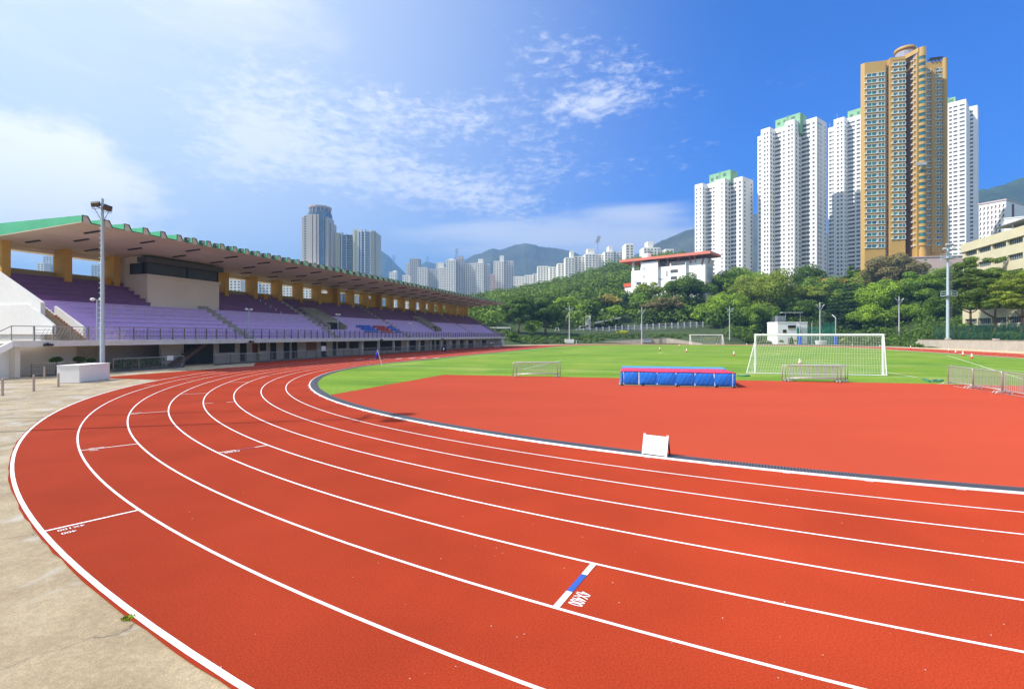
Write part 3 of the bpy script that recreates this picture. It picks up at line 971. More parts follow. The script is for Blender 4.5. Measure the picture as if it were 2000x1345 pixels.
shadow_mast(-22.6, 14.0, 21.0, .10, 'floodlight mast left of the frame beside the outer lane', True)
shadow_mast(-24.5, 16.6, 17.5, .07, 'thin bare mast left of the frame behind the outer lane', False)

# bollards
def bollard_mesh(h):
    q = MB(); q.lathe([(.055, 0), (.055, h - .05), (.045, h - .01), (.02, h)], (0, 0), 12); return q


for (x, yb, yt), lab in zip(((5, 772, 739), (66, 763, 731.5), (86.6, 739, 715.5), (114, 755, 728), (125.5, 739, 713)),
                            ('leftmost of the slim steel bollards on the concrete apron', 'slim steel bollard nearest the camera after the leftmost one',
                             'slim steel bollard close to the mesh fence with the clipped shrubs', 'pinkish slim bollard just left of the white concrete block',
                             'slim reddish bollard half behind the corner of the white concrete block')):
    X, Y = gp(x, yb); h = (yb - yt) / F * Y
    t = thing('bollard', lab, 'bollard', (X, Y, 0), 0, 'bollards by the white block')
    bollard_mesh(h).build('post', M('brushed_steel_%d' % int(x), (.42, .36, .33), .35, .5), t, smooth=False)
    q = MB(); q.lathe([(.08, 0), (.08, .015), (.055, .02)], (0, 0), 12); q.build('base_plate', steeld, t)

# ---------- leaves
def np_mesh(name, V, Q, mat, parent=None):
    me = bpy.data.meshes.new(name)
    me.vertices.add(len(V)); me.vertices.foreach_set('co', np.asarray(V, np.float32).ravel())
    k = Q.shape[1]; me.loops.add(Q.size); me.loops.foreach_set('vertex_index', Q.astype(np.int32).ravel())
    me.polygons.add(len(Q)); me.polygons.foreach_set('loop_start', np.arange(0, Q.size, k, dtype=np.int32))
    me.polygons.foreach_set('loop_total', np.full(len(Q), k, np.int32))
    me.materials.append(mat); me.update(calc_edges=True)
    o = bpy.data.objects.new(name, me); COL.objects.link(o)
    if parent is not None: o.parent = parent
    return o


def leaves(C, Rr, n, size, flat=.8, rng=NPR, inner=.72, up=.30):
    """n leaf cards spread through blobs with centres C and radii Rr."""
    C = np.asarray(C, float); Rr = np.asarray(Rr, float)
    p = Rr ** 2 / (Rr ** 2).sum()
    k = rng.choice(len(C), n, p=p)
    d = rng.normal(size=(n, 3)); d[:, 2] += .25; d /= np.linalg.norm(d, axis=1)[:, None]
    r = Rr[k] * (inner + (1.05 - inner) * np.sqrt(rng.random(n)))
    P = C[k] + d * r[:, None] * np.array([1, 1, flat])
    N = d + rng.normal(size=(n, 3)) * .42; N[:, 2] += up; N /= np.linalg.norm(N, axis=1)[:, None]
    A = np.cross(N, rng.normal(size=(n, 3))); A /= np.linalg.norm(A, axis=1)[:, None]
    B = np.cross(N, A)
    s = size * (.6 + .8 * rng.random(n))[:, None]
    V = np.stack([P + A * s * .60, P + B * s * .40, P - A * s * .60, P - B * s * .40], 1).reshape(-1, 3)
    return V, np.arange(4 * n).reshape(n, 4)


LM = dict(
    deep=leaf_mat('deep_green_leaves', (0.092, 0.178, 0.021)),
    mid=leaf_mat('mid_green_leaves', (0.158, 0.280, 0.030)),
    bright=leaf_mat('bright_green_leaves', (0.240, 0.389, 0.036)),
    olive=leaf_mat('olive_green_leaves', (0.222, 0.304, 0.036)),
    tan=leaf_mat('tan_green_leaves', (0.351, 0.312, 0.075)),
    greyish=leaf_mat('grey_brown_leaves', (0.231, 0.212, 0.090)),
    conifer=leaf_mat('dark_conifer_needles', (0.030, 0.075, 0.021)),
    pine=leaf_mat('pine_needles', (0.129, 0.212, 0.033)),
    hedge=leaf_mat('clipped_hedge_leaves', (0.092, 0.169, 0.030)),
    yellow=leaf_mat('yellow_green_leaves', (0.443, 0.507, 0.045)),
    far=leaf_mat('woodland_leaves', (0.125, 0.212, 0.033), .55, .05),
)


def trunk_mb(H, r, lean=(0, 0), limbs=4, spread=2.0, top=.7, rng=RND):
    q = MB(); zt = H * top; pts = []
    for i in range(6):
        t_ = i / 5; pts.append((lean[0] * t_ ** 1.5 + rng.uniform(-.1, .1) * r * 4 * (i > 0), lean[1] * t_ + rng.uniform(-.1, .1) * r * 4 * (i > 0), zt * t_))
    q.tube(pts, [r * (1.25 if i == 0 else 1 - .13 * i) for i in range(6)], 7)
    for _ in range(limbs):
        i = rng.randint(2, 4); a_ = rng.uniform(0, 2 * pi); p = Vector(pts[i]); L = spread * rng.uniform(.6, 1)
        L *= .8; e = p + Vector((cos(a_) * L, sin(a_) * L, H * rng.uniform(.06, .2))); m_ = (p + e) / 2 + Vector((0, 0, -.08 * L))
        q.tube([p, m_, e], [r * .5, r * .36, r * .12], 6)
    return q


def tree(name, label, x, yb, yt, wpx, Y, style='broad', leaf='mid', dens=1.0, trunk=bark, lean=0.0, low=.22, cat='tree', seed=None, group=None, zb=None):
    global NPR
    rng = np.random.default_rng(seed if seed is not None else int(x * 7 + yt * 13))
    rr = random.Random(int(x * 3 + yb))
    X = (x - 1000) / F * Y; z0 = CAM + (H0 - yb) / F * Y if zb is None else zb
    zt_ = CAM + (H0 - yt) / F * Y; H = zt_ - z0; Rw = wpx / 2 / F * Y
    t = thing(name, label, cat, (X, Y, z0), 0, group)
    ls = max(.14, Y / F * 2.25)
    if style in ('broad', 'spread', 'feather'):
        c0 = H * low; ch = H - c0; C = []; Rb = []
        nb = {'broad': 46, 'spread': 40, 'feather': 54}[style]
        for _ in range(nb):
            d = rng.normal(size=3); d[2] = abs(d[2]) * 1.1 - (.25 if rng.random() < .6 else .9); d /= np.linalg.norm(d)
            f = rng.uniform(.45, .86)
            br = rng.uniform(.18, .36) * (.8 if style != 'broad' else 1)
            C.append((d[0] * f * Rw + lean * H * .3, d[1] * f * Rw * .85, c0 + ch * (.42 + d[2] * f * .54)))
            Rb.append(br * min(Rw, ch * .75))
        for _ in range(10):
            C.append((rng.uniform(-.4, .4) * Rw, rng.uniform(-.4, .4) * Rw, c0 + ch * rng.uniform(.25, .7))); Rb.append(.3 * min(Rw, ch * .75))
        n = int(min(24000, max(1200, 2.9 * wpx * (H * F / Y) * (1 - low))) * dens)
        V, Q = leaves(C, Rb, n, ls, .75 if style == 'broad' else .6, rng)
    elif style in ('conifer', 'cypress'):
        C = []; Rb = []; k = 12
        for i in range(k):
            f = i / (k - 1); w = Rw * (1 - f) ** (.8 if style == 'conifer' else .6) * (1 - .25 * (i % 2)) + .12 * Rw
            m_ = 7 if style == 'conifer' else 4
            for j in range(m_):
                a_ = 2 * pi * (j + .5 * (i % 2)) / m_ + rng.uniform(-.2, .2)
                C.append((cos(a_) * w * .62, sin(a_) * w * .62, H * (.06 + .90 * f) - w * .12)); Rb.append(max(w * .42, .1 * Rw))
        n = int(max(700, 2.4 * wpx * (yb - yt)) * dens); V, Q = leaves(C, Rb, n, ls * .85, .5, rng, .3)
    elif style == 'pine':                        # flat-topped layered pads on bare crooked limbs
        C = []; Rb = []
        for _ in range(38):
            a_ = rng.uniform(0, 2 * pi); f = rng.uniform(.15, .9) ** .7; h = rng.uniform(.42, .93)
            if f > .75 and h > .8: h -= .15
            px_, py_ = cos(a_) * f * Rw + lean * H * .35 * h, sin(a_) * f * Rw * .8
            for _k in range(4):
                C.append((px_ + rng.uniform(-.16, .16) * Rw, py_ + rng.uniform(-.16, .16) * Rw, H * h + rng.uniform(-.03, .03) * H)); Rb.append(rng.uniform(.14, .25) * Rw)
        n = int(3.6 * wpx * (yb - yt) * dens); V, Q = leaves(C, Rb, n, ls * .8, .42, rng, .3)
    else:                                        # clipped or rounded shrub
        C = []; Rb = []
        for _ in range(14):
            d = rng.normal(size=3); d[2] = abs(d[2]); d /= np.linalg.norm(d); f = .5
            C.append((d[0] * Rw * f, d[1] * Rw * f, H * .42 + d[2] * H * .22)); Rb.append(.5 * min(Rw, H * .7))
        n = int(max(260, 2.4 * wpx * (yb - yt)) * dens); V, Q = leaves(C, Rb, n, ls * .8, .8, rng)
    o = np_mesh('crown', V, Q, LM[leaf], t)
    if style in ('broad', 'spread', 'feather', 'pine', 'conifer', 'cypress'):
        r = max(.05, Rw * (.06 if style != 'pine' else .045))
        q = trunk_mb(H, r, (lean * H * .35, 0), {'broad': 5, 'spread': 7, 'feather': 6, 'pine': 9}.get(style, 0), Rw * .75, .72 if style != 'conifer' else .9, rr)
        q.build('trunk', trunk, t, smooth=True)
    return t


# clipped shrubs at the end of the stand
for x, yb, yt, w, lab in ((110, 727, 694.5, 24, 'round clipped shrub on a thin stem behind the mesh fence, the leftmost one'),
                          (154, 724, 694, 23, 'round clipped shrub just above the left end of the white concrete block'),
                          (178.5, 722, 698.5, 15, 'small dark clipped shrub against the lattice screen')):
    Y = {110: 38.2, 154: 39.5}.get(x, 40.4); X = (x - 1000) / F * Y; t = thing('topiary_shrub', lab, 'shrub', (X, Y, 0))
    zt_ = CAM + (H0 - yt) / F * Y; Rw = w / 2 / F * Y
    rng = np.random.default_rng(int(x)); hC = zt_ - Rw * .62
    d = rng.normal(size=(24, 3)); d[:, 2] = np.abs(d[:, 2]) * .9; d /= np.linalg.norm(d, axis=1)[:, None]
    V, Q = leaves(d * Rw * .55 * np.array([1, 1, .7]) + np.array([0, 0, hC - Rw * .2]), np.full(24, Rw * .46), 2600, .05, .7, rng)
    np_mesh('crown', V, Q, LM['hedge'], t)
    q = MB()
    for j in range(3): q.tube([(j * .06 - .06, 0, 0), (j * .03 - .03, .02, hC)], .022, 5)
    q.build('stem', bark, t)
x0, x1 = gp(88, 735), gp(127, 735)
mbv = []
t = None
rng = np.random.default_rng(3)
ha, hb = Vector((*gp(89, 733), 0)), Vector((*gp(127, 731.5), 0)); ha.y += 1.2; hb.y += 1.2
Cc = [tuple(ha.lerp(hb, f) + Vector((0, rng.uniform(-.15, .15), rng.uniform(.1, .42)))) for f in np.linspace(0, 1, 26)]
V, Q = leaves(Cc, np.full(26, .2), 3200, .06, .9, rng)
o = np_mesh('low_hedge', V, Q, LM['hedge']); tag(o, 'low dark hedge behind the mesh fence under the clipped shrubs', 'hedge')
ha, hb = Vector(W(-18.2, 52.2)), Vector(W(-13.8, 52.0))
Cc = [tuple(ha.lerp(hb, f) + Vector((rng.uniform(-.3, .3), rng.uniform(-.3, .3), rng.uniform(.15, .9)))) for f in np.linspace(0, 1, 36)]
V, Q = leaves(Cc, np.full(36, .26), 3600, .08, .9, rng)
o = np_mesh('potted_shrubbery', V, Q, LM['deep']); tag(o, 'leafy dark shrubbery behind the railing under the stand deck', 'shrub')

# weed in the joint of the concrete
X, Y = gp(250, 1206); t = thing('weed', 'small green weed tuft growing out of the crack beside the outer white line', 'weed', (X, Y, -.012))
V = []; Q = []
for i in range(70):
    a_ = RND.uniform(0, 2 * pi); r = RND.uniform(0, .05); L = RND.uniform(.010, .028); w = .004
    p = Vector((cos(a_) * r * 1.3, sin(a_) * r, 0)); e = p + Vector((cos(a_) * L * .9, sin(a_) * L * .9, L * .55)); s_ = Vector((-sin(a_), cos(a_), 0)) * w
    n = len(V); V += [tuple(p - s_), tuple(p + s_), tuple((p + e) / 2 + s_ * 1.6 + Vector((0, 0, .02))), tuple(e), tuple((p + e) / 2 - s_ * 1.6 + Vector((0, 0, .02)))]; Q.append((n, n + 1, n + 2, n + 3, n + 4))
np_mesh('blade', np.array(V), np.array(Q), LM['bright'], t)

# corner flag
X, Y = gp(747, 716); t = thing('corner_flag', 'blue corner flag leaning on its white pole at the edge of the pitch', 'corner flag', (X, Y, 0))
tp = Vector(at(737, 682.5, Y)) - Vector((X, Y, 0))
q = MB(); q.tube([(0, 0, 0), tuple(tp)], .024, 8); q.build('pole', white, t)
q = MB(); d = tp.normalized(); a0 = tp * .995; b0 = tp * .60
nn = 7; vs = []
for i in range(nn):
    f = i / (nn - 1)
    for g in (0, 1):
        base = a0.lerp(b0, g)
        off = Vector((-.30 * f * (0.55 + .45 * g), .06 * sin(f * 7 + g), -.38 * f * (1 - .3 * g)))
        vs.append(tuple(base + off))
q.add(vs, [(2 * i, 2 * i + 1, 2 * i + 3, 2 * i + 2) for i in range(nn - 1)])
o = q.build('flag', M('royal_blue_cloth', (.035, .03, .50), .7), t, smooth=True)
sd = o.modifiers.new('thick', 'SOLIDIFY'); sd.thickness = .006

# high jump mat
p0 = gp(1212, 752); p1 = gp(1437, 757)
L = hypot(p1[0] - p0[0], p1[1] - p0[1]); ang = atan2(p1[1] - p0[1], p1[0] - p0[0])
t = thing('high_jump_mat', 'big high jump landing mat, blue sides and pinkish red top', 'landing mat', (*p0, 0), ang)
MH = .80; MD = 4.3
matblue = M('blue_vinyl', (.015, .17, .66), .42, noise=(1.2, .12), bump=(2.4, .5, .05))
matred = M('pinkish_red_vinyl', (.56, .035, .10), .5, noise=(.6, .08), bump=(4, .3, .05))
matsky = M('light_blue_vinyl', (.07, .30, .60), .45, noise=(.8, .1), bump=(4, .3, .05))
NX, NZ = 73, 9
pan = [0.0, .17, 1.06, 2.1, 3.15, 4.2, 5.25, 6.22, L]


def bulge(x):
    for a_, b_ in zip(pan, pan[1:]):
        if a_ <= x <= b_ + 1e-6:
            f = (x - a_) / (b_ - a_); return (4 * f * (1 - f)) ** .6
    return 0


q = MB(); vs = []
for k in range(NZ):
    zz = .09 + (MH - .09) * k / (NZ - 1)
    for i in range(NX):
        x = L * i / (NX - 1); bg = bulge(x) * sin(pi * k / (NZ - 1)) ** .5 * .07
        vs.append((x, -bg + .01 * sin(x * 23 + k) * (k % 3 == 1), zz + .012 * bulge(x) * (k == NZ - 1)))
q.add(vs, [(k * NX + i, k * NX + i + 1, (k + 1) * NX + i + 1, (k + 1) * NX + i) for k in range(NZ - 1) for i in range(NX - 1)])
q.quad((0, 0, .09), (0, 0, MH), (0, MD, MH), (0, MD, .09)); q.quad((L, 0, .09), (L, MD, .09), (L, MD, MH), (L, 0, MH)); q.quad((0, MD, .09), (0, MD, MH), (L, MD, MH), (L, MD, .09)); q.quad((0, 0, .09), (0, MD, .09), (L, MD, .09), (L, 0, .09))
q.build('mat_body', matblue, t, smooth=False)
q = MB(); vs = []
for k in range(15):
    for i in range(NX):
        x = -.02 + (L + .04) * i / (NX - 1); y = -.03 + MD * .68 * k / 14
        e = min(1, min(i, NX - 1 - i) / 3, (k + 1) / 2)
        vs.append((x, y, MH + .015 + .05 * e ** .5 + .010 * sin(x * 2.1 + y) + .006 * RND.uniform(-1, 1)))
q.add(vs, [(k * NX + i, k * NX + i + 1, (k + 1) * NX + i + 1, (k + 1) * NX + i) for k in range(14) for i in range(NX - 1)])
o = q.build('mat_top', matred, t, smooth=True); sd = o.modifiers.new('thick', 'SOLIDIFY'); sd.thickness = .04; sd.offset = -1
for xa, xb in ((.0, L * .50), (L * .505, L)):
    q = MB(); q.box(xa, xb, MD * .68 + .01, MD, MH - .02, MH + .10); o = q.build('rear_pad', matsky, t); bevel(o, .04, 3)
for i, x in enumerate(pan[1:-1]):
    q = MB(); j = .03 * (i == 5); q.add([(x - .028 - j, -.018, MH + .02), (x + .028 - j, -.018, MH + .02), (x + .028 + j, -.012, .08), (x - .028 + j, -.012, .08)], [(3, 2, 1, 0)]); q.build('strap', white, t)
q = MB(); q.box(-.12, L * .52, -.16, MD, 0.012, .055); q.box(L * .53, L + .06, -.1, MD, 0.012, .055); q.build('pallet', timber, t)
for x in (.1, 1.3, 3.2, 5.35, L - .1):
    q = MB(); q.box(x - .07, x + .07, -.19, -.02, .005, .06); q.build('pallet_foot', darkm, t)

# crowd barriers
def barrier(L, H, wheels=True, ends=(True, True)):
    t = thing('crowd_barrier', '', 'barrier')
    z0_ = .22
    q = MB(); r = .026
    q.tube([(0, 0, .06), (0, 0, H - .09), (.03, 0, H - .02), (.1, 0, H), (L - .1, 0, H), (L - .03, 0, H - .02), (L, 0, H - .09), (L, 0, .06)], r, 8)
    q.tube([(0, 0, z0_), (L, 0, z0_)], r * .9, 8); q.build('frame', steel, t, smooth=True)
    n_ = int(L / .15)
    for i in range(1, n_):
        q = MB(); q.tube([(L * i / n_, 0, z0_), (L * i / n_, 0, H)], .015, 5); q.build('bar', steel, t)
    for x in (.12, L - .12):
        f_ = MB()
        if wheels:
            f_.tube([(x, 0, z0_), (x, 0, .12)], .02, 6); f_.tube([(x, -.25, .12), (x, .25, .12)], .018, 6); ft = f_.build('foot', steel, t)
            for y in (-.25, .25):
                q = MB(); q.tube([(x - .03, y, .065), (x + .03, y, .065)], .062, 10); q.build('wheel', chipm, ft)
        else:
            f_.tube([(x, -.34, 0), (x, -.33, .07), (x, -.26, .14), (x, 0, .15), (x, .26, .14), (x, .33, .07), (x, .34, 0)], .024, 8); f_.build('foot', steel, t, smooth=True)
    return t


pb1 = barrier(3.15, 1.04); pb2 = barrier(2.85, 1.14, False)
A = [((1002, 736.6), -1.5, 'wheeled crowd barrier on the grass edge, nearer of two left of the blue mat'),
     ((1009, 735.2), -1.5, 'steel crowd barrier on wheels left of the blue mat, tucked behind another one')]
Bq = [((1528, 744.2), -16, 'wheeled crowd barrier behind the goal, the one whose left end sticks out furthest'),
      ((1536, 744.8), -16, 'wheeled crowd barrier behind the goal, second in the nested pack from its left end'),
      ((1543, 743.6), -16, 'wheeled crowd barrier behind the goal, third in the nested pack from its left end'),
      ((1551, 743), -16, 'wheeled crowd barrier behind the goal, its right end nearest the right goalpost')]
first = True
for i, (p, r_, lab) in enumerate(A + Bq):
    X, Y = gp(*p); Y += .13 * (i % 2)
    if first: o = pb1; o.location = (X, Y, .004); o.rotation_euler = (0, 0, RAD(r_)); o['label'] = lab; o['group'] = 'wheeled crowd barriers'; first = False
    else: copy_tree(pb1, (X, Y + .1 * i * 0, .004), RAD(r_), lab, 'wheeled crowd barriers')
ca, cb, cc = gp(1852, 751.5), gp(1901.5, 760.5), gp(1958.5, 770)
segs = [(ca, gp(1899.5, 760)), (cb, gp(1956.5, 769.5)), (cc, gp(2030, 784))]
labs = ['arch-footed crowd barrier beside the teal hose, first of the linked row at the right', 'middle arch-footed crowd barrier of the linked row at the right edge of the red fan', 'arch-footed crowd barrier cut by the right border of the photo']
for i, ((a_, b_), lab) in enumerate(zip(segs, labs)):
    L_ = hypot(b_[0] - a_[0], b_[1] - a_[1]); an = atan2(b_[1] - a_[1], b_[0] - a_[0])
    if i == 0: o = pb2; o.location = (*a_, .004); o.rotation_euler = (0, 0, an); o['label'] = lab; o['group'] = 'linked crowd barriers'
    else: o = copy_tree(pb2, (*a_, .004), an, lab, 'linked crowd barriers')
    o.scale = (L_ / 2.85, 1, 1)

# A-frame board
p0, p1 = Vector((*gp(1253.5, 887), 0)), Vector((*gp(1302.5, 893.5), 0))
L = (p1 - p0).length; t = thing('a_frame_board', 'blank white folding board standing on the drain beside the inner lane', 'board', tuple(p0), atan2(p1.y - p0.y, p1.x - p0.x))
t.location.z = .015
q = MB(); q.add([(0.02, 0.0, .02), (L - .02, 0, .02), (L - .02, .015, .02), (.02, .015, .02), (.02, .135, .455), (L - .02, .135, .455), (L - .02, .15, .455), (.02, .15, .455)],
                [(3, 2, 1, 0), (4, 5, 6, 7), (0, 1, 5, 4), (1, 2, 6, 5), (2, 3, 7, 6), (3, 0, 4, 7)]); q.build('front_panel', M('gloss_white_board', (.86, .86, .86), .35), t)
for x in (.0, L - .045):
    q = MB(); q.bar((x + .022, .008, 0), (x + .022, .165, .50), .045, .03, up=(0, 1, 0)); q.build('front_leg', white, t)
    q = MB(); q.bar((x + .022, .150, .50), (x + .022, .335, -.015), .03, .022, up=(0, 1, 0)); q.build('rear_leg', darkm, t)
q = MB(); q.add([(0.04, .295, .10), (L - .04, .295, .10), (L - .04, .28, .10), (.04, .28, .10), (.04, .165, .46), (L - .04, .165, .46), (L - .04, .15, .46), (.04, .15, .46)],
                [(3, 2, 1, 0), (4, 5, 6, 7), (0, 1, 5, 4), (1, 2, 6, 5), (2, 3, 7, 6), (3, 0, 4, 7)]); q.build('rear_panel', white, t)

# goals
def goal(label, pa, pb, H, D, net_r, cell, xl=0.0, post=.06):
    def bx(x, f): return x + xl * (1 - x / L) * f

    pa = Vector((*pa, 0)); pb = Vector((*pb, 0)); L = (pb - pa).length
    t = thing('football_goal', label, 'goal', (pa.x, pa.y, .004), atan2(pb.y - pa.y, pb.x - pa.x))
    for x in (0, L):
        q = MB(); q.tube([(x, 0, 0), (x, 0, H)], post, 12); q.build('post', white, t, smooth=False)
    q = MB(); q.tube([(-post, 0, H), (L + post, 0, H)], post, 12); q.build('crossbar', white, t)
    dt = D * .30
    for x in (0, L):
        q = MB(); q.tube([(x, 0, H), (x, -dt * .7, H - .02), (x, -dt, H - .18), (bx(x, 1), -D, .04), (x, 0, .04)], post * .4, 7); q.build('side_stanchion', white, t)
    q = MB(); q.tube([(xl, -D, .04), (L, -D, .04)], post * .4, 7); q.build('ground_bar', white, t)
    q = MB(); n_ = int(L / cell)
    prof = [(0, H - .05), (-dt, H - .18)]
    Ls = hypot(D - dt, H - .2)
    m_ = int(Ls / cell)
    for i in range(n_ + 1):
        x = L * i / n_; sag = .06 * sin(x * 3.1)
        q.tube([(x, 0, H - .04), (x, -dt, H - .2), (bx(x, .5) + .02, -(dt + (D - dt) * .5) + .12 + sag, (H - .2) * .5), (bx(x, 1), -D, .05)], net_r, 4)
    for j in range(m_ + 1):
        f = j / m_; yb_ = -(dt + (D - dt) * f); zb_ = (H - .2) * (1 - f) + .05 * f
        pts = [(bx(L * k / 24, f), yb_ + (.12 + .06 * sin(L * k / 24 * 3.1)) * (4 * f * (1 - f)), zb_ + .015 * sin(k * 1.7 + j)) for k in range(25)]
        q.tube(pts, net_r, 4)
    for j in range(2): q.tube([(0, -dt * (j + .5) / 2, H - .08), (L, -dt * (j + .5) / 2, H - .08)], net_r, 4)
    for x in (0, L):
        for j in range(m_):
            f = j / m_; q.tube([(x, 0, (H - .1) * (1 - f)), (bx(x, f), -(dt + (D - dt) * f), (H - .2) * (1 - f))], net_r, 4)
        for j in range(1, 6): q.tube([(bx(x, j / 6), -D * j / 6, .05), (x, -dt * j / 6, H - .1)], net_r, 4)
    q.build('net', netm, t)
    return t


goal('large white goal with a full net seen from behind, left of the linked barriers', gp(1475.5, 728.2), gp(1724.5, 732.5), 3.0, .62, .0040, .17, xl=-.75, post=.075)
goal('small-looking white goal across the pitch by the slanting retaining wall', gp(1347.5, 672.6), gp(1410.5, 672.6), 3.15, 1.6, .010, .5, post=.12)

# cones
def cone():
    t = thing('traffic_cone', '', 'cone')
    q = MB(); q.box(-.18, .18, -.18, .18, 0, .04); o = q.build('base', conered, t); bevel(o, .02)
    q = MB(); q.lathe([(.145, .04), (.115, .24)], (0, 0), 16); q.lathe([(.04, .66), (.022, .74), (.015, .745)], (0, 0), 16); q.build('body', conered, t, smooth=False)
    q = MB(); q.lathe([(.1155, .24), (.040, .66)], (0, 0), 16); q.build('reflective_sleeve', white, t)
    return t


pc = cone()
CONES = [(1562, 713, 'traffic cone seen through the net of the near goal'), (1898, 700, 'nearest of the four cones beside the white line at the right'),
         (1880.6, 694.8, 'second nearest of the four cones beside the white line at the right'), (1866.5, 690.5, 'third cone of the row of four at the right, counted from the camera'),
         (1853, 686.5, 'farthest of the row of four cones, under the tall lattice mast'), (1433.5, 694.3, 'cone on the grass just left of the near goal'),
         (1341, 687.7, 'cone on the grass below the left post of the far goal'), (1288.7, 684, 'leftmost cone on the pitch'),
         (1327, 677, 'small cone left of the far goal near the touchline'), (1399, 674.6, 'tiny cone under the right post of the far goal'),
         (1458.5, 674.6, 'tiny cone at the pitch edge right of the far goal'), (1664.6, 675.8, 'tiny cone right of the green net cage, seen through the goal'),
         (1718.6, 678.3, 'tiny cone beside the right post of the near goal'), (1778.6, 680.6, 'lone cone on the red lane in front of the pale retaining wall')]
for i, (x, y, lab) in enumerate(CONES):
    X, Y = gp(x, y)
    if i == 0: o = pc; o.location = (X, Y, .006); o['label'] = lab; o['group'] = 'traffic cones on the pitch'
    else: copy_tree(pc, (X, Y, .006), RND.uniform(0, 1.5), lab, 'traffic cones on the pitch')

# hoses and small things on the grass
def hose(label, pts, r, m):
    q = MB(); q.tube([(*gp(*p), r + .01) for p in pts], r, 6); tag(q.build('hose', m, None, smooth=True), label, 'hose')


tealm = M('teal_hose_rubber', (.05, .36, .27), .5)
hose('teal hose lying on the grass left of the linked barriers', [(1803, 741), (1812, 744.5), (1826, 743.4), (1842, 743.8), (1830, 746), (1815, 746.5), (1806, 743)], .05, tealm)
hose('green hose lying on the grass right of the landing mat', [(1440, 734), (1450, 735.5), (1464, 735), (1455, 734.2)], .05, greennet)


# dark bag with pale shoes, dark bin
X, Y = gp(634, 698.5); t = thing('sports_bag', 'slumped black bag with a pair of pale shoes in front, on the red straight', 'bag', (X, Y, .004))
q = MB(); q.lathe([(.05, 0), (.34, .02), (.36, .18), (.26, .42), (.14, .62), (.05, .68)], (0, 0), 14)
q.build('bag_body', M('black_fabric', (.012, .012, .014), .9, bump=(9, .6, .04)), t, smooth=True)
for dx in (-.24, .22):
    q = MB(); q.lathe([(.05, 0), (.10, .01), (.11, .07), (.07, .13), (.03, .14)], (0, 0), 10); o = q.build('shoe', offw, t, smooth=True, loc=(dx, -.36, 0)); o.scale = (1, 1.5, 1)
X, Y = gp(867, 686.5); t = thing('litter_bin', 'black bin with a white panel on the inner edge of the red straight', 'bin', (X, Y, .004))
q = MB(); q.lathe([(.36, 0), (.42, .06), (.46, .7), (.40, .86), (.2, .9)], (0, 0), 14); q.build('bin_body', darkm, t, smooth=True)
q = MB(); q.box(-.12, .14, -.475, -.455, .25, .75); q.build('panel', white, t)


# stooping person far down the straight, with small training hurdles
def person(label, loc, rz):
    t = thing('person', label, 'person', loc, rz)
    J = {'pel': (0, 0, .92), 'ch': (.30, 0, 1.16), 'nk': (.44, 0, 1.26), 'hd': (.54, 0, 1.30), 'hd2': (.66, 0, 1.28),
         'lk': (.06, .12, .49), 'la': (-.06, .13, .07), 'lt': (.13, .14, .03), 'rk': (.02, -.12, .48), 'ra': (-.16, -.13, .07), 'rt': (.03, -.14, .03),
         'lh': (-.02, .10, .90), 'rh': (-.02, -.10, .90), 'ls': (.33, .18, 1.18), 'le': (.46, .22, .92), 'lw': (.55, .17, .70), 'rs': (.33, -.18, 1.18), 're': (.44, -.22, .90), 'rw': (.56, -.17, .68)}
    Rr = dict(pel=.13, ch=.14, nk=.06, hd=.10, hd2=.09, lk=.06, la=.04, lt=.035, rk=.06, ra=.04, rt=.035, lh=.095, rh=.095, ls=.065, le=.045, lw=.032, rs=.065, re=.045, rw=.032)
    E = [('pel', 'ch'), ('ch', 'nk'), ('nk', 'hd'), ('hd', 'hd2'), ('pel', 'lh'), ('lh', 'lk'), ('lk', 'la'), ('la', 'lt'), ('pel', 'rh'), ('rh', 'rk'), ('rk', 'ra'), ('ra', 'rt'), ('ch', 'ls'), ('ls', 'le'), ('le', 'lw'), ('ch', 'rs'), ('rs', 're'), ('re', 'rw')]
    for side, s_ in (('l', 1), ('r', -1)):       # five fingers each
        for k_, (dx, dy) in enumerate(((.05, .045), (.09, .025), (.10, .005), (.095, -.015), (.08, -.035))):
            a_ = f'{side}f{k_}'; w = Vector(J[side + 'w']); J[a_] = tuple(w + Vector((.02, dy * s_ * .8, -.05))); J[a_ + 't'] = tuple(w + Vector((dx * .6, dy * s_, -.07 - dx)))
            Rr[a_] = .013; Rr[a_ + 't'] = .009; E += [(side + 'w', a_), (a_, a_ + 't')]
    names = list(J); me = bpy.data.meshes.new('body'); me.from_pydata([J[k_] for k_ in names], [(names.index(a_), names.index(b_)) for a_, b_ in E], [])
    o = bpy.data.objects.new('body', me); COL.objects.link(o); o.parent = t
    sk = o.modifiers.new('skin', 'SKIN'); sk.use_smooth_shade = True
    for i, k_ in enumerate(names): me.skin_vertices[0].data[i].radius = (Rr[k_], Rr[k_])
    me.skin_vertices[0].data[0].use_root = True
    sb = o.modifiers.new('sub', 'SUBSURF'); sb.levels = 1; sb.render_levels = 1
    me.materials.append(skin)
    def cloth(nm, chain, rad, m_):
        q_ = MB(); q_.tube([J[c_] for c_ in chain], rad, 10); q_.build(nm, m_, t, smooth=True)
    shirt = M('white_shirt_cloth', (.72, .74, .80), .8)
    cloth('shirt', ('pel', 'ch', 'nk'), [.17, .19, .09], shirt)
    for s_ in 'lr': cloth('sleeve', (s_ + 's', s_ + 'e'), [.085, .065], shirt)
    for s_ in 'lr': cloth('shorts_leg', (s_ + 'h', s_ + 'k'), [.125, .085], M('dark_shorts_cloth_' + s_, (.05, .06, .10), .8))
    q = MB(); q.lathe([(.02, -.10), (.10, -.06), (.115, .02), (.08, .09), (.02, .115)], (0, 0), 12); q.build('hair', darkm, t, smooth=True, loc=(.585, 0, 1.345))
    return t


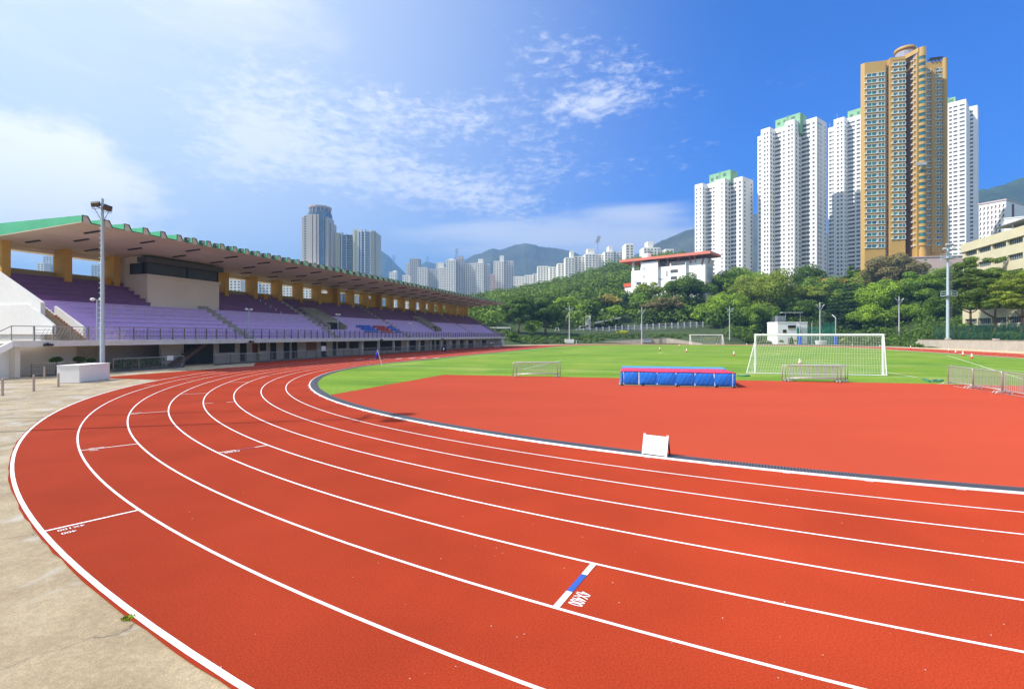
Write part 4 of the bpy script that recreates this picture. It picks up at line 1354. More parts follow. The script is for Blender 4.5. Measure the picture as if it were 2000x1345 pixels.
X, Y = gp(957, 678.6); person('person in a white shirt stooping over small white hurdles beyond the straight', (X, Y, .004), RAD(-10))
for i, x in enumerate((926, 936.5, 944, 949, 967.5, 972, 975)):
    X, Y = gp(x, 678.8 - .12 * i); 
    if i == 0:
        t = thing('training_hurdle', 'low white training hurdle in the line beside the stooping person', 'hurdle', (X, Y, .004), RAD(60), 'white training hurdles')
        q = MB(); q.bar((-.3, 0, 0), (0, 0, .72), .05, .05); q.bar((.3, 0, 0), (0, 0, .72), .05, .05); q.build('frame', white, t)
        q = MB(); q.bar((-.2, -.5, .25), (-.2, .5, .25), .05, .05); q.build('crossbar', white, t); ph = t
    else: copy_tree(ph, (X, Y, .004), RAD(60 + 5 * i))

# ------------------------------------------------------------------ hillside beyond the far bend
def sstep(a_, b_, x):
    t_ = np.clip((x - a_) / (b_ - a_), 0, 1); return t_ * t_ * (3 - 2 * t_)


def vnoise(X, Y, s, seed):
    r = np.random.default_rng(seed); out = np.zeros_like(X)
    for k in range(6):
        a_ = r.uniform(0, 2 * pi); f = s * r.uniform(.6, 1.8); ph = r.uniform(0, 6)
        out += np.sin((X * cos(a_) + Y * sin(a_)) * f + ph)
    return out / 6


def terrain(X, Y):
    X = np.asarray(X, float); Y = np.asarray(Y, float)
    x_ = X - CX; y_ = Y - CY
    u = x_ * DS + y_ * DC; v = -x_ * DC + y_ * DS
    d = np.where(u > STR, np.hypot(u - STR, v), np.abs(v)) - 46.4
    rt = sstep(-40, -50, v) * sstep(STR + 30, STR + 8, u)
    az_ = X / np.maximum(Y, 1); dl = d - 24 * sstep(.44, .50, az_) * sstep(.84, .76, az_) * sstep(80, 50, d)
    lo = np.interp(dl, [-1, 8.8, 9.4, 14, 25, 45, 70], [-.05, -.05, .3, 1.7, 3.3, 6.3, 9])
    lr = np.interp(d, [-1, 14.4, 14.6, 24, 40, 70], [-.05, -.05, 2.0, 2.6, 4.6, 9])
    z = lo * (1 - rt) + lr * rt
    az = X / np.maximum(Y, 1)
    zr = np.interp(az, [-.25, -.12, -.04, .1, .2, .29, .36, .44, .54, .75, 1.0], [0, 22, 33, 46, 57, 65, 64, 46, 36, 36, 40])
    t_ = np.clip((d - 45) / 215, 0, 1)
    hill = zr * (t_ ** .85) + vnoise(X, Y, .03, 3) * 2.5 * t_
    z = np.where(d > 45, np.maximum(z * (1 - t_), 0) + hill, z)
    left = sstep(44, 18, v) + sstep(-.3, -.05, az) * sstep(110, 200, Y) * sstep(88, 120, u)
    z = z * np.clip(left, 0, 1)
    return np.where(d < 8.8, -.05, z)


gx = np.arange(-190, 520, 5.0); gy = np.arange(40, 620, 5.0)
GX, GY = np.meshgrid(gx, gy); GZ = terrain(GX, GY)
ny, nx = GX.shape
V = np.stack([GX, GY, GZ - .02], -1).reshape(-1, 3)
ii = np.arange(ny * nx).reshape(ny, nx)
Q = np.stack([ii[:-1, :-1], ii[:-1, 1:], ii[1:, 1:], ii[1:, :-1]], -1).reshape(-1, 4)
zq = V[Q][:, :, 2].max(1); Q = Q[zq > -.06]
hillm = M('scrub_covered_soil', (.035, .060, .016), .95, noise=(.08, .35, 6), noise2=(.7, .3, 6))
structure(np_mesh('hillside', V, Q, hillm))


def gz(X, Y): return float(terrain(np.array([X]), np.array([Y]))[0])


# retaining walls
wallm = M('pale_stone_wall', (.47, .41, .34), .85, noise=(.6, .10, 6), noise2=(4, .10, 4), bump=(6, .3))
def wall_line(name, label, pts, mat, th=.35, cap=None):
    """pts: (X, Y, height) along the foot of the wall."""
    t = thing(name, label, 'wall', (pts[0][0], pts[0][1], 0))
    mb = MB((pts[0][0], pts[0][1], 0)); cp = MB((pts[0][0], pts[0][1], 0))
    for a_, b_ in zip(pts, pts[1:]):
        d = Vector((b_[0] - a_[0], b_[1] - a_[1], 0)).normalized(); nn = Vector((-d.y, d.x, 0))
        if nn.y < 0: nn = -nn
        nn *= th
        vs = [(a_[0], a_[1], -.05), (b_[0], b_[1], -.05), (b_[0] + nn.x, b_[1] + nn.y, -.05), (a_[0] + nn.x, a_[1] + nn.y, -.05)]
        vs += [(a_[0], a_[1], a_[2]), (b_[0], b_[1], b_[2]), (b_[0] + nn.x, b_[1] + nn.y, b_[2]), (a_[0] + nn.x, a_[1] + nn.y, a_[2])]
        mb.add(vs, [(3, 2, 1, 0), (4, 5, 6, 7), (0, 1, 5, 4), (1, 2, 6, 5), (2, 3, 7, 6), (3, 0, 4, 7)])
        o_ = nn.normalized() * .05
        cp.add([(p[0] - o_.x + k_ * (nn.x + 2 * o_.x), p[1] - o_.y + k_ * (nn.y + 2 * o_.y), p[2] + h_) for h_ in (.002, .10) for p, k_ in ((a_, 0), (b_, 0), (b_, 1), (a_, 1))],
               [(3, 2, 1, 0), (4, 5, 6, 7), (0, 1, 5, 4), (1, 2, 6, 5), (2, 3, 7, 6), (3, 0, 4, 7)])
    mb.build('wall_face', mat, t); cp.build('coping', cap or M('wall_coping_' + str(len(MATS)), (.30, .27, .23), .85), t)
    return t


w0, w1, w2, w3 = (1100, 182, 669), (1190, 180, 665.8), (1302, 178.5, 659.5), (1372, 173, 670.5)
def wp(x, Y, yt): p = at(x, yt, Y); return (p[0], p[1], max(.12, p[2]))
wall_line('retaining_wall', 'tapering pale concrete retaining wall with a corner, left of the far goal', [wp(*w0), wp(*w1), wp(*w2), wp(*w3)], wallm)
rv = -55.0
pts = []
for u, h in ((111.5, .2), (107.5, 1.85), (96, 1.9), (78, 1.95), (60, 2.0), (30, 2.0)): pts.append((*W(u, rv)[:2], h))
t = wall_line('retaining_wall', 'long low pale stone wall along the far straight under the cream building', pts, wallm)
X, Y, _ = W(94.2, rv + .06); q = MB(); q.box(-.6, .6, -.45, .3, -.05, 2.35); q.build('wall_pier', wallm, t, loc=(X - pts[0][0], Y - pts[0][1], 0), rz=RZ)
X, Y, _ = W(76.2, rv + .06); q = MB(); q.box(-.5, .5, -.4, .3, -.05, 2.35); q.build('wall_pier', wallm, t, loc=(X - pts[0][0], Y - pts[0][1], 0), rz=RZ)


mb = MB(); mb.prism([W(*p)[:2] for p in ((30, -55.3), (111, -55.3), (111, -66), (30, -66))], -.04, 1.86); structure(mb.build('raised_terrace', hillm))
# lamp posts with forked heads round the far bend
def lamp(label, x, yb, yt, Y, base=None):
    X = (x - 1000) / F * Y; zt_ = CAM + (H0 - yt) / F * Y; z0 = max(gz(X, Y), 0)
    t = thing('lamp_post', label, 'lamp post', (X, Y, z0), 0, 'lamp posts round the far bend')
    h = zt_ - z0
    q = MB(); q.tube([(0, 0, 0), (0, 0, h)], [.19, .12], 8); q.build('pole', M('lavender_grey_paint_%d' % x, (.50, .50, .60), .5), t)
    for s_ in (-1, 1):
        q = MB(); q.tube([(0, 0, h * .80), (s_ * 1.0, -.2, h * .905)], .05, 5); q.build('arm', polem, t)
        q = MB(); q.bar((s_ * .75, -.2, h * .90), (s_ * 1.35, -.2, h * .945), .32, .22); q.build('floodlight', chipm, t)
    q = MB(); q.tube([(-1.0, -.2, h * .905), (1.0, -.2, h * .905)], .03, 5); q.build('crossarm', polem, t)
    if base:
        q = MB(); w, hh = base; q.box(-w / 2, w / 2, -.6, .9, 0, hh); o = q.build('base_block', white, t); bevel(o, .03)
    return t


lamp('slim lamp post on a wide white block, leftmost on the far bend', 1112, 670, 597, 174, (3.1, 1.3))
lamp('slim lamp post beside the corner of the tapering retaining wall', 1253.5, 668, 600, 177)
lamp('slim lamp post between the far goal and the two small cypresses', 1425, 668, 598, 176)
lamp('slim lamp post standing in the green net cage beside the white hut', 1601.5, 672, 590, 166)
lamp('slim lamp post beside a white planter in front of the yellow-green trees', 1756, 673, 578, 160)
for (x, y, Y, w, h, nm, lab, ct) in ((1264, 664, 178.5, 3.2, 1.4, 'metal_cabinet', 'silver metal cabinet behind the lamp post at the retaining wall', 'cabinet'),):
    X = (x - 1000) / F * Y; q = MB(); q.box(-w / 2, w / 2, 0, 1.0, 0, h); q.box(-w / 2 - .1, w / 2 + .1, -.1, 1.1, h, h + .1); tag(q.build(nm, chipm, None, loc=(X, Y, max(.3, gz(X, Y)) + .1)), lab, ct)
for x, y, Y, w, lab in ((1603, 672, 163.5, 3.9, 'white tub planter at the foot of the lamp post in the green cage'), (1746, 674, 158, 2.9, 'white tub planter at the foot of the lamp post by the yellow-green trees')):
    X = (x - 1000) / F * Y; q = MB(); q.lathe([(w * .40, 0), (w * .5, 1.25), (w * .44, 1.3), (w * .42, 1.1)], (0, 0), 16); o = q.build('tub_planter', white, None, loc=(X, Y, 0)); o.scale = (1, .5, 1); tag(o, lab, 'planter')
for (x, y, Y, lab) in ((1125.5, 671, 173, 'short white post right of the leftmost lamp post block'),):
    X = (x - 1000) / F * Y; q = MB(); q.lathe([(.09, 0), (.09, 1.2), (.05, 1.28)], (0, 0), 8); tag(q.build('marker_post', white, None, loc=(X, Y, 0)), lab, 'post')

# tall mast with ladder
X, Y, _ = W(94.2, rv + .0); Y0 = Y
x_ = 1000 + F * X / Y
zt_ = CAM + (H0 - 480) / F * Y
t = thing('floodlight_mast', 'tall pale blue mast with a ladder and two platforms, before the cream building', 'floodlight mast', (X, Y, 2.36))
h = zt_ - 2.36
q = MB(); q.tube([(0, 0, 0), (0, 0, h * .45), (0, 0, h)], [.36, .3, .2], 12); q.build('pole', polem, t)
q = MB()
for s_ in (.62, 1.02): q.tube([(s_, .1, h * .18), (s_, .1, h * .83)], .03, 5)
for i in range(60): q.tube([(.62, .1, h * (.18 + .011 * i)), (1.02, .1, h * (.18 + .011 * i))], .02, 4)
for i in range(20): q.tube([(.5, .1, h * (.2 + .032 * i)), (.55, -.35, h * (.2 + .032 * i)), (1.1, -.35, h * (.2 + .032 * i)), (1.15, .1, h * (.2 + .032 * i))], .02, 4)
q.build('ladder', steel, t)
for f in (.455, .86):
    q = MB(); q.box(-1.0, 1.5, -.8, .8, h * f, h * f + .12)
    for xx in (-1, 1.5):
        for yy in (-.8, .8): q.tube([(xx, yy, h * f), (xx, yy, h * f + 1.1)], .03, 4)
    for zz in (.55, 1.1): q.tube([(-1, -.8, h * f + zz), (1.5, -.8, h * f + zz), (1.5, .8, h * f + zz), (-1, .8, h * f + zz), (-1, -.8, h * f + zz)], .03, 4)
    q.build('platform', polem, t)
for dx, dz in ((-1.1, -.9), (-.4, .1), (.6, .2), (1.2, -.9)):
    q = MB(); q.bar((0, 0, h + dz - .2), (dx, -.3, h + dz), .06, .06); q.build('arm', steeld, t)
    q = MB(); q.bar((dx - .1, -.6, h + dz - .1), (dx + .1, -.1, h + dz + .25), .62, .4); q.build('floodlight', chipm, t)

# white timing hut
Y = 176; X0, _, zt0 = at(1518.5, 630.5, Y); X1 = at(1577, 630, Y)[0]
t = thing('timing_hut', 'small white two-storey hut with dark window slots behind the near goal', 'hut', (X0, Y, 0))
w = X1 - X0; hh = zt0
q = MB(); q.box(0, w, 0, 7, 0, hh); q.box(-.1, w + .1, -.1, 7.1, hh + .002, hh + .35); q.build('wall', whiteb, t)
for x0, x1, y0, y1 in ((1539, 1554, 635, 640.5), (1529, 1536, 643.5, 649), (1557, 1564, 643.5, 649)):
    a_ = (x0 - 1518.5) / 58.5 * w; b_ = (x1 - 1518.5) / 58.5 * w; za_, zb_ = CAM + (H0 - y1) / F * Y, CAM + (H0 - y0) / F * Y
    q = MB(); q.box(a_, b_, -.05, .02, za_, zb_); o = q.build('window', blackglass, t)
    q = MB(); q.box(a_ - .1, b_ + .1, -.16, -.0, za_ - .22, za_ - .02); q.build('sill', M('yellow_sill_%d' % x0, (.6, .5, .15), .6), o)
q = MB(); q.box(3.6, 4.6, -.05, .02, 0, 2.2); q.build('door', chipm, t)
q = MB()
for i in range(9): q.box(w + .3 + i * .0, w + 1.6, 1 + .5 * i, 1.45 + .5 * i, .28 * i + .2, .28 * i + .3)
q.tube([(w + 1.6, 1, 1.3), (w + 1.6, 5.2, 3.7), (w + 1.6, 7, 3.7)], .05, 5); q.tube([(w + 1.6, 1, .2), (w + 1.6, 1, 1.3)], .04, 5); q.tube([(w + 1.6, 5.2, 2.4), (w + 1.6, 5.2, 3.7)], .04, 5)
q.build('outside_stair', steel, t)

# hammer cage: blue padded uprights and green net
Y = 165; xl, xr = at(1563, 0, Y)[0], at(1633, 0, Y)[0]
t = thing('throwing_cage', 'green net throwing cage with two blue padded posts beyond the near goal', 'cage', (xl, Y, 0))
w = xr - xl
for x in (.0, w):
    q = MB(); q.tube([(x, 0, 0), (x, 0, 3.3)], .55, 10); q.build('padding', bluem, t)
    q = MB(); q.tube([(x, .2, 0), (x, .2, 6.3 + (x > 0) * 2.4), (x - .0, 2, 7.0 + (x > 0) * 2.8)], .16, 7); q.build('post', chipm, t)
for k_ in range(2):
    q = MB(); x = w * (.32 + .36 * k_); q.tube([(x, 7, 0), (x, 7, 7.2)], .12, 6); q.build('post', chipm, t)
q = MB(); path = [(0, .2), (w * .1, 4), (w * .32, 7), (w * .68, 7), (w * .92, 4), (w, .2)]
for (a_, b_) in zip(path, path[1:]):
    for i in range(26):
        f = i / 26; x, y = a_[0] + (b_[0] - a_[0]) * f, a_[1] + (b_[1] - a_[1]) * f; top_ = 6.2 - .8 * sin(pi * f) + (2 * max(0, (x / w - .8)) * 5)
        q.tube([(x, y, .1), (x, y, top_)], .035, 3)
    for j in range(20):
        zz = .3 + j * .29; q.tube([(a_[0], a_[1], zz), ((a_[0] + b_[0]) / 2, (a_[1] + b_[1]) / 2, zz - .1), (b_[0], b_[1], zz)], .035, 3)
q.build('net', greennet, t)

# benches
for x, y, Y, lab in ((1869, 656, 129, 'weathered brown bench on the wall top beside the tall mast'),):
    X, Y_, z = at(x, 659.5, Y); t = thing('bench', lab, 'bench', (X, Y_, max(gz(X, Y_), z)), RZ - pi / 2)
    q = MB(); q.box(-2.0, 2.0, -.3, .3, .48, .56); q.build('seat', timber, t)
    q = MB(); q.box(-2.0, 2.0, .3, .36, .6, 1.15); q.build('backrest', timber, t)
    for xx in (-1.7, 0, 1.7): q = MB(); q.box(xx - .06, xx + .06, -.25, .35, 0, .48); q.build('leg', darkm, t)

# green mesh fence behind the wall
t = thing('mesh_fence', 'dark green mesh fence on the stone wall below the cream building', 'fence', W(106, rv - 2.2, 2.0), RZ + pi)
L = 80; q = MB()
for i in range(400): q.box(i * .2, i * .2 + .03, 0, .03, .2, 3.2)
for j in range(16): q.box(0, L, .031, .05, .2 + j * .2, .225 + j * .2)
q.build('mesh_panel', M('dark_green_wire', (.02, .075, .05), .6), t)
for i in range(27):
    q = MB(); q.box(i * 3 - .06, i * 3 + .06, -.1, .02, 0, 3.3); q.build('post', M('green_fence_post_%d' % i, (.02, .09, .06), .6) if i == 0 else MATS['green_fence_post_0'], t)

# bank road with balustrade
def line_at(pts, z_off=0): return [at(*p) for p in pts]


road = [(1000, 661, 205), (1070, 657, 205), (1140, 651.5, 206), (1215, 646, 207), (1300, 641, 208), (1385, 638.5, 210)]
mb = MB(); a_ = [Vector(at(*p)) for p in road]
for p, q_ in zip(a_, a_[1:]):
    d = (q_ - p); d.z = 0; d.normalize(); nn = Vector((-d.y, d.x, 0)) * 8
    mb.add([tuple(p), tuple(q_), tuple(q_ + nn), tuple(p + nn), (p.x, p.y, p.z - 3), (q_.x, q_.y, q_.z - 3)], [(0, 1, 2, 3), (4, 5, 1, 0)])
structure(mb.build('bank_road', concm))
t = thing('balustrade', 'pale lavender-grey balustrade with square posts along the bank road', 'fence', tuple(a_[0]))
balm = M('lavender_grey_balustrade', (.50, .50, .56), .6)
o0 = a_[0]
rails = MB(tuple(o0)); cnt = 0
for p, q_ in zip(a_, a_[1:]):
    for zz in (.55, 1.05, 1.75): rails.bar(p + Vector((0, 0, zz)), q_ + Vector((0, 0, zz)), .16, .18)
rails.build('rail', balm, t)
for p, q_ in zip(a_, a_[1:]):
    k = max(1, round((q_ - p).length / 2.75))
    for i in range(k):
        c_ = p.lerp(q_, i / k); q = MB(); q.box(-.2, .2, -.2, .2, -.1, 2.35); q.build('post', balm, t, loc=tuple(c_ - o0))

# bus shelter and hoarding on the road
Y = 212; p = Vector(at(1186, 646, Y)); t = thing('bus_shelter', 'long grey flat-roofed shelter behind the balustrade', 'shelter', tuple(p)); w = 52 / F * Y
q = MB(); q.add([(-w / 2, -1, 3.0), (w / 2, -1, 5.3), (w / 2, 3, 5.3), (-w / 2, 3, 3.0), (-w / 2, -1, 3.5), (w / 2, -1, 5.8), (w / 2, 3, 5.8), (-w / 2, 3, 3.5)], [(3, 2, 1, 0), (4, 5, 6, 7), (0, 1, 5, 4), (1, 2, 6, 5), (2, 3, 7, 6), (3, 0, 4, 7)]); q.build('roof', chipm, t)
for x in (-w / 2 + .4, -w / 6, w / 6, w / 2 - .4): q = MB(); q.box(x - .12, x + .12, 2.5, 2.75, 0, 4.2 + x * .22); q.build('post', chipm, t)
q = MB(); q.box(-w / 2, w / 2, 2.8, 2.95, .2, 2.8); q.build('rear_panel', M('dark_shelter_panel', (.06, .06, .06), .5), t)
p = Vector(at(1148.5, 647, 209)); t = thing('hoarding', 'tall white board with faint cross lines above the balustrade', 'board', tuple(p))
q = MB(); q.box(-1.1, 1.1, 0, .2, .6, 6.6); q.build('panel', white, t)
q = MB()
for zz in (2.0, 3.4, 4.8): q.box(-1.1, 1.1, -.03, -.002, zz, zz + .08)
q.box(.2, .3, -.03, -.002, .7, 6.5); q.build('batten', chipm, t)
for x in (-.8, .8): q = MB(); q.box(x - .08, x + .08, .21, .35, -.2, 6.0); q.build('post', chipm, t)
p = Vector(at(1116, 651, 208)); t = thing('parked_van', 'pale van with dark windows left of the tall white board', 'van', tuple(Vector(at(1137, 648.5, 209))))
q = MB(); q.yprism([(-1.5, .3), (1.6, .3), (1.6, 2.6), (-1.0, 2.6), (-1.5, 1.7)], 0, 2); o = q.build('body', beige, t); bevel(o, .08)
q = MB(); q.box(-.7, 1.3, -.03, .0, 1.5, 2.3); q.build('window', blackglass, t)
for x in (-1.2, 1.3): q = MB(); q.tube([(x, -.05, .4), (x, .3, .4)], .4, 12); q.build('wheel', rubber, t)
p = Vector(at(1088, 655.5, 200)); t = thing('step_trestle', 'white lattice trestle standing below the road left of the van', 'trestle', (p.x, p.y, p.z - .2))
q = MB()
for s_ in (-1, 1):
    q.bar((-1.4, s_ * .4, 0), (-.5, s_ * .2, 3.4), .14, .14); q.bar((1.4, s_ * .4, 0), (.5, s_ * .2, 3.4), .14, .14); q.bar((-.5, s_ * .2, 3.4), (.5, s_ * .2, 3.4), .14, .14)
for f in (.2, .45, .7): q.bar((-1.4 + .9 * f, -.4, 3.4 * f), (1.4 - .9 * f, -.4, 3.4 * f), .1, .1); q.bar((-1.4 + .9 * f, -.4, 3.4 * f), (-1.4 + .9 * f, .4, 3.4 * f), .1, .1)
q.build('frame', white, t)
p = Vector(at(982, 656, 190)); t = thing('coach', 'white coach with dark side windows showing past the far end of the grandstand', 'coach', tuple(p), RAD(4))
q = MB(); q.box(-5, 3.0, 0, 2.6, .4, 3.3); o = q.build('body', white, t); bevel(o, .12)
q = MB(); q.box(-4.6, 2.7, -.04, .0, 1.5, 2.8); q.build('window', blackglass, t)
for x in (-3.4, 1.6): q = MB(); q.tube([(x, -.05, .5), (x, .3, .5)], .5, 12); q.build('wheel', rubber, t)
# footbridge parapet glimpsed in the trees, small roofs
p = Vector(at(1518, 640, 186)); t = thing('steel_platform', 'grey steel platform with railings glimpsed in the trees above the white hut', 'platform', tuple(at(1508, 628, 190)))
w = 24 / F * 190
q = MB(); q.box(0, w, 0, 3, -.5, 0); q.build('deck', chipm, t)
q = MB()
for i in range(8): q.box(w * i / 7 - .04, w * i / 7 + .04, 0, .08, 0, 1.9)
for zz in (.6, 1.2, 1.85): q.box(0, w, 0, .06, zz, zz + .08)
q.build('railing', chipm, t); q = MB(); q.box(w * .5, w * 1.1, .4, 2.4, .05, 2.2); q.build('cabin', M('slate_blue_cabin', (.20, .23, .27), .6), t)
q = MB(); q.box(w * .9, w * 2.6, .5, 2.4, 3.4, 3.55); q.box(w * 1.2, w * 1.23, 1, 1.1, -4, 3.4); q.box(w * 2.4, w * 2.43, 1, 1.1, -4, 3.4); q.build('canopy', white, t)
p = at(1128, 592, 262); t = thing('slope_building', 'low grey roofed building half hidden in the wooded slope', 'building', (p[0], p[1], p[2] - 9), RAD(14))
q = MB(); q.box(-6.5, 6.5, 0, 8, 0, 9.2); q.build('wall', offw, t)
q = MB(); q.add([(-7, -.6, 9.2), (7, -.6, 9.2), (7, 8.5, 9.2), (-7, 8.5, 9.2), (-5, 3.5, 11.5), (7, 3.5, 13.0)], [(0, 1, 5, 4), (1, 2, 5), (2, 3, 4, 5), (3, 0, 4), (3, 2, 1, 0)]); q.build('roof', M('slate_grey_roof', (.28, .30, .34), .7), t)
p = at(1637, 556, 235); t = thing('tiled_house', 'bright red roof showing between the tree tops below the white towers', 'house', (p[0], p[1], p[2] - 8))
q = MB(); q.box(-7, 7, 0, 8, 0, 9); q.build('wall', offw, t); q = MB(); q.add([(-8, -1, 9), (8, -1, 9), (8, 9, 9), (-8, 9, 9), (-6.5, 4, 11.2), (6.5, 4, 11.2)], [(0, 1, 5, 4), (1, 2, 5), (2, 3, 4, 5), (3, 0, 4), (3, 2, 1, 0)]); q.build('roof', M('vivid_red_roof', (.55, .06, .03), .6), t)

# ------------------------------------------------------------------ buildings
winm = M('dark_window', (.12, .13, .145), .15, noise=(.3, .4, 2), spec=.6)
slotm = M('shaded_balcony', (.09, .095, .10), .6)


def add_windows(root, specs, mats, name='window', limit=100, frame=0.0):
    """specs: (x, y, z, nx, ny, w, h) window centres on faces; the first ones are parts of their own."""
    rl = root.location; cache = {}
    rest = MB(tuple(rl))
    for i, (x, y, z, nx_, ny_, w, h) in enumerate(specs):
        tx, ty = -ny_, nx_
        def put(mb_, ox, oy, oz):
            def bx_(w_, h_, d0, d1, mi):
                vs = []
                for dd in (d0, d1):
                    for sx, sz in ((-1, -1), (1, -1), (1, 1), (-1, 1)):
                        vs.append((ox + tx * sx * w_ / 2 + nx_ * dd, oy + ty * sx * w_ / 2 + ny_ * dd, oz + sz * h_ / 2))
                mb_.add(vs, [(4, 5, 6, 7), (0, 1, 5, 4), (1, 2, 6, 5), (2, 3, 7, 6), (3, 0, 4, 7)], mi)
            if frame:
                bx_(w + frame * 2, frame, -.05, .22, 1) if False else None
                for sx in (-1, 1):
                    vs = []
                q2 = frame
                bx_(w, h, -.05, .06, 0)
                for (cx_, cz_, ww, hh_) in ((0, h / 2, w + q2, q2), (0, -h / 2, w + q2 * 2, q2 * 1.3), (-w / 2, 0, q2, h), (w / 2, 0, q2, h), (0, 0, q2 * .5, h)):
                    vs = []
                    for dd in (-.05, .18 if cz_ >= 0 else .3):
                        for sx, sz in ((-1, -1), (1, -1), (1, 1), (-1, 1)):
                            vs.append((ox + tx * (cx_ + sx * ww / 2) + nx_ * dd, oy + ty * (cx_ + sx * ww / 2) + ny_ * dd, oz + cz_ + sz * hh_ / 2))
                    mb_.add(vs, [(4, 5, 6, 7), (0, 1, 5, 4), (1, 2, 6, 5), (2, 3, 7, 6), (3, 0, 4, 7)], 1)
            else:
                bx_(w, h, -.05, .07, 0)
                bx_(w * 1.05, .10, -.05, .32, 1) if False else None
        if i < limit:
            key = (round(nx_, 3), round(ny_, 3), round(w, 2), round(h, 2))
            if key not in cache:
                q_ = MB(); put(q_, 0, 0, 0); o = q_.build(name, mats, root); cache[key] = o.data
            else:
                o = bpy.data.objects.new(name, cache[key]); COL.objects.link(o); o.parent = root
            o.location = (x - rl.x, y - rl.y, z - rl.z)
        else: put(rest, x, y, z)
    if rest.v: tag(rest.build(name, mats, root), kind='stuff')


def ray_line(px, P, d):
    """distance t along P + t d at which the line crosses the sight line of column px"""
    k = (px - 1000) / F
    return (k * P[1] - P[0]) / (d[0] - k * d[1])


def sawtower(label, xR, strips, xL, Y0, ang, floor, zb, cols_lit, cols_side, pent=None, wall=None, depth=16, wall2=None, limit=100):
    """strips: list of (corner px, left end px, top px y at the corner) from right to left."""
    a_ = (-sin(ang), cos(ang)); b_ = (cos(ang), sin(ang)); na = (-b_[0], -b_[1]); nb = (-a_[0], -a_[1])
    wall = wall or whiteb
    P = ((strips[0][0] - 1000) / F * Y0, Y0)
    root = thing('apartment_tower', label, 'tower', (P[0], P[1], zb))
    specs = []; side0 = ray_line(xR, P, b_)
    info = []
    for i, (xc, xe, yt) in enumerate(strips):
        if i > 0:
            s_ = ray_line(xc, E, (-b_[0], -b_[1])); side = s_
            P = (E[0] - b_[0] * s_, E[1] - b_[1] * s_)
        else: side = side0
        zt_ = CAM + (H0 - yt) / F * P[1]
        L_ = ray_line(xe, P, a_)
        E = (P[0] + a_[0] * L_, P[1] + a_[1] * L_)
        ex = L_ + (1.2 if i < len(strips) - 1 else 0)
        dp = max(depth, side0 + 0) if i else side0
        if i: dp = depth + i * .7
        q_ = MB((root.location.x, root.location.y, root.location.z))
        pts = [P, (P[0] + b_[0] * dp, P[1] + b_[1] * dp), (P[0] + b_[0] * dp + a_[0] * ex, P[1] + b_[1] * dp + a_[1] * ex), (P[0] + a_[0] * ex, P[1] + a_[1] * ex)]
        q_.prism(pts, zb, zt_); w_ = q_.build('wing', wall, root)
        q_ = MB(tuple(root.location)); 
        q_.prism([(x + na[0] * .12 * 0, y) for x, y in pts], zt_ + .002, zt_ + .5); q_.build('parapet', wall, w_)
        nf = int((zt_ - 3.0 - zb) / floor)
        for k in range(nf):
            z = zt_ - 3.2 - floor * k
            for (f, w, h) in cols_lit[i]:
                specs.append((P[0] + a_[0] * L_ * f, P[1] + a_[1] * L_ * f, z, na[0], na[1], w, h))
            for (f, w, h) in cols_side[i]:
                specs.append((P[0] + b_[0] * side * f, P[1] + b_[1] * side * f, z, nb[0], nb[1], w, h))
        info.append((P, E, L_, side, zt_))
    RND.shuffle(specs)
    specs.sort(key=lambda s: -s[2])
    add_windows(root, specs, [winm, wall], limit=limit)
    if pent:
        (xc, xl, xr, ytop, ybot, st) = pent
        P, E, L_, side, zt_ = info[st]
        C_ = (P[0] + b_[0] * 6, P[1] + b_[1] * 6); C_ = (C_[0] + a_[0] * ray_line(xc, C_, a_), C_[1] + a_[1] * ray_line(xc, C_, a_))
        la = ray_line(xl, C_, a_); lb = ray_line(xr, C_, b_)
        z1 = CAM + (H0 - ytop) / F * C_[1]; z0_ = min(i_[4] for i_ in info) - 1
        pts = [C_, (C_[0] + b_[0] * lb, C_[1] + b_[1] * lb), (C_[0] + b_[0] * lb + a_[0] * la, C_[1] + b_[1] * lb + a_[1] * la), (C_[0] + a_[0] * la, C_[1] + a_[1] * la)]
        q_ = MB(tuple(root.location)); q_.prism(pts, z0_, z1); pn = q_.build('roof_house', mintm, root)
        for f, w, zf in ((.86, 2.0, .35), (.62, 1.6, .42), (.28, 2.4, .5)):
            x, y = C_[0] + a_[0] * la * f, C_[1] + a_[1] * la * f
            q_ = MB(tuple(root.location)); hgt = (z1 - zt_)
            q_.add([(x - a_[0] * w / 2 + na[0] * d_, y - a_[1] * w / 2 + na[1] * d_, zt_ + hgt * zf) for d_ in (-.02, .06)] + [(x + a_[0] * w / 2 + na[0] * d_, y + a_[1] * w / 2 + na[1] * d_, zt_ + hgt * zf) for d_ in (-.02, .06)] +
                   [(x - a_[0] * w / 2 + na[0] * d_, y - a_[1] * w / 2 + na[1] * d_, zt_ + hgt * (zf + .3)) for d_ in (-.02, .06)] + [(x + a_[0] * w / 2 + na[0] * d_, y + a_[1] * w / 2 + na[1] * d_, zt_ + hgt * (zf + .3)) for d_ in (-.02, .06)],
                   [(1, 3, 7, 5), (0, 1, 5, 4), (2, 6, 7, 3), (4, 5, 7, 6), (0, 2, 3, 1)]); q_.build('louvre', M('louvre_green', (.10, .17, .12), .6) if 'louvre_green' not in MATS else MATS['louvre_green'], pn)
        q_ = MB(tuple(root.location)); x, y = C_[0] + a_[0] * la * .5 + na[0] * .3, C_[1] + a_[1] * la * .5 + na[1] * .3
        q_.tube([(x, y, zt_), (x, y, z1 + 1)], .16, 6); q_.build('pipe', mintm, pn)
    # aerials
    for k in range(2):
        P, E, L_, side, zt_ = info[min(k + 1, len(info) - 1)]
        q_ = MB(tuple(root.location)); x, y = E[0] + b_[0] * 3, E[1] + b_[1] * 3; q_.tube([(x, y, zt_), (x, y, zt_ + 5)], .12, 5); q_.build('aerial', chipm, root)
    return root


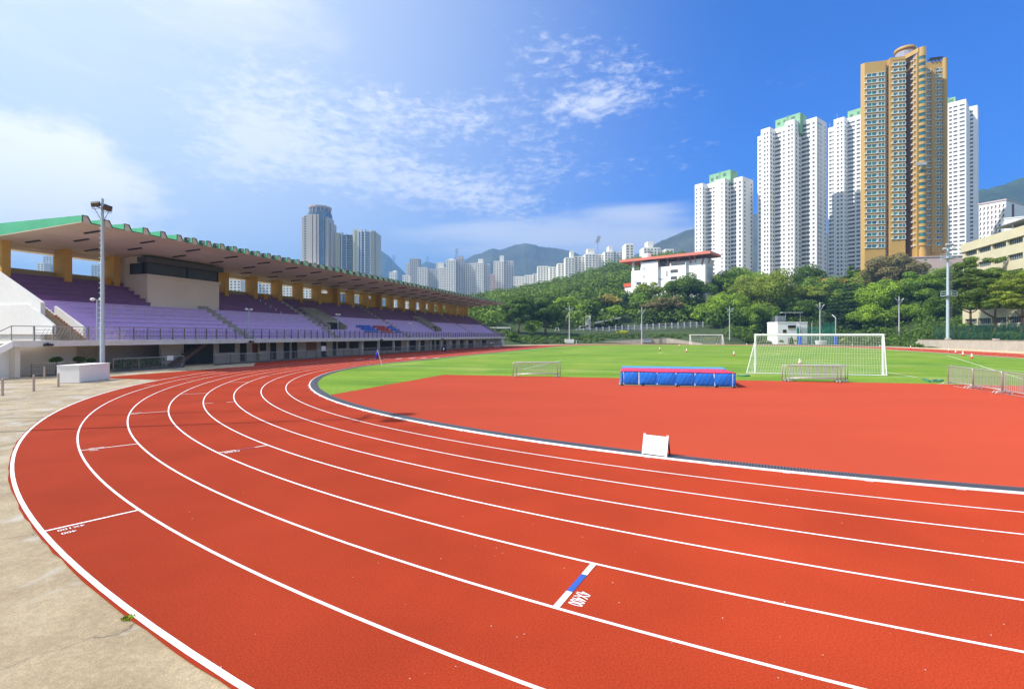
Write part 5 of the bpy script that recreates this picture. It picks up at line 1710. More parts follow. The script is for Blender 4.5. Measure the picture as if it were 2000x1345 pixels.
ANG = RAD(37.5)
WH = 1.35
sawtower('leftmost white apartment tower, the shortest, with a mint green roof house', 1471, [(1450, 1428, 345.8), (1415.5, 1399, 349), (1399.5, 1382, 356.5), (1372, 1357, 358.8)], 1357, 340, ANG, 2.8, 22,
         [[(.22, 1.5, 1.4), (.62, 1.5, 1.4), (.9, 2.2, 1.5)], [(.32, .9, 1.2)], [(.28, 1.5, 1.1), (.78, 3.6, 1.2)], [(.25, 1.0, 1.1), (.75, 1.0, 1.2)]],
         [[(.22, 1.3, 1.4), (.82, 1.4, 1.3)], [(.25, 1.6, 1.4), (.7, 1.8, 1.5)], [], [(.25, 1.2, 1.4), (.7, 1.2, 1.4)]], pent=(1427, 1385.5, 1440.5, 331, 350, 1))
sawtower('tall white apartment tower with mint green roof house, second from the left', 1614.5, [(1595, 1565.5, 229.4), (1551.6, 1536.5, 234), (1537, 1514, 246.5), (1503.5, 1489.5, 249.5), (1490, 1479.5, 265.5)], 1479.5, 332, ANG, 2.87, 22,
         [[(.2, 1.3, 1.3), (.55, 2.4, 1.4), (.85, 2.8, 1.7)], [(.3, 1.0, 1.3), (.72, 1.2, 1.3)], [(.2, 2.0, 1.2), (.75, 4.2, 1.2)], [(.3, 1.0, 1.3), (.7, 1.1, 1.3)], [(.5, 1.4, 1.4)]],
         [[(.2, 1.3, 1.5), (.42, 1.3, 1.5), (.85, 1.5, 1.5)], [(.3, 1.3, 1.4), (.75, 1.8, 1.6)], [], [(.25, 1.3, 1.4), (.7, 1.3, 1.4)], []], pent=(1563, 1514.5, 1575.5, 219.5, 250, 1))
sawtower('white apartment tower with mint green roof house, half hidden behind the ochre tower', 1790, [(1725, 1656.5, 212), (1648.8, 1632, 229.3), (1632.5, 1617.5, 247.5)], 1617.5, 345, ANG, 2.9, 22,
         [[(.55, 1.4, 1.2), (.70, 2.2, 1.3), (.83, 1.3, 1.3), (.93, 4.2, 1.2)], [(.3, 1.1, 1.3), (.72, 1.2, 1.3)], [(.35, 1.0, 1.3), (.7, 1.6, 1.3)]],
         [[], [(.25, 1.3, 1.4), (.7, 1.3, 1.4)], []], pent=(1712, 1655.5, 1730, 201, 240, 0))
sawtower('white apartment tower rising behind the right flank of the ochre tower', 1898.5, [(1887, 1846, 194.5)], 1846, 352, RAD(43), 2.88, 22,
         [[(.14, 1.7, 1.2), (.26, 1.2, 1.2), (.46, 1.2, 1.2), (.55, 1.2, 1.2), (.74, 1.6, 1.3)]], [[(.75, 1.6, 1.4)]], pent=(1866, 1838, 1872, 189, 210, 0), depth=24, limit=100)
sawtower('narrow white slab tower at the right end of the white tower group', 1911.5, [(1909, 1890, 206.5)], 1890, 366, RAD(43), 2.88, 22, [[(.62, 2.0, 1.4)]], [[]], depth=18)

# ochre tower
ga = RAD(14.7); gx_, gy_ = (cos(ga), -sin(ga)), (sin(ga), cos(ga))
GP = ((1683 - 1000) / F * 268, 268.0); GZ0 = 24.0


def gl(px, yy=0.0):                          # column px on the local plane y = yy -> local x
    P = (GP[0] + gy_[0] * yy, GP[1] + gy_[1] * yy); return ray_line(px, P, gx_)


def gzt(px, py, yy=0.0):
    x = gl(px, yy); Yw = GP[1] + gy_[1] * yy + gx_[1] * x; return CAM + (H0 - py) / F * Yw


gold = thing('apartment_tower', 'tall ochre tiled apartment tower with green glass and a round crown', 'tower', (*GP, GZ0), -ga)
GO = (0, 0, GZ0)


def G(mb_, name, mat, parent=None): return mb_.build(name, mat, parent or gold)


x1, x2 = gl(1683), gl(1729.5)
zt_ = gzt(1705, 121)
q = MB(GO); q.prism([(x1, 1.4), (x1 + 1.4, 0), (x2, 0), (x2, 16), (x1 + 7.5, 16), (x1 + 1.6, 3.4)], GZ0, zt_); G(q, 'wing', goldm)
ZW1 = zt_
x3, x4 = gl(1738.5, -.8), gl(1768.5, -.8); zt2 = gzt(1752, 111.5, -.8)
q = MB(GO); q.box(x2 - .5, x3 + .5, 2.2, 15, GZ0, zt_ + 1.0); G(q, 'recessed_bay', goldm)
q = MB(GO); q.box(x3, x4, -.8, 15, GZ0, zt2); q.box(x3 + 1.2, x4 - .4, -.95, -.7, zt2 - 1.6, zt2 - 1.2); G(q, 'wing', goldm)
ZW2 = zt2
x5 = gl(1776, 5); q = MB(GO); q.box(x4 - .3, gl(1790, 8), 8, 15.5, GZ0, zt2 + 1); G(q, 'recess_wall', M('deep_brown_recess', (.14, .05, .03), .7))
xa, xb = gl(1775.5, 4.5), gl(1794, -4.2); zt3 = gzt(1800, 92.5, -4.2)
q = MB(GO); q.prism([(xa, 4.5), (xb - .6, -4.2), (xb + 3.5, -3.0), (xb + 3.8, 14), (xa, 14)], GZ0, zt3 - 3); G(q, 'wing', goldm)
q = MB(GO)                                    # stepped crest climbing to the round bay
for i in range(5):
    f0, f1 = i / 5, (i + 1) / 5
    q.add([(xa + (xb - xa) * f0 - 4 * (1 - f0), 4.5 - 8.7 * f0, zt2 + 2 + (zt3 - zt2 - 2) * f0 - 2.2), (xa + (xb - xa) * f1 - 4 * (1 - f1), 4.5 - 8.7 * f1, zt2 + 2 + (zt3 - zt2 - 2) * f1 - 2.2),
           (xa + (xb - xa) * f1 - 4 * (1 - f1), 4.5 - 8.7 * f1, zt2 + 2 + (zt3 - zt2 - 2) * f1), (xa + (xb - xa) * f0 - 4 * (1 - f0), 4.5 - 8.7 * f0, zt2 + 2 + (zt3 - zt2 - 2) * f0),
           (xa + (xb - xa) * f0 + 2, 6.5 - 8.7 * f0, zt2 + 2 + (zt3 - zt2 - 2) * f0), (xa + (xb - xa) * f1 + 2, 6.5 - 8.7 * f1, zt2 + 2 + (zt3 - zt2 - 2) * f1)], [(0, 1, 2, 3), (3, 2, 5, 4)])
G(q, 'crest', goldm)
xc_ = (gl(1793.5, -3.6) + gl(1809.5, -3.6)) / 2; rc = (gl(1809.5, -3.6) - gl(1793.5, -3.6)) / 2
q = MB(GO); q.lathe([(rc, GZ0), (rc, GZ0 + 23), (rc - .4, GZ0 + 23.01), (rc - .4, zt3 - 4.6), (rc, zt3 - 4.59), (rc, zt3)], (xc_, -3.2), 20); G(q, 'round_bay', goldm)
FH = 3.1; nfl = 30; ztw = gzt(1705, 147)
for k in range(nfl):
    z = zt3 - 4.6 - FH * .98 * k * 1.06
    if z - 3.2 < GZ0 + 22: break
    q = MB(GO); q.lathe([(rc - .12, z - 1.75), (rc - .12, z)], (xc_, -3.2), 20); rw = G(q, 'bay_window', tealglass)
    q = MB(GO); q.lathe([(rc + .06, z - 3.23), (rc + .06, z - 1.76)], (xc_, -3.2), 20); q.build('spandrel', goldm, rw)
# right flank
xf0, xf1 = gl(1810, 4), gl(1846, 4); zt4 = gzt(1830, 120, 4)
q = MB(GO); q.box(xf0 - 3, xf1, 4, 16, GZ0, zt4); q.box(gl(1818, 4), gl(1826, 4), 3.4, 4.2, GZ0 + 22, zt4 - 3); G(q, 'wing', goldm)
xr_ = (gl(1842.5, 3) + gl(1853, 3)) / 2; rr_ = (gl(1853, 3) - gl(1842.5, 3)) / 2; zt5 = gzt(1849, 112, 3)
q = MB(GO); q.lathe([(rr_, GZ0), (rr_, zt5)], (xr_, 4.2), 16); G(q, 'corner_shaft', goldm)
q = MB(GO); q.box(gl(1818, 3), gl(1843, 3), 3.4, 6, zt4 + 1.6, zt4 + 2.0)
for px in (1820, 1827, 1834): q.box(gl(px, 3), gl(px, 3) + .4, 3.4, 3.9, zt4, zt4 + 1.6)
G(q, 'pergola', darkm)
# round crown
xcc = gl(1767.5, 9); rcr = (gl(1788, 9) - gl(1747, 9)) / 2; zc0, zc1 = zt2 - 1, gzt(1767, 99.5, 9)
q = MB(GO); q.lathe([(rcr * .86, zc0), (rcr * .86, zc1 - 1)], (xcc, 9), 24); cr = G(q, 'crown', goldm)
q = MB(GO); q.lathe([(rcr * .98, zc1 - .6), (rcr * 1.02, zc1 - .1), (rcr * .98, zc1 + .7), (rcr * .2, zc1 + 1.2)], (xcc, 9), 28); q.build('crown_roof', goldm, cr)
for k in range(9):
    a_ = RAD(190 + k * 22); cx_, cy_ = xcc + cos(a_) * rcr * .84, 9 + sin(a_) * rcr * .84
    q = MB(GO); q.bar((cx_, cy_, zc0 + 2.2), (cx_, cy_, zc1 - 1.8), 2.0, .6, up=(cos(a_), sin(a_), 0)); q.build('crown_window', M('lilac_glass', (.30, .32, .45), .3) if 'lilac_glass' not in MATS else MATS['lilac_glass'], cr)


def gspec(px, yy, w, h, k, nrm=(0, -1), z0_=None):
    return (gl(px, yy), yy, (ztw if z0_ is None else z0_) - FH * k * 1.005, nrm[0], nrm[1], w, h)


loc_specs = []
for k in range(nfl + 2):
    if k < nfl:
        loc_specs.append(gspec(1702.5, 0, 4.6, 1.75, k)); loc_specs.append(gspec(1721.5, 0, 2.8, 1.75, k))
    loc_specs.append(gspec(1749, -.8, 2.0, 1.6, k - 3, z0_=ztw + .8)); loc_specs.append(gspec(1762, -.8, 2.9, 1.6, k - 3, z0_=ztw + .8))
    loc_specs.append(gspec(1733.5, 2.2, 1.2, 1.5, k - 1))
    for px, w in ((1815.5, 1.2), (1822, 1.9), (1833, 2.0), (1839, 1.6)): loc_specs.append(gspec(px, 4, w, 1.6, k - 2, z0_=ztw + .6))
    a_ = RAD(-35)
# windows are placed in the tower's own frame
_sv = gold.location.copy(); _rot = gold.rotation_euler.copy()
loc_specs = [s for s in loc_specs if s[2] > GZ0 + 21 and not (s[1] == -.8 and s[2] > ZW2 - 3.2) and not (s[1] == 4 and s[2] > zt4 - 2)]
class _R:                                       # local offset carrier
    location = Vector((0, 0, GZ0))
cache = {}
rest = MB((0, 0, GZ0))


def gwin(mb_, ox, oy, oz, w, h):
    mb_.box(ox - w / 2, ox + w / 2, oy - .08, oy + .05, oz - h / 2, oz + h / 2, 0)
    f = .16
    mb_.box(ox - w / 2 - f, ox + w / 2 + f, oy - .34, oy + .05, oz - h / 2 - .22, oz - h / 2 - .01, 1)
    mb_.box(ox - w / 2 - f, ox + w / 2 + f, oy - .20, oy + .05, oz + h / 2 + .01, oz + h / 2 + .15, 1)
    for x in (-w / 2 - f, w / 2 + .01): mb_.box(ox + x, ox + x + f - .01, oy - .20, oy + .05, oz - h / 2, oz + h / 2, 1)
    if w > 2.4: mb_.box(ox - .09, ox + .09, oy - .14, oy - .02, oz - h / 2, oz + h / 2, 1)
    mb_.box(ox - w / 2 - f - .9, ox - w / 2 - f - .2, oy - .55, oy + .05, oz - h / 2 - .1, oz - h / 2 + .35, 1)


for i, (x, y, z, _, _, w, h) in enumerate(loc_specs):
    if i < 100:
        if (w, h) not in cache:
            q = MB(); gwin(q, 0, 0, 0, w, h); o = q.build('window', [tealglass if False else tealglass, white], gold); cache[(w, h)] = o.data
        else:
            o = bpy.data.objects.new('window', cache[(w, h)]); COL.objects.link(o); o.parent = gold
        o.location = (x, y, z - GZ0)
    else: gwin(rest, x, y, z, w, h)
tag(rest.build('window', [tealglass, white], gold), kind='stuff')
q = MB(GO)                                      # air conditioners and small panes up the angled wall
for k in range(34):
    z = zt2 - 3 - FH * k
    if z < GZ0 + 22: break
    for f in (.45, .75):
        x, y = xa + (xb - .6 - xa) * f, 4.5 - 8.7 * f; q.box(x - .85, x + .1, y - .75, y + .3, z, z + .65)
tag(G(q, 'air_conditioner', offw), kind='stuff')
q = MB(GO)
for k in range(34):
    z = zt2 - 4 - FH * k
    if z < GZ0 + 22: break
    q.box(x4 + .2, gl(1775, 7), 7.0, 8.2, z, z + .9)
tag(G(q, 'recess_ledge', darkm), kind='stuff')
q = MB(GO); xg = gl(1801.5, -7); zg = gzt(1801, 318, -7); q.box(xg - 2.3, xg + 2.3, -6.4, -5.7, zg - .9, zg + .4); q.tube([(xg - 2, -6, zg), (xg - 2, -6, zt3)], .04, 4); q.tube([(xg + 2, -6, zg), (xg + 2, -6, zt3)], .04, 4); G(q, 'window_cleaning_cradle', chipm)
# podium
p = at(1826, 528, 250); q = MB(); q.box(-11, 12, 0, 12, -20, 6.6); q.box(-11.3, 12.3, -.3, 12.3, 6.602, 7.1); o = q.build('podium_block', pinkm, None, loc=(p[0], p[1], p[2]), rz=-ga); tag(o, 'plain pinkish block at the foot of the ochre tower behind the mast', 'building')

# school with a long red roof slab
sdir = (cos(RAD(-39.6)), sin(RAD(-39.6))); sin_ = (-sdir[1], sdir[0])
SPt = ((1385 - 1000) / F * 240, 240.0); SL = 44.0
SR = (SPt[0] - sdir[0] * SL, SPt[1] - sdir[1] * SL)
sch = thing('school_building', 'angular white building under a long salmon red roof slab on the wooded slope', 'building', (*SR, 18), RAD(-39.6))


def sx(px, yy=0.0): return ray_line(px, (SR[0] + sin_[0] * yy, SR[1] + sin_[1] * yy), sdir)
def sz(px, py, yy=0.0):
    x = sx(px, yy); Yw = SR[1] + sin_[1] * yy + sdir[1] * x; return CAM + (H0 - py) / F * Yw


SO = (0, 0, 18)
zr1 = sz(1385, 491); zr0 = zr1 - 1.3
q = MB(SO); q.box(-2.0, SL + 1.2, -2.2, 14, zr0, zr1); q.build('roof_slab', redroof, sch)
xs = [sx(p) for p in (1234, 1252, 1263, 1283, 1306, 1320)]
q = MB(SO)
q.box(sx(1233), sx(1264), 0, 12, 16, sz(1245, 528))                        # lower left block under the terrace
q.box(sx(1254), sx(1286), -.9, 11, 15.8, zr0 - .9)                          # stair tower
q.box(sx(1286) - .3, sx(1310), .6, 11.6, 16, sz(1300, 520))
q.box(sx(1309), sx(1340), -.4, 11.2, 16, sz(1320, 514))
q.box(sx(1338), sx(1376), 1.0, 12.5, 16, zr0 - 2.4)
q.box(sx(1286), sx(1376), 4.0, 12.2, 30, zr0 - 1.2)
q.build('wall', whiteb, sch)
xe = sx(1376); q = MB(SO)                                                   # inclined end wall
q.add([(xe - 3.0, 1.2, 24), (xe + .8, 1.2, zr0 - 1.5), (xe + .8, 12, zr0 - 1.5), (xe - 3.0, 12, 24), (xe - 6, 1.2, 24), (xe - 6, 1.2, zr0 - 1.5), (xe - 6, 12, zr0 - 1.5), (xe - 6, 12, 24)],
      [(0, 3, 2, 1), (0, 1, 5, 4), (1, 2, 6, 5), (2, 3, 7, 6), (4, 5, 6, 7)]); q.build('end_wall', whiteb, sch)
q = MB(SO); q.add([(xe - 1.1, 2.2, 30.0), (xe - .35, 2.2, 31.8), (xe - .35, 10.5, 31.8), (xe - 1.1, 10.5, 30.0), (xe - 1.3, 2.2, 30.1), (xe - 1.3, 10.5, 30.1)], [(0, 3, 2, 1)])
for v_ in range(len(q.v)): q.v[v_] = (q.v[v_][0] + .06, q.v[v_][1], q.v[v_][2])
q.build('window', slotm, sch)
for px in (1236, 1252.5):
    x = sx(px); q = MB(SO); q.box(x - .5, x + .5, .1, 1.1, sz(px, 529), zr0); q.build('pillar', whiteb, sch)
q = MB(SO); q.box(sx(1238), sx(1252), 6, 6.3, sz(1245, 528), zr0 - .5); q.build('terrace_shade', M('shaded_terrace_wall', (.12, .14, .12), .8), sch)
q = MB(SO); q.tube([(sx(1236), .3, sz(1245, 524)), (sx(1254), .3, sz(1245, 524))], .08, 5); q.build('railing', chipm, sch)
for x0, x1, y0, y1 in ((1288, 1299, 511, 519), (1310.5, 1338, 513, 519), (1309.5, 1324, 527, 533), (1300, 1304, 529, 540), (1287, 1294, 543.5, 547), (1243, 1254.5, 551, 555.5), (1243.5, 1254.5, 565, 575), (1240, 1243, 549, 551), (1256.5, 1259, 522, 528), (1256.5, 1259, 538, 543), (1256.5, 1259, 553, 559), (1256.5, 1259, 569, 573), (1310, 1322, 540, 546), (1345, 1354, 513, 515)):
    yy = -.95 if 1255 < x0 < 1286 else (-.05 if x0 < 1255 else (.55 if x0 < 1309 else (-.45 if x0 < 1338 else .95)))
    a_, b_ = sx(x0, yy), sx(x1, yy); q = MB(SO); q.box(a_, b_, yy - .02, yy + .3, sz(x0, y1, yy), sz(x0, y0, yy)); q.build('window', slotm if x1 - x0 > 9 else chipm, sch)
for px in (1282, 1287, 1303, 1325, 1347, 1357):
    x = sx(px, -.8); q = MB(SO); q.bar((x, -1.0, zr0 - .02), (x - .2, .9, zr0 - 3.2), .35, .5); q.build('roof_bracket', redroof, sch)
for px in (1375, 1389):
    x = min(sx(px, .6), SL + .6); q = MB(SO); q.bar((x + .2, .5, zr0 - .02), (x - 1.2, .8, zr0 - 4.5), .35, .4); q.build('roof_bracket', M('dark_red_strut', (.25, .05, .04), .6) if 'dark_red_strut' not in MATS else MATS['dark_red_strut'], sch)
xt = sx(1263, 3); q = MB(SO); q.lathe([(2.4, zr1 - .3), (2.4, sz(1263, 496.5, 3)), (2.2, sz(1263, 495.8, 3))], (xt, 3), 20); q.build('water_tank', whiteb, sch)
q = MB(SO); q.box(sx(1216.5), sx(1233) - .02, 2, 10, 12, sz(1225, 560)); an = q.build('annexe', whiteb, sch)
q = MB(SO); q.box(sx(1216) - .3, sx(1233) - .04, 1.6, 10.3, sz(1225, 559.5), sz(1225, 552.5)); q.build('annexe_parapet', M('orange_red_parapet', (.65, .12, .05), .6), an)

# cream building
cdir = (sin(RAD(17)), cos(RAD(17)))
ZC = 2.6
CY0 = 142.0; CP = ((1880 - 1000) / F * CY0, CY0)
t = thing('cream_building', 'cream institutional building with ribbon windows behind the crooked pines', 'building', (*CP, ZC), RAD(17) * -1 - pi / 2)
# local x runs towards the camera along the straight, local y away to the right
cx_d = (-sin(RAD(17)), -cos(RAD(17)))


def cl(px): return ray_line(px, CP, cx_d)
def cz(px, py):
    x = cl(px); return CAM + (H0 - py) / F * (CP[1] + cx_d[1] * x)


CO = (0, 0, ZC)
LX = 52.0
ztc = cz(1880, 477.5)
floors = [(cz(1890, 512), cz(1890, 477.5)), ]
bands = [(477.5, 491.5), (499, 511), (519, 533), (541, 555), (563, 577), (585, 597), (605, 640)]
q = MB(CO)
tops = []
fh = 3.75
z = ztc
lv = []
q.box(0, LX, 0, 20, ztc - 2.3, ztc)
k = 0; z = ztc - 2.3
while z > ZC + 2:
    q.box(0, 1.2, 0, 20, z - 1.45, z)
    x = 1.2
    while x < LX - 1:
        q.box(x + 5.6, min(x + 6.1, LX), .0, .6, z - 1.45, z); x += 6.1
    q.box(.02, LX - .02, 2.2, 19.9, z - 1.45, z)
    q.box(-.001 * k, LX + .001 * k, -.001 * k, 20, max(z - 3.75, ZC - .5), z - 1.45); lv.append(z); z -= 3.75; k += 1
q.build('wall', creamm, t)
for z in lv:
    x = 1.2
    while x < LX - 7:
        w_ = MB(CO); w_.box(x + .02, x + 5.58, .55, .62, z - 1.43, z - .02); w_.build('window', MATS['slate_glass'] if 'slate_glass' in MATS else M('slate_glass', (.10, .12, .13), .2, noise=(.4, .3)), t)
        w_ = MB(CO)
        for i in range(1, 7): w_.box(x + .8 * i - .04, x + .8 * i + .04, .48, .545, z - 1.43, z - .02)
        w_.build('mullion', chipm, t); x += 6.1
q = MB(CO); q.box(-.3, LX + .3, -.35, .0 - .002, ztc - 2.3, ztc - .0); q.build('roof_fascia', creamm, t)
q = MB(CO); q.box(3, LX, 5, 16, ztc + .01, ztc + .5); q.box(10, 24, 2, 9, ztc + 2.2, ztc + 2.4)
for x in (10.5, 17, 23.5): q.box(x, x + .2, 2.2, 2.4, ztc, ztc + 2.2)
q.build('roof_canopy', M('grey_roof_canopy', (.16, .17, .17), .7), t)

# white block with red dots
p = ((1965 - 1000) / F * 290, 290); t = thing('apartment_block', 'white block with rows of small red marks at the right edge behind the cream building', 'building', (p[0], p[1], 22), RAD(-62))
bo = (0, 0, 22)
zt_ = CAM + (H0 - 391) / F * 290
q = MB(bo); q.box(-12.2, 0, 0, 34, 22, zt_); q.build('wall', whiteb, t)
q = MB(bo); q.box(-12.5, .3, -.4, 34.4, zt_ + .002, zt_ + .8); q.build('parapet', M('pale_pink_parapet', (.6, .5, .5), .7), t)
q = MB(bo); q.box(-.02, .25, 8.0, 10.4, 23, zt_ - 1.2); q.build('dark_strip', M('maroon_strip', (.12, .04, .05), .6), t)
wr = M('brick_red_dot', (.45, .08, .06), .6); n_ = 0
for k in range(9):
    for i in range(7):
        x = -11.4 + i * 1.72; z = zt_ - 2.6 - 2.9 * k
        if n_ == 0:
            q = MB(); q.box(-.34, .34, -.06, .03, -.6, .7, 0); q.box(-.5, -.1, -.3, .03, -1.1, -.62, 1); o = q.build('window', [winm, wr], t); wmesh = o.data
        else: o = bpy.data.objects.new('window', wmesh); COL.objects.link(o); o.parent = t
        o.location = (x, 0, z - 22); n_ += 1
p = at(1978, 440, 250); q = MB(); q.box(-3, 16, 0, 14, -16, 3.5); q.box(-3.2, 16.2, -.2, 14.2, 3.502, 4.0); tag(q.build('stair_block', whiteb, None, loc=(p[0], p[1], p[2]), rz=RAD(-40)), 'plain white block above the cream building roof at the right edge', 'building')

# grey tower behind the stand
def strips_tower(name, label, pts, zt_, zb, mat, cat='tower'):
    cx_ = sum(p[0] for p in pts) / len(pts); cy_ = sum(p[1] for p in pts) / len(pts)
    t = thing(name, label, cat, (cx_, cy_, zb))
    q = MB((cx_, cy_, zb)); q.prism(pts, zb, zt_); q.build('wall', mat, t); return t, cx_, cy_


Y = 620.0; f1 = Y / F
xL, xR = (585 - 1000) * f1, (645 - 1000) * f1
W_ = xR - xL; xc_ = (xL + xR) / 2
tz = lambda y, YY=Y: CAM + (H0 - y) / F * YY
t = thing('apartment_tower', 'tall grey-brown tower with a blue glass spine and round glazed crown', 'tower', (xc_, Y + 18, 0))
O2 = (xc_, Y + 18, 0)
cyc = Y + 18
q = MB(O2)
def oct_(r, ry=None): return [(xc_ + r * cos(RAD(22.5 + 45 * k)), cyc + r * .95 * sin(RAD(22.5 + 45 * k))) for k in range(8)]
q.prism(oct_(W_ * .50), 0, tz(432)); q.build('wall', greyt, t)
segsx = [(587, 593, 422.5, 4), (599, 610.5, 419, -1.5), (612.5, 618.5, 419, -2), (619.5, 623.5, 419, -1.5), (634, 640, 423, 2), (641, 645, 433, 8)]
for a_, b_, yt, dy in segsx:
    q = MB(O2); q.box((a_ - 1000) * f1, (b_ - 1000) * f1, Y + dy, Y + 22, 0, tz(yt)); q.build('pier', greyt, t)
q = MB(O2); q.box((593.2 - 1000) * f1, (598.8 - 1000) * f1, Y + 1.5, Y + 20, 0, tz(421)); q.box((610.6 - 1000) * f1, (612.4 - 1000) * f1, Y - .5, Y + 20, 0, tz(421)); q.box((618.6 - 1000) * f1, (619.4 - 1000) * f1, Y - .5, Y + 20, 0, tz(421)); q.build('window_strip', M('dull_teal_glass', (.11, .14, .15), .25), t)
q = MB(O2); q.box((623.6 - 1000) * f1, (633.9 - 1000) * f1, Y - .5, Y + 20, 0, tz(410)); q.build('glass_spine', glassb, t)
q = MB(O2); q.lathe([(W_ * .39, tz(423)), (W_ * .39, tz(413)), (W_ * .36, tz(412.9)), (W_ * .335, tz(412)), (W_ * .335, tz(403))], (xc_, cyc - 1), 16); cr = q.build('crown', glassb, t)
for k in range(16):
    a_ = 2 * pi * k / 16; q = MB(O2); x, y = xc_ + W_ * .34 * cos(a_), cyc - 1 + W_ * .34 * sin(a_); q.box(x - .4, x + .4, y - .4, y + .4, tz(412), tz(402)); q.build('crown_mullion', greyt, cr)
q = MB(O2); q.lathe([(W_ * .34, tz(403)), (W_ * .365, tz(401)), (W_ * .365, tz(398.5)), (W_ * .30, tz(398.4))], (xc_, cyc - 1), 16); q.build('crown_rim', M('pinkish_rim', (.50, .36, .32), .6), cr)
q = MB(O2)
for k in range(55):
    z = 60 + k * 3.0
    if z > tz(423): break
    q.box((593.4 - 1000) * f1, (598.6 - 1000) * f1, Y + 1.35, Y + 1.6, z, z + 1.1)
tag(q.build('spandrel', greyt, t), kind='stuff')

# pair of glass towers
def glass_tower(label, xl, xr, yt, cols, Y):
    f1 = Y / F; t = thing('apartment_tower', label, 'tower', ((xl + xr - 2000) / 2 * f1, Y, 0)); O_ = (t.location.x, Y, 0)
    X = lambda p: (p - 1000) * f1
    zt_ = CAM + (H0 - yt) / F * Y
    q = MB(O_); q.box(X(xl), X(xr), Y + 3, Y + 28, 0, zt_ - 3); q.build('wall', M('pale_cladding_%d' % xl, (.50, .49, .42), .5, noise=(.05, .05)), t)
    for i, (a_, b_, m_, dy, dt) in enumerate(cols):
        q = MB(O_); q.box(X(a_), X(b_), Y + dy, Y + 4, 0, zt_ - dt)
        q.build('pier' if m_ in (ym, wm) else 'glass_strip', m_, t)
    q = MB(O_)
    for k in range(70):
        z = zt_ - 4 - k * 3.1
        if z < 50: break
        q.box(X(xl) + .3, X(xr) - .3, Y - 1.62, Y + 3, z, z + .55)
    tag(q.build('floor_band', M('pale_floor_band_%d' % xl, (.40, .42, .42), .6), t), kind='stuff')
    return t


ym = M('pale_lemon_cladding', (.66, .63, .42), .5); wm = M('cool_white_cladding', (.66, .70, .74), .5)
gb2 = M('sky_tinted_glass', (.13, .19, .25), .1, spec=.8)
glass_tower('lower of the two adjoining glassy towers with lemon piers, right of the grey tower', 655.5, 689, 453.5, [(656, 660, ym, -1.8, 1), (660.2, 664.3, ym, -1.2, 1), (665, 668, glassb, -.8, 4), (667.2, 669, wm, -1.8, 0), (669.2, 676, glassb, -1, 4), (676.2, 678, wm, -.6, 2), (678.4, 684, gb2, 1.2, 5), (684.3, 688, gb2, .4, 3)], 640)
glass_tower('taller of the two adjoining glassy towers with lemon piers, right one of the pair', 689.2, 733, 447.5, [(690, 694, ym, -1.8, 1), (694.3, 698, ym, -1.2, 0), (698.4, 701.5, wm, -1.5, 1), (702, 704.8, glassb, -.8, 4), (705, 707, wm, -2.0, 0), (707.2, 712, glassb, -1, 3), (712.2, 714, wm, -1.9, 0), (714.2, 721.6, gb2, -1.1, 3), (722, 725, wm, -.8, 2), (725.3, 732, M('drab_olive_cladding', (.36, .34, .26), .6), -1.2, 2)], 632)


# estates far away
def slab(label, xl, xr, yt, Y, mat, floors=3.0, cap=None, dep=18, ncol=None, yb=600, cat='building', name='apartment_block', rot=0.0, zb=0):
    f1 = Y / F; X0, X1 = (xl - 1000) * f1, (xr - 1000) * f1; zt_ = CAM + (H0 - yt) / F * Y
    xm = (X0 + X1) / 2; w = (X1 - X0)
    t = thing(name, label, cat, (xm, Y, zb), rot); O_ = (0, 0, zb)
    hw = w / 2 / max(.5, cos(rot))
    q = MB(O_); q.box(-hw, hw, 0, dep, zb, zt_); q.build('wall', mat, t)
    if cap:
        a_, b_, yc = cap; q = MB(O_); q.box(-hw + 2 * hw * a_, -hw + 2 * hw * b_, 2, dep - 2, zt_, CAM + (H0 - yc) / F * Y); q.build('roof_house', mat, t)
    n_ = ncol or max(2, int(w / 3.6)); q = MB(O_)
    zz = zt_ - 2.6; zlim = CAM + (H0 - yb) / F * Y
    while zz > max(zlim, zb + 2):
        for i in range(n_):
            xx = -hw + 2 * hw * (i + .5) / n_; ww = 2 * hw / n_ * .5
            q.box(xx - ww / 2, xx + ww / 2, -.06, .05, zz - .75, zz + .75)
        zz -= floors
    if q.v: tag(q.build('window', winm, t), kind='stuff')
    k = max(1, n_ // 4); q = MB(O_)
    for i in range(1, k): xx = -hw + 2 * hw * i / k; q.box(xx - .35, xx + .35, -.9, .02, zb, zt_ - .6)
    if q.v: tag(q.build('rib', mat, t), kind='stuff')
    return t


slab('slim pale tower seen just left of the pinkish topped tower', 793, 800, 513.5, 1050, estm)
slab('pinkish topped grey tower left of the long estate slabs', 800, 819, 505, 1000, M('grey_pink_render', (.46, .42, .40), .7), cap=(.1, .8, 504))
slab('low pale block peeping over the stand roof under the pinkish tower', 786, 798, 537, 900, estw)
slab('tiny white tower far left of the estate against the mountain', 760, 774, 531, 1100, estw, cap=(.5, 1, 528))
slab('ribbed pale slab at the left end of the estate, under the mountain saddle', 815, 833, 522, 900, estm)
slab('recessed greyish slab, second from the left in the estate', 833, 855, 525, 915, M('cool_grey_render', (.44, .45, .46), .7), cap=(.82, 1.0, 512))
slab('stepped slab with dark joint left of the ivory twin towers', 855, 871, 522, 905, estm, cap=(0, .7, 512))
slab('tallest ivory tower of the estate with a blue-grey arched top', 871, 890, 507.5, 880, estw, cap=(.3, .75, 504.5), ncol=4)
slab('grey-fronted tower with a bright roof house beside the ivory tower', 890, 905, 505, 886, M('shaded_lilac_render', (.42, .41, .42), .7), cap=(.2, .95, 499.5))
slab('long grey estate slab right of the tallest estate tower', 905, 930, 514, 900, estm)
slab('estate slab with a white square roof house above its centre', 929, 945, 512.5, 890, estw, cap=(.3, .9, 505))
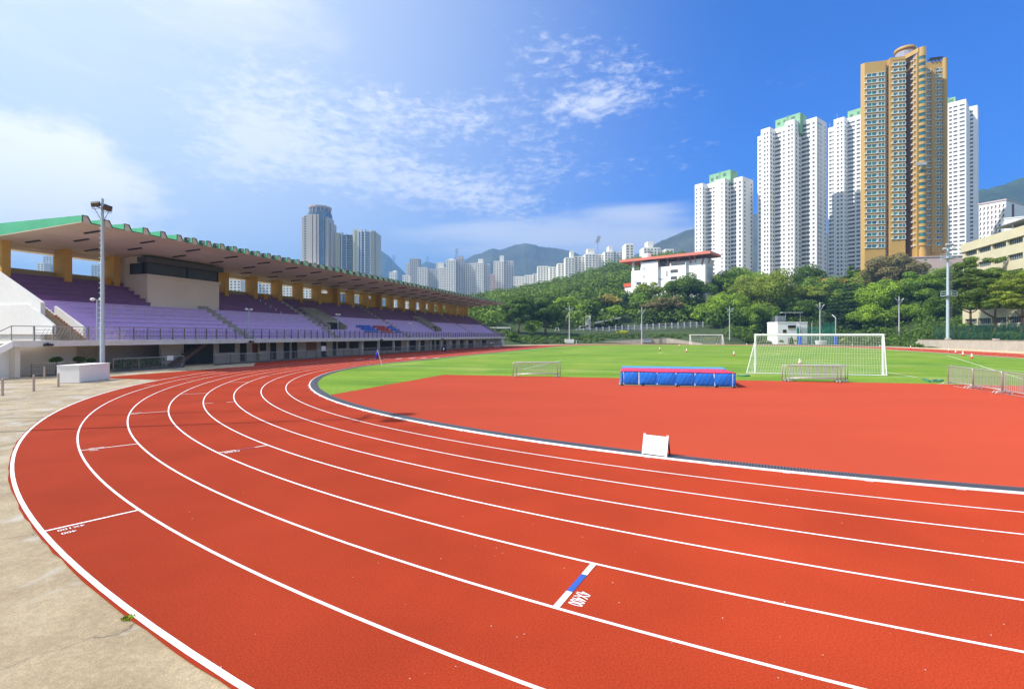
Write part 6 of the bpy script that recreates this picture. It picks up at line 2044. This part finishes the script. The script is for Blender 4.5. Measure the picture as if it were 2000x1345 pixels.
slab('lower right end slab of the long estate', 945, 957, 515, 905, estm)
slab('cream tower with a tall square stair head standing apart right of the estate', 964, 984, 509.5, 820, estw, cap=(.6, 1.0, 498.5))
slab('shaded right wing of the cream tower standing apart from the estate', 984, 1003, 509, 830, estm)
slab('small pink and blue low house between the estate and the cream tower', 957, 965, 535, 800, M('pink_render', (.62, .42, .40), .7))
slab('low white block peeking from behind the wood right of the cream tower', 1003, 1024, 539.5, 780, estw)
slab('tiny white house in the wood below the hilltop estate, the leftmost one', 1025, 1040, 537, 760, estw)
slab('tiny bright house at the foot of the hilltop estate', 1041, 1052, 534, 750, estw)
slab('stout white block at the foot of the hilltop estate, left end', 1050, 1072, 519.5, 700, estw)
slab('small pale house under the left end of the hilltop estate', 1073, 1086, 521, 680, estw)
slab('tall narrow pale house beside the left end of the hilltop estate', 1089, 1103, 514, 660, estw)
slab('left end tower of the white hilltop estate with a round stair head', 1104, 1122, 502.5, 640, estw, cap=(.6, .95, 489.5))
slab('low link slab of the hilltop estate left of the second stair head', 1122, 1143, 500, 646, estw)
slab('hilltop estate tower with a broad crowned head left of the tall mast', 1143, 1163, 495.5, 640, estw, cap=(.25, .9, 485))
slab('long low slab of the hilltop estate right of the tall mast', 1163, 1181, 496, 648, estw)
slab('hilltop estate tower with a slim round stair head, third from the left', 1181, 1198, 491, 640, estw, cap=(.5, .95, 480))
slab('slab end of the hilltop estate vanishing behind the wood', 1198, 1216, 491, 650, estw)
slab('white crowned head of a block sticking up over the wood', 1222, 1238, 476.5, 560, estw, cap=(.05, .95, 475))
slab('low white slab with a tall stair head on the crest of the wood', 1257, 1290, 483, 570, estw, cap=(.28, .6, 470.5))
slab('low pale roof on the crest at the right end of the wood', 1300, 1316, 486, 540, estw)
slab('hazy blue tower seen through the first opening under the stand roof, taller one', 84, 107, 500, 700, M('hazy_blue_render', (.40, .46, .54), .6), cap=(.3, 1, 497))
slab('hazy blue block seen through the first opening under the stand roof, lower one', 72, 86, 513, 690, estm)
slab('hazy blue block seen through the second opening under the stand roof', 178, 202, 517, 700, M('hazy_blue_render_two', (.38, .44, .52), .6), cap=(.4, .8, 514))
slab('pale block seen through the third window bay right of the press box', 448, 470, 528, 520, estm)
slab('pale block seen through the window bay beside the first aisle', 505, 532, 520, 540, estm)
slab('pale block seen through the window bay above the first exit ramp', 552, 640, 530, 600, estw)

# tall floodlight on the hill and pylons
p = at(1167, 500, 470); t = thing('hill_floodlight', 'very tall floodlight mast with a lamp cluster rising from the wooded hill', 'floodlight mast', (p[0], p[1], 55))
zt_ = CAM + (H0 - 471) / F * 470
q = MB((0, 0, 55)); q.tube([(0, 0, 55), (0, 0, zt_)], [.7, .4], 8); q.build('pole', chipm, t)
q = MB((0, 0, 55))
for i in range(4): q.box(-1.8 + .5 * i, 1.6 + .5 * i, -.5, .3, zt_ - 1 + i * 1.5, zt_ + .1 + i * 1.5)
q.bar((-1.2, 0, zt_ - 1.5), (1.6, 0, zt_ + 6), .4, .4); q.build('lamp_cluster', chipm, t)


def pylon(label, x, yt, yb, Y):
    p = at(x, yb, Y); h = (yb - yt) / F * Y; t = thing('pylon', label, 'pylon', tuple(p)); q = MB(); w = h * .13
    for sx_ in (-1, 1):
        for sy_ in (-1, 1): q.bar((sx_ * w, sy_ * w, -10), (sx_ * w * .12, sy_ * w * .12, h), 1.0, 1.0)
    for i in range(6):
        f0, f1_ = i / 6, (i + 1) / 6; w0, w1_ = w * (1 - .88 * f0), w * (1 - .88 * f1_)
        q.bar((-w0, -w0, h * f0), (w1_, -w1_, h * f1_), .6, .6); q.bar((w0, -w0, h * f0), (-w1_, -w1_, h * f1_), .6, .6)
    q.build('lattice', steeld, t); q = MB()
    for f in (.68, .80, .92): q.bar((-w * 1.5, 0, h * f), (w * 1.5, 0, h * f), 1.0, .8)
    q.build('cross_arm', steeld, t)


pylon('lattice pylon on the ridge above the tallest estate tower', 892, 485, 508, 2000)
pylon('small lattice pylon on the saddle left of the estate', 835, 500, 514, 2600)
pylon('lattice pylon on the left mountain shoulder', 769, 498, 520, 2400)
pylon('lattice pylon standing on the mountain face right of the cream tower', 1038, 497, 515, 1900)

# ------------------------------------------------------------------ mountains
def ridge(name, sil, Y, depth, mat, seed, amp=18):
    sil = np.array(sil, float); xs_ = np.linspace(sil[0, 0], sil[-1, 0], 220); ys_ = np.interp(xs_, sil[:, 0], sil[:, 1])
    X = (xs_ - 1000) / F * Y; Zr = CAM + (H0 - ys_) / F * Y; r = np.random.default_rng(seed)
    Zr = Zr + np.convolve(r.normal(size=220), [.2, .3, .3, .2], 'same') * amp * .08
    m_ = 40; rows = []
    for j in range(-8, m_ + 1):
        f = j / m_; yy = Y - depth * f
        fall = (1 - abs(f)) ** 1.25 if f >= 0 else (1 - abs(f) * 2.2)
        N_ = vnoise(X, np.full_like(X, yy), .011, seed) * amp * 1.6 + vnoise(X, np.full_like(X, yy), .03, seed + 1) * amp * .7 + r.normal(size=X.shape) * amp * .06
        k_ = min(1, abs(f) * 5)
        Z = np.maximum(Zr * fall + N_ * k_ * (1 - f if f > 0 else 1), -1.0)
        rows.append(np.stack([X, np.full_like(X, yy), Z], -1))
    V = np.array(rows); a_, b_ = V.shape[:2]; ii = np.arange(a_ * b_).reshape(a_, b_)
    Q = np.stack([ii[:-1, :-1], ii[1:, :-1], ii[1:, 1:], ii[:-1, 1:]], -1).reshape(-1, 4)
    structure(np_mesh(name, V.reshape(-1, 3), Q, mat))


mtm = M('forested_mountain', (.030, .055, .022), .95, noise=(.012, .45, 8), noise2=(.08, .35, 4))
mtr = M('rocky_mountain', (.055, .065, .035), .95, noise=(.01, .5, 8), noise2=(.07, .35, 4))
ridge('mountain', [(560, 560), (600, 520), (640, 492), (655, 477), (668, 500), (700, 502), (735, 488), (745, 490), (760, 500), (772, 514), (790, 532), (805, 548), (830, 575)], 2700, 900, mtm, 1)
ridge('mountain', [(780, 560), (800, 538), (818, 518), (832, 511), (842, 512), (852, 517), (864, 513), (876, 520), (890, 530), (920, 560)], 3000, 700, mtm, 2)
ridge('mountain', [(830, 560), (866, 535), (890, 516), (910, 506), (928, 497), (938, 495), (955, 487), (963, 485), (975, 488), (988, 485), (1005, 478), (1025, 475.5), (1035, 476), (1052, 481), (1075, 484), (1100, 487), (1120, 492), (1150, 505), (1200, 530), (1260, 570)], 2300, 800, mtr, 3)
ridge('mountain', [(1200, 530), (1240, 498), (1268, 484), (1290, 471), (1315, 461), (1335, 452), (1357, 446), (1390, 432), (1430, 422), (1480, 418), (1560, 440), (1700, 480)], 1750, 800, mtr, 4)
ridge('mountain', [(1780, 470), (1850, 415), (1905, 376), (1915, 371), (1930, 370), (1942, 365), (1962, 360), (1985, 350), (2010, 344), (2060, 332), (2150, 330), (2300, 360)], 1250, 640, mtm, 5)

# ------------------------------------------------------------------ woods and trees
rng = np.random.default_rng(21)
C = []; Rb = []
tries = 0
while len(C) < 1500 and tries < 60000:
    tries += 1
    X = rng.uniform(-120, 420); Y = rng.uniform(175, 560)
    u, v = UV(X, Y); d = (hypot(u - STR, v) if u > STR else abs(v)) - 46.4
    az = X / Y
    if d < 42 or d > 330 or az < -.26 or az > 1.0 or Y < 190: continue
    z = gz(X, Y)
    if z < 3: continue
    lx = (X - SR[0]) * sdir[0] + (Y - SR[1]) * sdir[1]; ly = (X - SR[0]) * sin_[0] + (Y - SR[1]) * sin_[1]
    if -8 < lx < 52 and -13 < ly < 22: continue
    if az > .42 and d < 78: continue
    if az > .36 and Y > 292 and not (.44 < az < .70 and Y < 314): continue
    if .40 < az < .75 and d > 240: continue
    if .69 < az and Y > 205: continue
    r = rng.uniform(3.6, 6.6); C.append((X, Y, z + r * .55)); Rb.append(r)
cu, cvv = UV(*CP)
tries = 0; n1 = len(C)
CU = []; RU = []
while len(CU) < 900 and tries < 60000:
    tries += 1
    X = rng.uniform(-40, 300); Y = rng.uniform(95, 330)
    u, v = UV(X, Y); d = (hypot(u - STR, v) if u > STR else abs(v)) - 46.4
    az = X / Y; px = 1000 + F * az
    if d < 17 or d > 135 or px < 890 or px > 2060: continue
    if 1480 < px < 1660 and d < 40: continue
    if v > 20 and u < 96: continue
    if px < 1425 and Y < 219: continue
    if v < -40 and u < STR and d < 24: continue
    if u < cu + 4 and v < cvv + 5: continue
    lx = (X - SR[0]) * sdir[0] + (Y - SR[1]) * sdir[1]; ly = (X - SR[0]) * sin_[0] + (Y - SR[1]) * sin_[1]
    if -8 < lx < 52 and -16 < ly < 22: continue
    if px > 1340 and Y > 285: continue
    z = gz(X, Y); r = rng.uniform(1.5, 2.4) + 1.2 * min(1, max(0, (d - 25) / 60)); CU.append((X, Y, z + r * .55)); RU.append(r)
V, Q = leaves(np.array(CU), np.array(RU), 90000, .55, .8, rng, .5)
tag(np_mesh('undergrowth', V, Q, LM['deep']), kind='stuff')  # dark leaf colour stands in for the shade between the tree crowns
C = np.array(C); Rb = np.array(Rb)
C2 = np.concatenate([C + rng.normal(size=C.shape) * np.array([2.2, 2.2, 1.4]) for _ in range(4)]); R2 = np.concatenate([Rb * rng.uniform(.42, .72, len(Rb)) for _ in range(4)])
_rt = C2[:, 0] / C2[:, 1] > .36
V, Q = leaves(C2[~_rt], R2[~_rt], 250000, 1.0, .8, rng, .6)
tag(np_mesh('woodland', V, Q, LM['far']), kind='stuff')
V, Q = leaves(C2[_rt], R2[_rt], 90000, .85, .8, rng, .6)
tag(np_mesh('shaded_woodland', V, Q, LM['deep']), kind='stuff')  # shade put into a darker leaf colour, setting off the sunlit crowns
# low planting on the bank above the far bend
Cb = []; Rr_ = []
for _ in range(2000):
    a_ = rng.uniform(-1.25, 1.15); d = rng.uniform(10, 40); u = STR + (46.4 + d) * cos(a_); v = (46.4 + d) * sin(a_)
    X, Y, _z = W(u, v); z = gz(X, Y); k_ = d / 40
    px = 1000 + F * X / Y
    if 1180 < px < 1330 and d < 15: continue
    if 1000 < px < 1420 and 23 < d < 60: continue
    if 1505 < px < 1650 and d > 9: continue
    if 1330 < px < 1770 and d < 19: continue
    r = rng.uniform(.4, .8) + (.3 if px < 1420 else 1.0) * k_; Cb.append((X, Y, z + r * .3)); Rr_.append(r)
for _ in range(420):                             # scrub on the raised ground behind the stone wall
    u = rng.uniform(40, 112); v = -rng.uniform(58.5, 72); X, Y, _z = W(u, v); r = rng.uniform(.8, 1.6); Cb.append((X, Y, max(1.86, gz(X, Y)) + r * .45)); Rr_.append(r)
V, Q = leaves(Cb, Rr_, 110000, .42, .75, rng, .4)
tag(np_mesh('bank_shrubbery', V, Q, LM['hedge']), kind='stuff')  # dark leaf colour imitates the shadow under the canopies

TREES = [
    # label, x, yb, yt, w, Y, style, leaf, kwargs
    ('dark spreading tree with a pale forked trunk by the far end of the grandstand', 1012, 664, 577, 92, 186, 'spread', 'deep', dict(low=.30, lean=.02)),
    ('dark tree with a dense hanging crown right of the forked spreading tree', 1066, 664, 578, 76, 189, 'spread', 'deep', dict(low=.24)),
    ('small light green tree between the two dark spreading trees', 1040, 664, 622, 34, 183, 'broad', 'bright', {}),
    ('bright leafy tree topping the dark ones beside the leftmost lamp post', 1104, 650, 575, 52, 226, 'broad', 'bright', {}),
    ('dark green column-shaped shrub at the corner of the grandstand', 1003, 670, 640, 22, 165, 'shrub', 'deep', {}),
    ('pale yellow-green tree behind the far end of the stand roof', 925, 655, 590, 60, 215, 'broad', 'olive', {}),
    ('mid green tree rising behind the last fin walls of the stand', 880, 655, 588, 56, 225, 'broad', 'mid', {}),
    ('leafy green tree behind the shelter, left of the tan tree', 1150, 645, 580, 58, 228, 'broad', 'mid', {}),
    ('tan-tinged tree above the grey shelter', 1190, 645, 572, 54, 232, 'feather', 'tan', {}),
    ('bright green tree with a bare leaning trunk right of the shelter', 1203, 641, 595, 40, 222, 'broad', 'bright', {}),
    ('dark conifer between the tan tree and the white school building', 1223, 640, 572, 30, 238, 'conifer', 'conifer', {}),
    ('low bright bushes of a tree right of the dark conifer', 1240, 642, 603, 44, 226, 'broad', 'bright', {}),
    ('light feathery tree at the foot of the white school stair tower', 1268, 632, 548, 62, 246, 'feather', 'olive', {}),
    ('grey-brown thin-leaved tree behind the balustrade', 1298, 640, 575, 94, 222, 'feather', 'greyish', dict(dens=.75)),
    ('slender bare-stemmed green tree in front of the grey-brown one', 1345, 645, 596, 46, 218, 'broad', 'mid', {}),
    ('large dark tree with hanging roots hiding the right end of the school', 1345, 636, 534, 110, 236, 'broad', 'deep', dict(low=.12)),
    ('broad green tree crown below the leftmost white tower', 1430, 630, 521, 104, 245, 'broad', 'mid', {}),
    ('bushy bright tree behind the lamp post left of the cypresses', 1415, 655, 566, 100, 212, 'broad', 'bright', dict(low=.1)),
    ('great dome-shaped olive tree in the middle of the tree belt', 1500, 650, 524, 136, 214, 'broad', 'olive', dict(low=.12, dens=1.15)),
    ('low dark green tree under the dome-shaped olive tree', 1478, 660, 588, 80, 202, 'broad', 'mid', dict(low=.1)),
    ('dark tree crown in front of the second white tower', 1575, 610, 513, 70, 250, 'broad', 'deep', {}),
    ('fine-leaved spreading tree left of the dark conifers', 1592, 640, 552, 92, 214, 'spread', 'olive', {}),
    ('shaded tree hanging over the white hut', 1560, 650, 580, 80, 206, 'broad', 'deep', dict(low=.1)),
    ('tall dark conifer right of the white hut, the taller of two', 1656, 664, 546, 52, 186, 'conifer', 'conifer', dict(dens=1.3)),
    ('shorter dark conifer just left of the tall one', 1626, 664, 572, 44, 188, 'conifer', 'conifer', dict(dens=1.3)),
    ('small dark tree below the ochre tower left edge', 1664, 600, 512, 36, 240, 'spread', 'deep', {}),
    ('tall greyish feathery tree in front of the ochre tower', 1745, 580, 487, 118, 222, 'feather', 'greyish', dict(dens=1.1)),
    ('sunlit yellow-green tree behind the white tub planter', 1722, 662, 542, 96, 184, 'broad', 'bright', dict(low=.08)),
    ('bright layered tree left of the tall mast', 1800, 655, 522, 112, 178, 'spread', 'mid', dict(low=.1, dens=1.15)),
    ('low bush-like tree at the foot of the layered tree', 1775, 664, 590, 80, 172, 'broad', 'mid', dict(low=.05)),
    ('dark understorey tree between the tall mast and the layered tree', 1835, 656, 575, 60, 160, 'broad', 'deep', dict(low=.05)),
    ('dark small tree with a spiky outline by the pinkish block', 1808, 560, 505, 26, 235, 'conifer', 'deep', {}),
    ('tall crooked pine just right of the mast, the leftmost of the pines', 1896, 640, 500, 108, 128, 'pine', 'pine', dict(trunk=barkred)),
    ('spreading crooked pine before the cream building, second of the pines', 1944, 640, 518, 112, 116, 'pine', 'pine', dict(trunk=barkred, dens=1.1)),
    ('leaning crooked pine cut by the right border of the photo', 1996, 642, 514, 96, 107, 'pine', 'olive', dict(trunk=barkred, dens=.8)),
    ('leafy mid green tree at the foot of the school, right of the feathery one', 1312, 640, 583, 66, 226, 'broad', 'mid', dict(low=.05)),
    ('bright bushy tree under the large dark tree with hanging roots', 1372, 648, 600, 62, 214, 'broad', 'bright', dict(low=.05)),
    ('low olive tree behind the right end of the balustrade', 1400, 640, 592, 58, 220, 'broad', 'olive', dict(low=.05)),
    ('fresh green tree between the dark conifer and the feathery tree', 1247, 636, 570, 46, 234, 'broad', 'mid', dict(low=.05)),
    ('small bright tree against the dark wood left of the tan tree', 1128, 640, 592, 40, 222, 'broad', 'bright', dict(low=.1)),
    ('dense green tree right of the tall conifer, below the feathery one', 1690, 640, 560, 70, 200, 'broad', 'mid', dict(low=.05)),
    ('rounded green crown directly below the gap between the two tall white towers', 1615, 605, 532, 96, 238, 'broad', 'mid', dict(low=.02)),
    ('rounded olive crown left of the greyish feathery tree', 1688, 590, 527, 80, 236, 'broad', 'olive', dict(low=.02)),
    ('bright rounded crown between the mast and the ochre tower', 1850, 600, 520, 88, 205, 'broad', 'mid', dict(low=.02)),
    ('bright rounded crown behind the dome-shaped olive tree, to its left', 1462, 600, 527, 90, 240, 'broad', 'bright', dict(low=.02)),
    ('green crown between the shaded tree over the hut and the conifers', 1600, 640, 575, 88, 212, 'broad', 'mid', dict(low=.02)),
    ('sunlit crown low down between the conifers and the white tub planter', 1700, 662, 592, 84, 180, 'broad', 'bright', dict(low=.02)),
    ('dark red tinged bush between tree crowns left of the dome-shaped tree', 1449, 562, 541, 22, 232, 'shrub', 'tan', {}),
]
for (lab, x, yb, yt, w, Y, st, lf, kw) in TREES:
    X = (x - 1000) / F * Y; zb_ = None
    g_ = gz(X, Y); z_ = CAM + (H0 - yb) / F * Y
    if z_ > g_ + .5 or z_ < g_ - 1.5:
        zb_ = g_ - .2
    nm = {'conifer': 'conifer', 'pine': 'pine_tree', 'shrub': 'shrub'}.get(st, 'tree')
    tree(nm, lab, x, yb, yt, w, Y, st, lf, zb=zb_, cat='shrub' if st == 'shrub' else 'tree', **kw)
SHR = [
    ('first of the small cypresses right of the far goal lamp post', 1453, 669, 640, 11, 181, 'cypress', 'mid'), ('second small cypress in the row left of the near goal', 1466, 669, 642, 10, 181, 'cypress', 'mid'),
    ('leafy dark bush beside the lamp post left of the cypresses', 1436, 668, 650, 20, 182, 'shrub', 'mid'), ('round yellow-green bush in front of the white hut', 1555, 668, 660, 11, 173, 'shrub', 'yellow'),
    ('dark cone-shaped bush in front of the white hut', 1546, 669, 656.5, 9, 173, 'cypress', 'deep'), ('yellow-green mound right of the green cage, nearer the cage', 1649, 670, 660.5, 16, 170, 'shrub', 'yellow'),
    ('yellow-green mound right of the green cage, farther from it', 1677, 670, 661, 20, 170, 'shrub', 'yellow'), ('yellow-green mound beside the white tub planter', 1748, 668, 658, 12, 168, 'shrub', 'yellow'),
    ('spiky grey-green bush at the left foot of the white hut', 1526, 669, 661, 9, 173, 'shrub', 'olive'), ('yellow-green low hedge clump at the foot of the lamp post by the cypresses', 1420, 669, 663, 30, 181, 'shrub', 'yellow'),
    ('pale flowering bushes behind the far goal net', 1385, 671, 661, 46, 180, 'shrub', 'yellow'), ('yellow hedge strip on top of the bank below the balustrade', 1215, 651, 644, 40, 196, 'shrub', 'yellow'),
]
for (lab, x, yb, yt, w, Y, st, lf) in SHR:
    X = (x - 1000) / F * Y; tree('cypress' if st == 'cypress' else 'shrub', lab, x, yb, yt, w, Y, st, lf, cat='shrub', zb=max(gz(X, Y), 0) - .02)

# ------------------------------------------------------------------ air, sky, sun, camera
hz = MB(); hz.box(-4590, 4590, -4590, 4590, -1.1, 560)
hm = bpy.data.materials.new('haze_air'); hm.use_nodes = True; nt = hm.node_tree; nt.nodes.clear()
out = nt.nodes.new('ShaderNodeOutputMaterial'); pv = nt.nodes.new('ShaderNodeVolumePrincipled')
pv.inputs['Color'].default_value = (.27, .55, 1.0, 1); pv.inputs['Density'].default_value = HAZE if 'HAZE' in globals() else .00036; pv.inputs['Anisotropy'].default_value = .25
nt.links.new(pv.outputs[0], out.inputs['Volume'])
o = hz.build('haze', hm); o['kind'] = 'stuff'

SUN_EL = RAD(48); SUN_H = (-.974, -.225)
w = bpy.data.worlds.new('World'); SC.world = w; w.use_nodes = True; nt = w.node_tree; L = nt.links
bg = nt.nodes['Background']; bg.inputs['Strength'].default_value = .15
sky = nt.nodes.new('ShaderNodeTexSky'); sky.sky_type = 'NISHITA'; sky.sun_disc = False
sky.sun_elevation = SUN_EL; sky.sun_rotation = atan2(SUN_H[0], SUN_H[1]); sky.air_density = 1.0; sky.dust_density = .6; sky.ozone_density = 2.2; sky.altitude = 0
hs = nt.nodes.new('ShaderNodeHueSaturation'); hs.inputs['Saturation'].default_value = 1.15; hs.inputs['Value'].default_value = 1.0
tn = nt.nodes.new('ShaderNodeMix'); tn.data_type = 'RGBA'; tn.blend_type = 'MULTIPLY'; tn.inputs[0].default_value = 1; tn.inputs[7].default_value = (.13, .385, .90, 1)
L.new(sky.outputs[0], tn.inputs[6]); L.new(tn.outputs[2], hs.inputs['Color'])
geo = nt.nodes.new('ShaderNodeTexCoord'); sep = nt.nodes.new('ShaderNodeSeparateXYZ'); L.new(geo.outputs['Generated'], sep.inputs[0])


def MA(op, a_, b_=None, c_=None, clamp=False):
    n = nt.nodes.new('ShaderNodeMath'); n.operation = op; n.use_clamp = clamp
    for i, x in enumerate((a_, b_, c_)):
        if x is None: continue
        if isinstance(x, (int, float)): n.inputs[i].default_value = x
        else: L.new(x, n.inputs[i])
    return n.outputs[0]


AZ = MA('MULTIPLY', MA('ARCTAN2', sep.outputs[0], sep.outputs[1]), 180 / pi)
EL = MA('MULTIPLY', MA('ARCSINE', sep.outputs[2]), 180 / pi)


def blob(a0, e0, sa, se, amp, rot=0.0):
    da = MA('SUBTRACT', AZ, a0); de = MA('SUBTRACT', EL, e0)
    if rot:
        c_, s_ = cos(RAD(rot)), sin(RAD(rot))
        x = MA('ADD', MA('MULTIPLY', da, c_), MA('MULTIPLY', de, s_)); y = MA('SUBTRACT', MA('MULTIPLY', de, c_), MA('MULTIPLY', da, s_))
    else: x, y = da, de
    s = MA('ADD', MA('POWER', MA('ABSOLUTE', MA('DIVIDE', x, sa)), 2), MA('POWER', MA('ABSOLUTE', MA('DIVIDE', y, se)), 2))
    return MA('MULTIPLY', MA('EXPONENT', MA('MULTIPLY', s, -1)), amp)


def sumall(l):
    r = l[0]
    for x in l[1:]: r = MA('ADD', r, x)
    return r


cmb = nt.nodes.new('ShaderNodeCombineXYZ'); L.new(AZ, cmb.inputs[0]); L.new(MA('MULTIPLY', EL, 1.9), cmb.inputs[1])


def skynoise(sc, det, rgh=.58, dist=0.0, stretch=None, off=0.0):
    n = nt.nodes.new('ShaderNodeTexNoise'); n.inputs['Scale'].default_value = sc; n.inputs['Detail'].default_value = det; n.inputs['Roughness'].default_value = rgh; n.inputs['Distortion'].default_value = dist
    mp = nt.nodes.new('ShaderNodeMapping'); mp.inputs['Location'].default_value = (off, off * .7, 0)
    if stretch: mp.inputs['Scale'].default_value = stretch[0]; mp.inputs['Rotation'].default_value = (0, 0, stretch[1])
    L.new(cmb.outputs[0], mp.inputs[0]); L.new(mp.outputs[0], n.inputs['Vector']); return n.outputs['Fac']


def ss(x, a_, b_):
    n = nt.nodes.new('ShaderNodeMapRange'); n.interpolation_type = 'SMOOTHSTEP'; n.inputs[1].default_value = a_; n.inputs[2].default_value = b_; L.new(x, n.inputs[0]); return n.outputs[0]


# wispy patches
m1 = sumall([blob(-18, 17.6, 12, 4.2, .40, -10), blob(-3, 15.2, 10, 2.6, .33, -14), blob(-25, 24.5, 10, 3.4, .30), blob(-30, 16, 6, 3, .26), blob(3, 19.5, 6, 4.0, .27), blob(-27, 19.5, 5, 2.6, .26), blob(-11, 22.5, 7, 2.0, .20),
             blob(13, 27, 9, 3.6, .27, -22), blob(9, 24.5, 5, 1.6, .22), blob(-5, 24, 5, 2.6, .26), blob(2, 28.5, 5, 4, .20), blob(8, 24, 5, 1.6, .18), blob(-14, 24.5, 3, 2, .2), blob(29, 24, 6, 1.5, .14), blob(38, 31, 4, 2, .14), blob(20, 18.5, 5, 2.0, .14), blob(-33, 21.5, 4, 1.2, .12), blob(12, 18, 5, 2, .17)])
w1 = ss(MA('ADD', MA('MULTIPLY', MA('ADD', skynoise(.50, 9, .60, .35, ((1, 1.35, 1), RAD(-14))), MA('MULTIPLY', skynoise(1.3, 6, .6), .40)), .80), m1), .73, 1.16)
# low sheets
m2 = sumall([blob(7, 11.2, 14, 2.0, .56), blob(-8, 11.6, 10, 1.3, .20), blob(14, 13.4, 7, 1.2, .34), blob(17, 9.6, 8, 1.4, .42), blob(-6, 8.8, 7, 1.2, .2), blob(3, 9.0, 10, .9, .2)])
w2 = ss(MA('ADD', MA('MULTIPLY', skynoise(.20, 7, .55, .3, ((.5, 1.6, 1), 0), 3.0), .55), m2), .38, .85)
# cumulus bank on the left, with a crisp top
m3 = sumall([blob(-44, 11.5, 10.5, 7.2, .68), blob(-40.5, 15.0, 4.5, 3.2, .30), blob(-52, 13, 8, 6, .6), blob(-36, 9, 10, 5, .25)])
w3 = ss(MA('ADD', MA('MULTIPLY', MA('ADD', skynoise(.20, 10, .60, .2, None, 9.0), MA('MULTIPLY', skynoise(.55, 8, .62), .55)), .85), m3), 1.0, 1.55)
# high veil on the left
m4 = sumall([blob(-30, 31, 13, 4.2, .62, -8), blob(-48, 29, 9, 6, .45), blob(-38, 20, 16, 9, .22)])
w4 = ss(MA('ADD', MA('MULTIPLY', skynoise(.16, 9, .6, .5, ((.8, 1.5, 1), RAD(-10)), 5.0), .75), m4), .55, 1.25)


def mixc(fac, a_, col, k_):
    x = nt.nodes.new('ShaderNodeMix'); x.data_type = 'RGBA'; L.new(MA('MULTIPLY', fac, k_), x.inputs[0]); L.new(a_, x.inputs[6])
    if isinstance(col, tuple): x.inputs[7].default_value = (*col, 1)
    else: L.new(col, x.inputs[7])
    return x.outputs[2]


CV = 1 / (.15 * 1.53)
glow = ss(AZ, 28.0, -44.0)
back = MA('MAXIMUM', ss(AZ, 62.0, 110.0), ss(AZ, -50.0, -75.0))  # unseen bright sky added behind the camera to light the stand front
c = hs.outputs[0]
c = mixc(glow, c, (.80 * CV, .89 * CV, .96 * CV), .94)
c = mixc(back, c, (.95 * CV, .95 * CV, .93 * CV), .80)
c = mixc(ss(EL, 13.0, 0.0), c, (.36 * CV, .60 * CV, .90 * CV), .50)
c = mixc(w4, c, (1.08 * CV, 1.08 * CV, 1.08 * CV), .8)
c = mixc(w2, c, (1.0 * CV, 1.04 * CV, 1.12 * CV), .8)
c = mixc(w1, c, (1.14 * CV, 1.14 * CV, 1.14 * CV), .70)
c = mixc(w3, c, (1.36 * CV, 1.28 * CV, 1.18 * CV), .95)
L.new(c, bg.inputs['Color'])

sd = bpy.data.lights.new('sun', 'SUN'); sd.energy = 4.5; sd.angle = RAD(.53); sd.color = (1.0, .95, .87)
so = bpy.data.objects.new('sun', sd); COL.objects.link(so)
dv = Vector((SUN_H[0] * cos(SUN_EL), SUN_H[1] * cos(SUN_EL), sin(SUN_EL)))
so.rotation_euler = dv.to_track_quat('Z', 'Y').to_euler(); so.location = (-60, -20, 80)

cam = bpy.data.cameras.new('camera'); cam.sensor_width = 36; cam.sensor_fit = 'HORIZONTAL'; cam.lens = F / 2000 * 36
cam.shift_y = -(672.5 - H0) / 2000; cam.clip_end = 20000; cam.clip_start = .05
co = bpy.data.objects.new('camera', cam); COL.objects.link(co); co.location = (0, 0, CAM); co.rotation_euler = (RAD(90), 0, 0)
SC.camera = co
SC.view_settings.view_transform = 'Standard'; SC.view_settings.look = 'None'; SC.view_settings.exposure = 0.80; SC.view_settings.gamma = 1
SC.render.engine = 'CYCLES'
SC.cycles.use_denoising = True
SC.cycles.max_bounces = 6; SC.cycles.diffuse_bounces = 3; SC.cycles.glossy_bounces = 2; SC.cycles.transmission_bounces = 2; SC.cycles.volume_bounces = 0
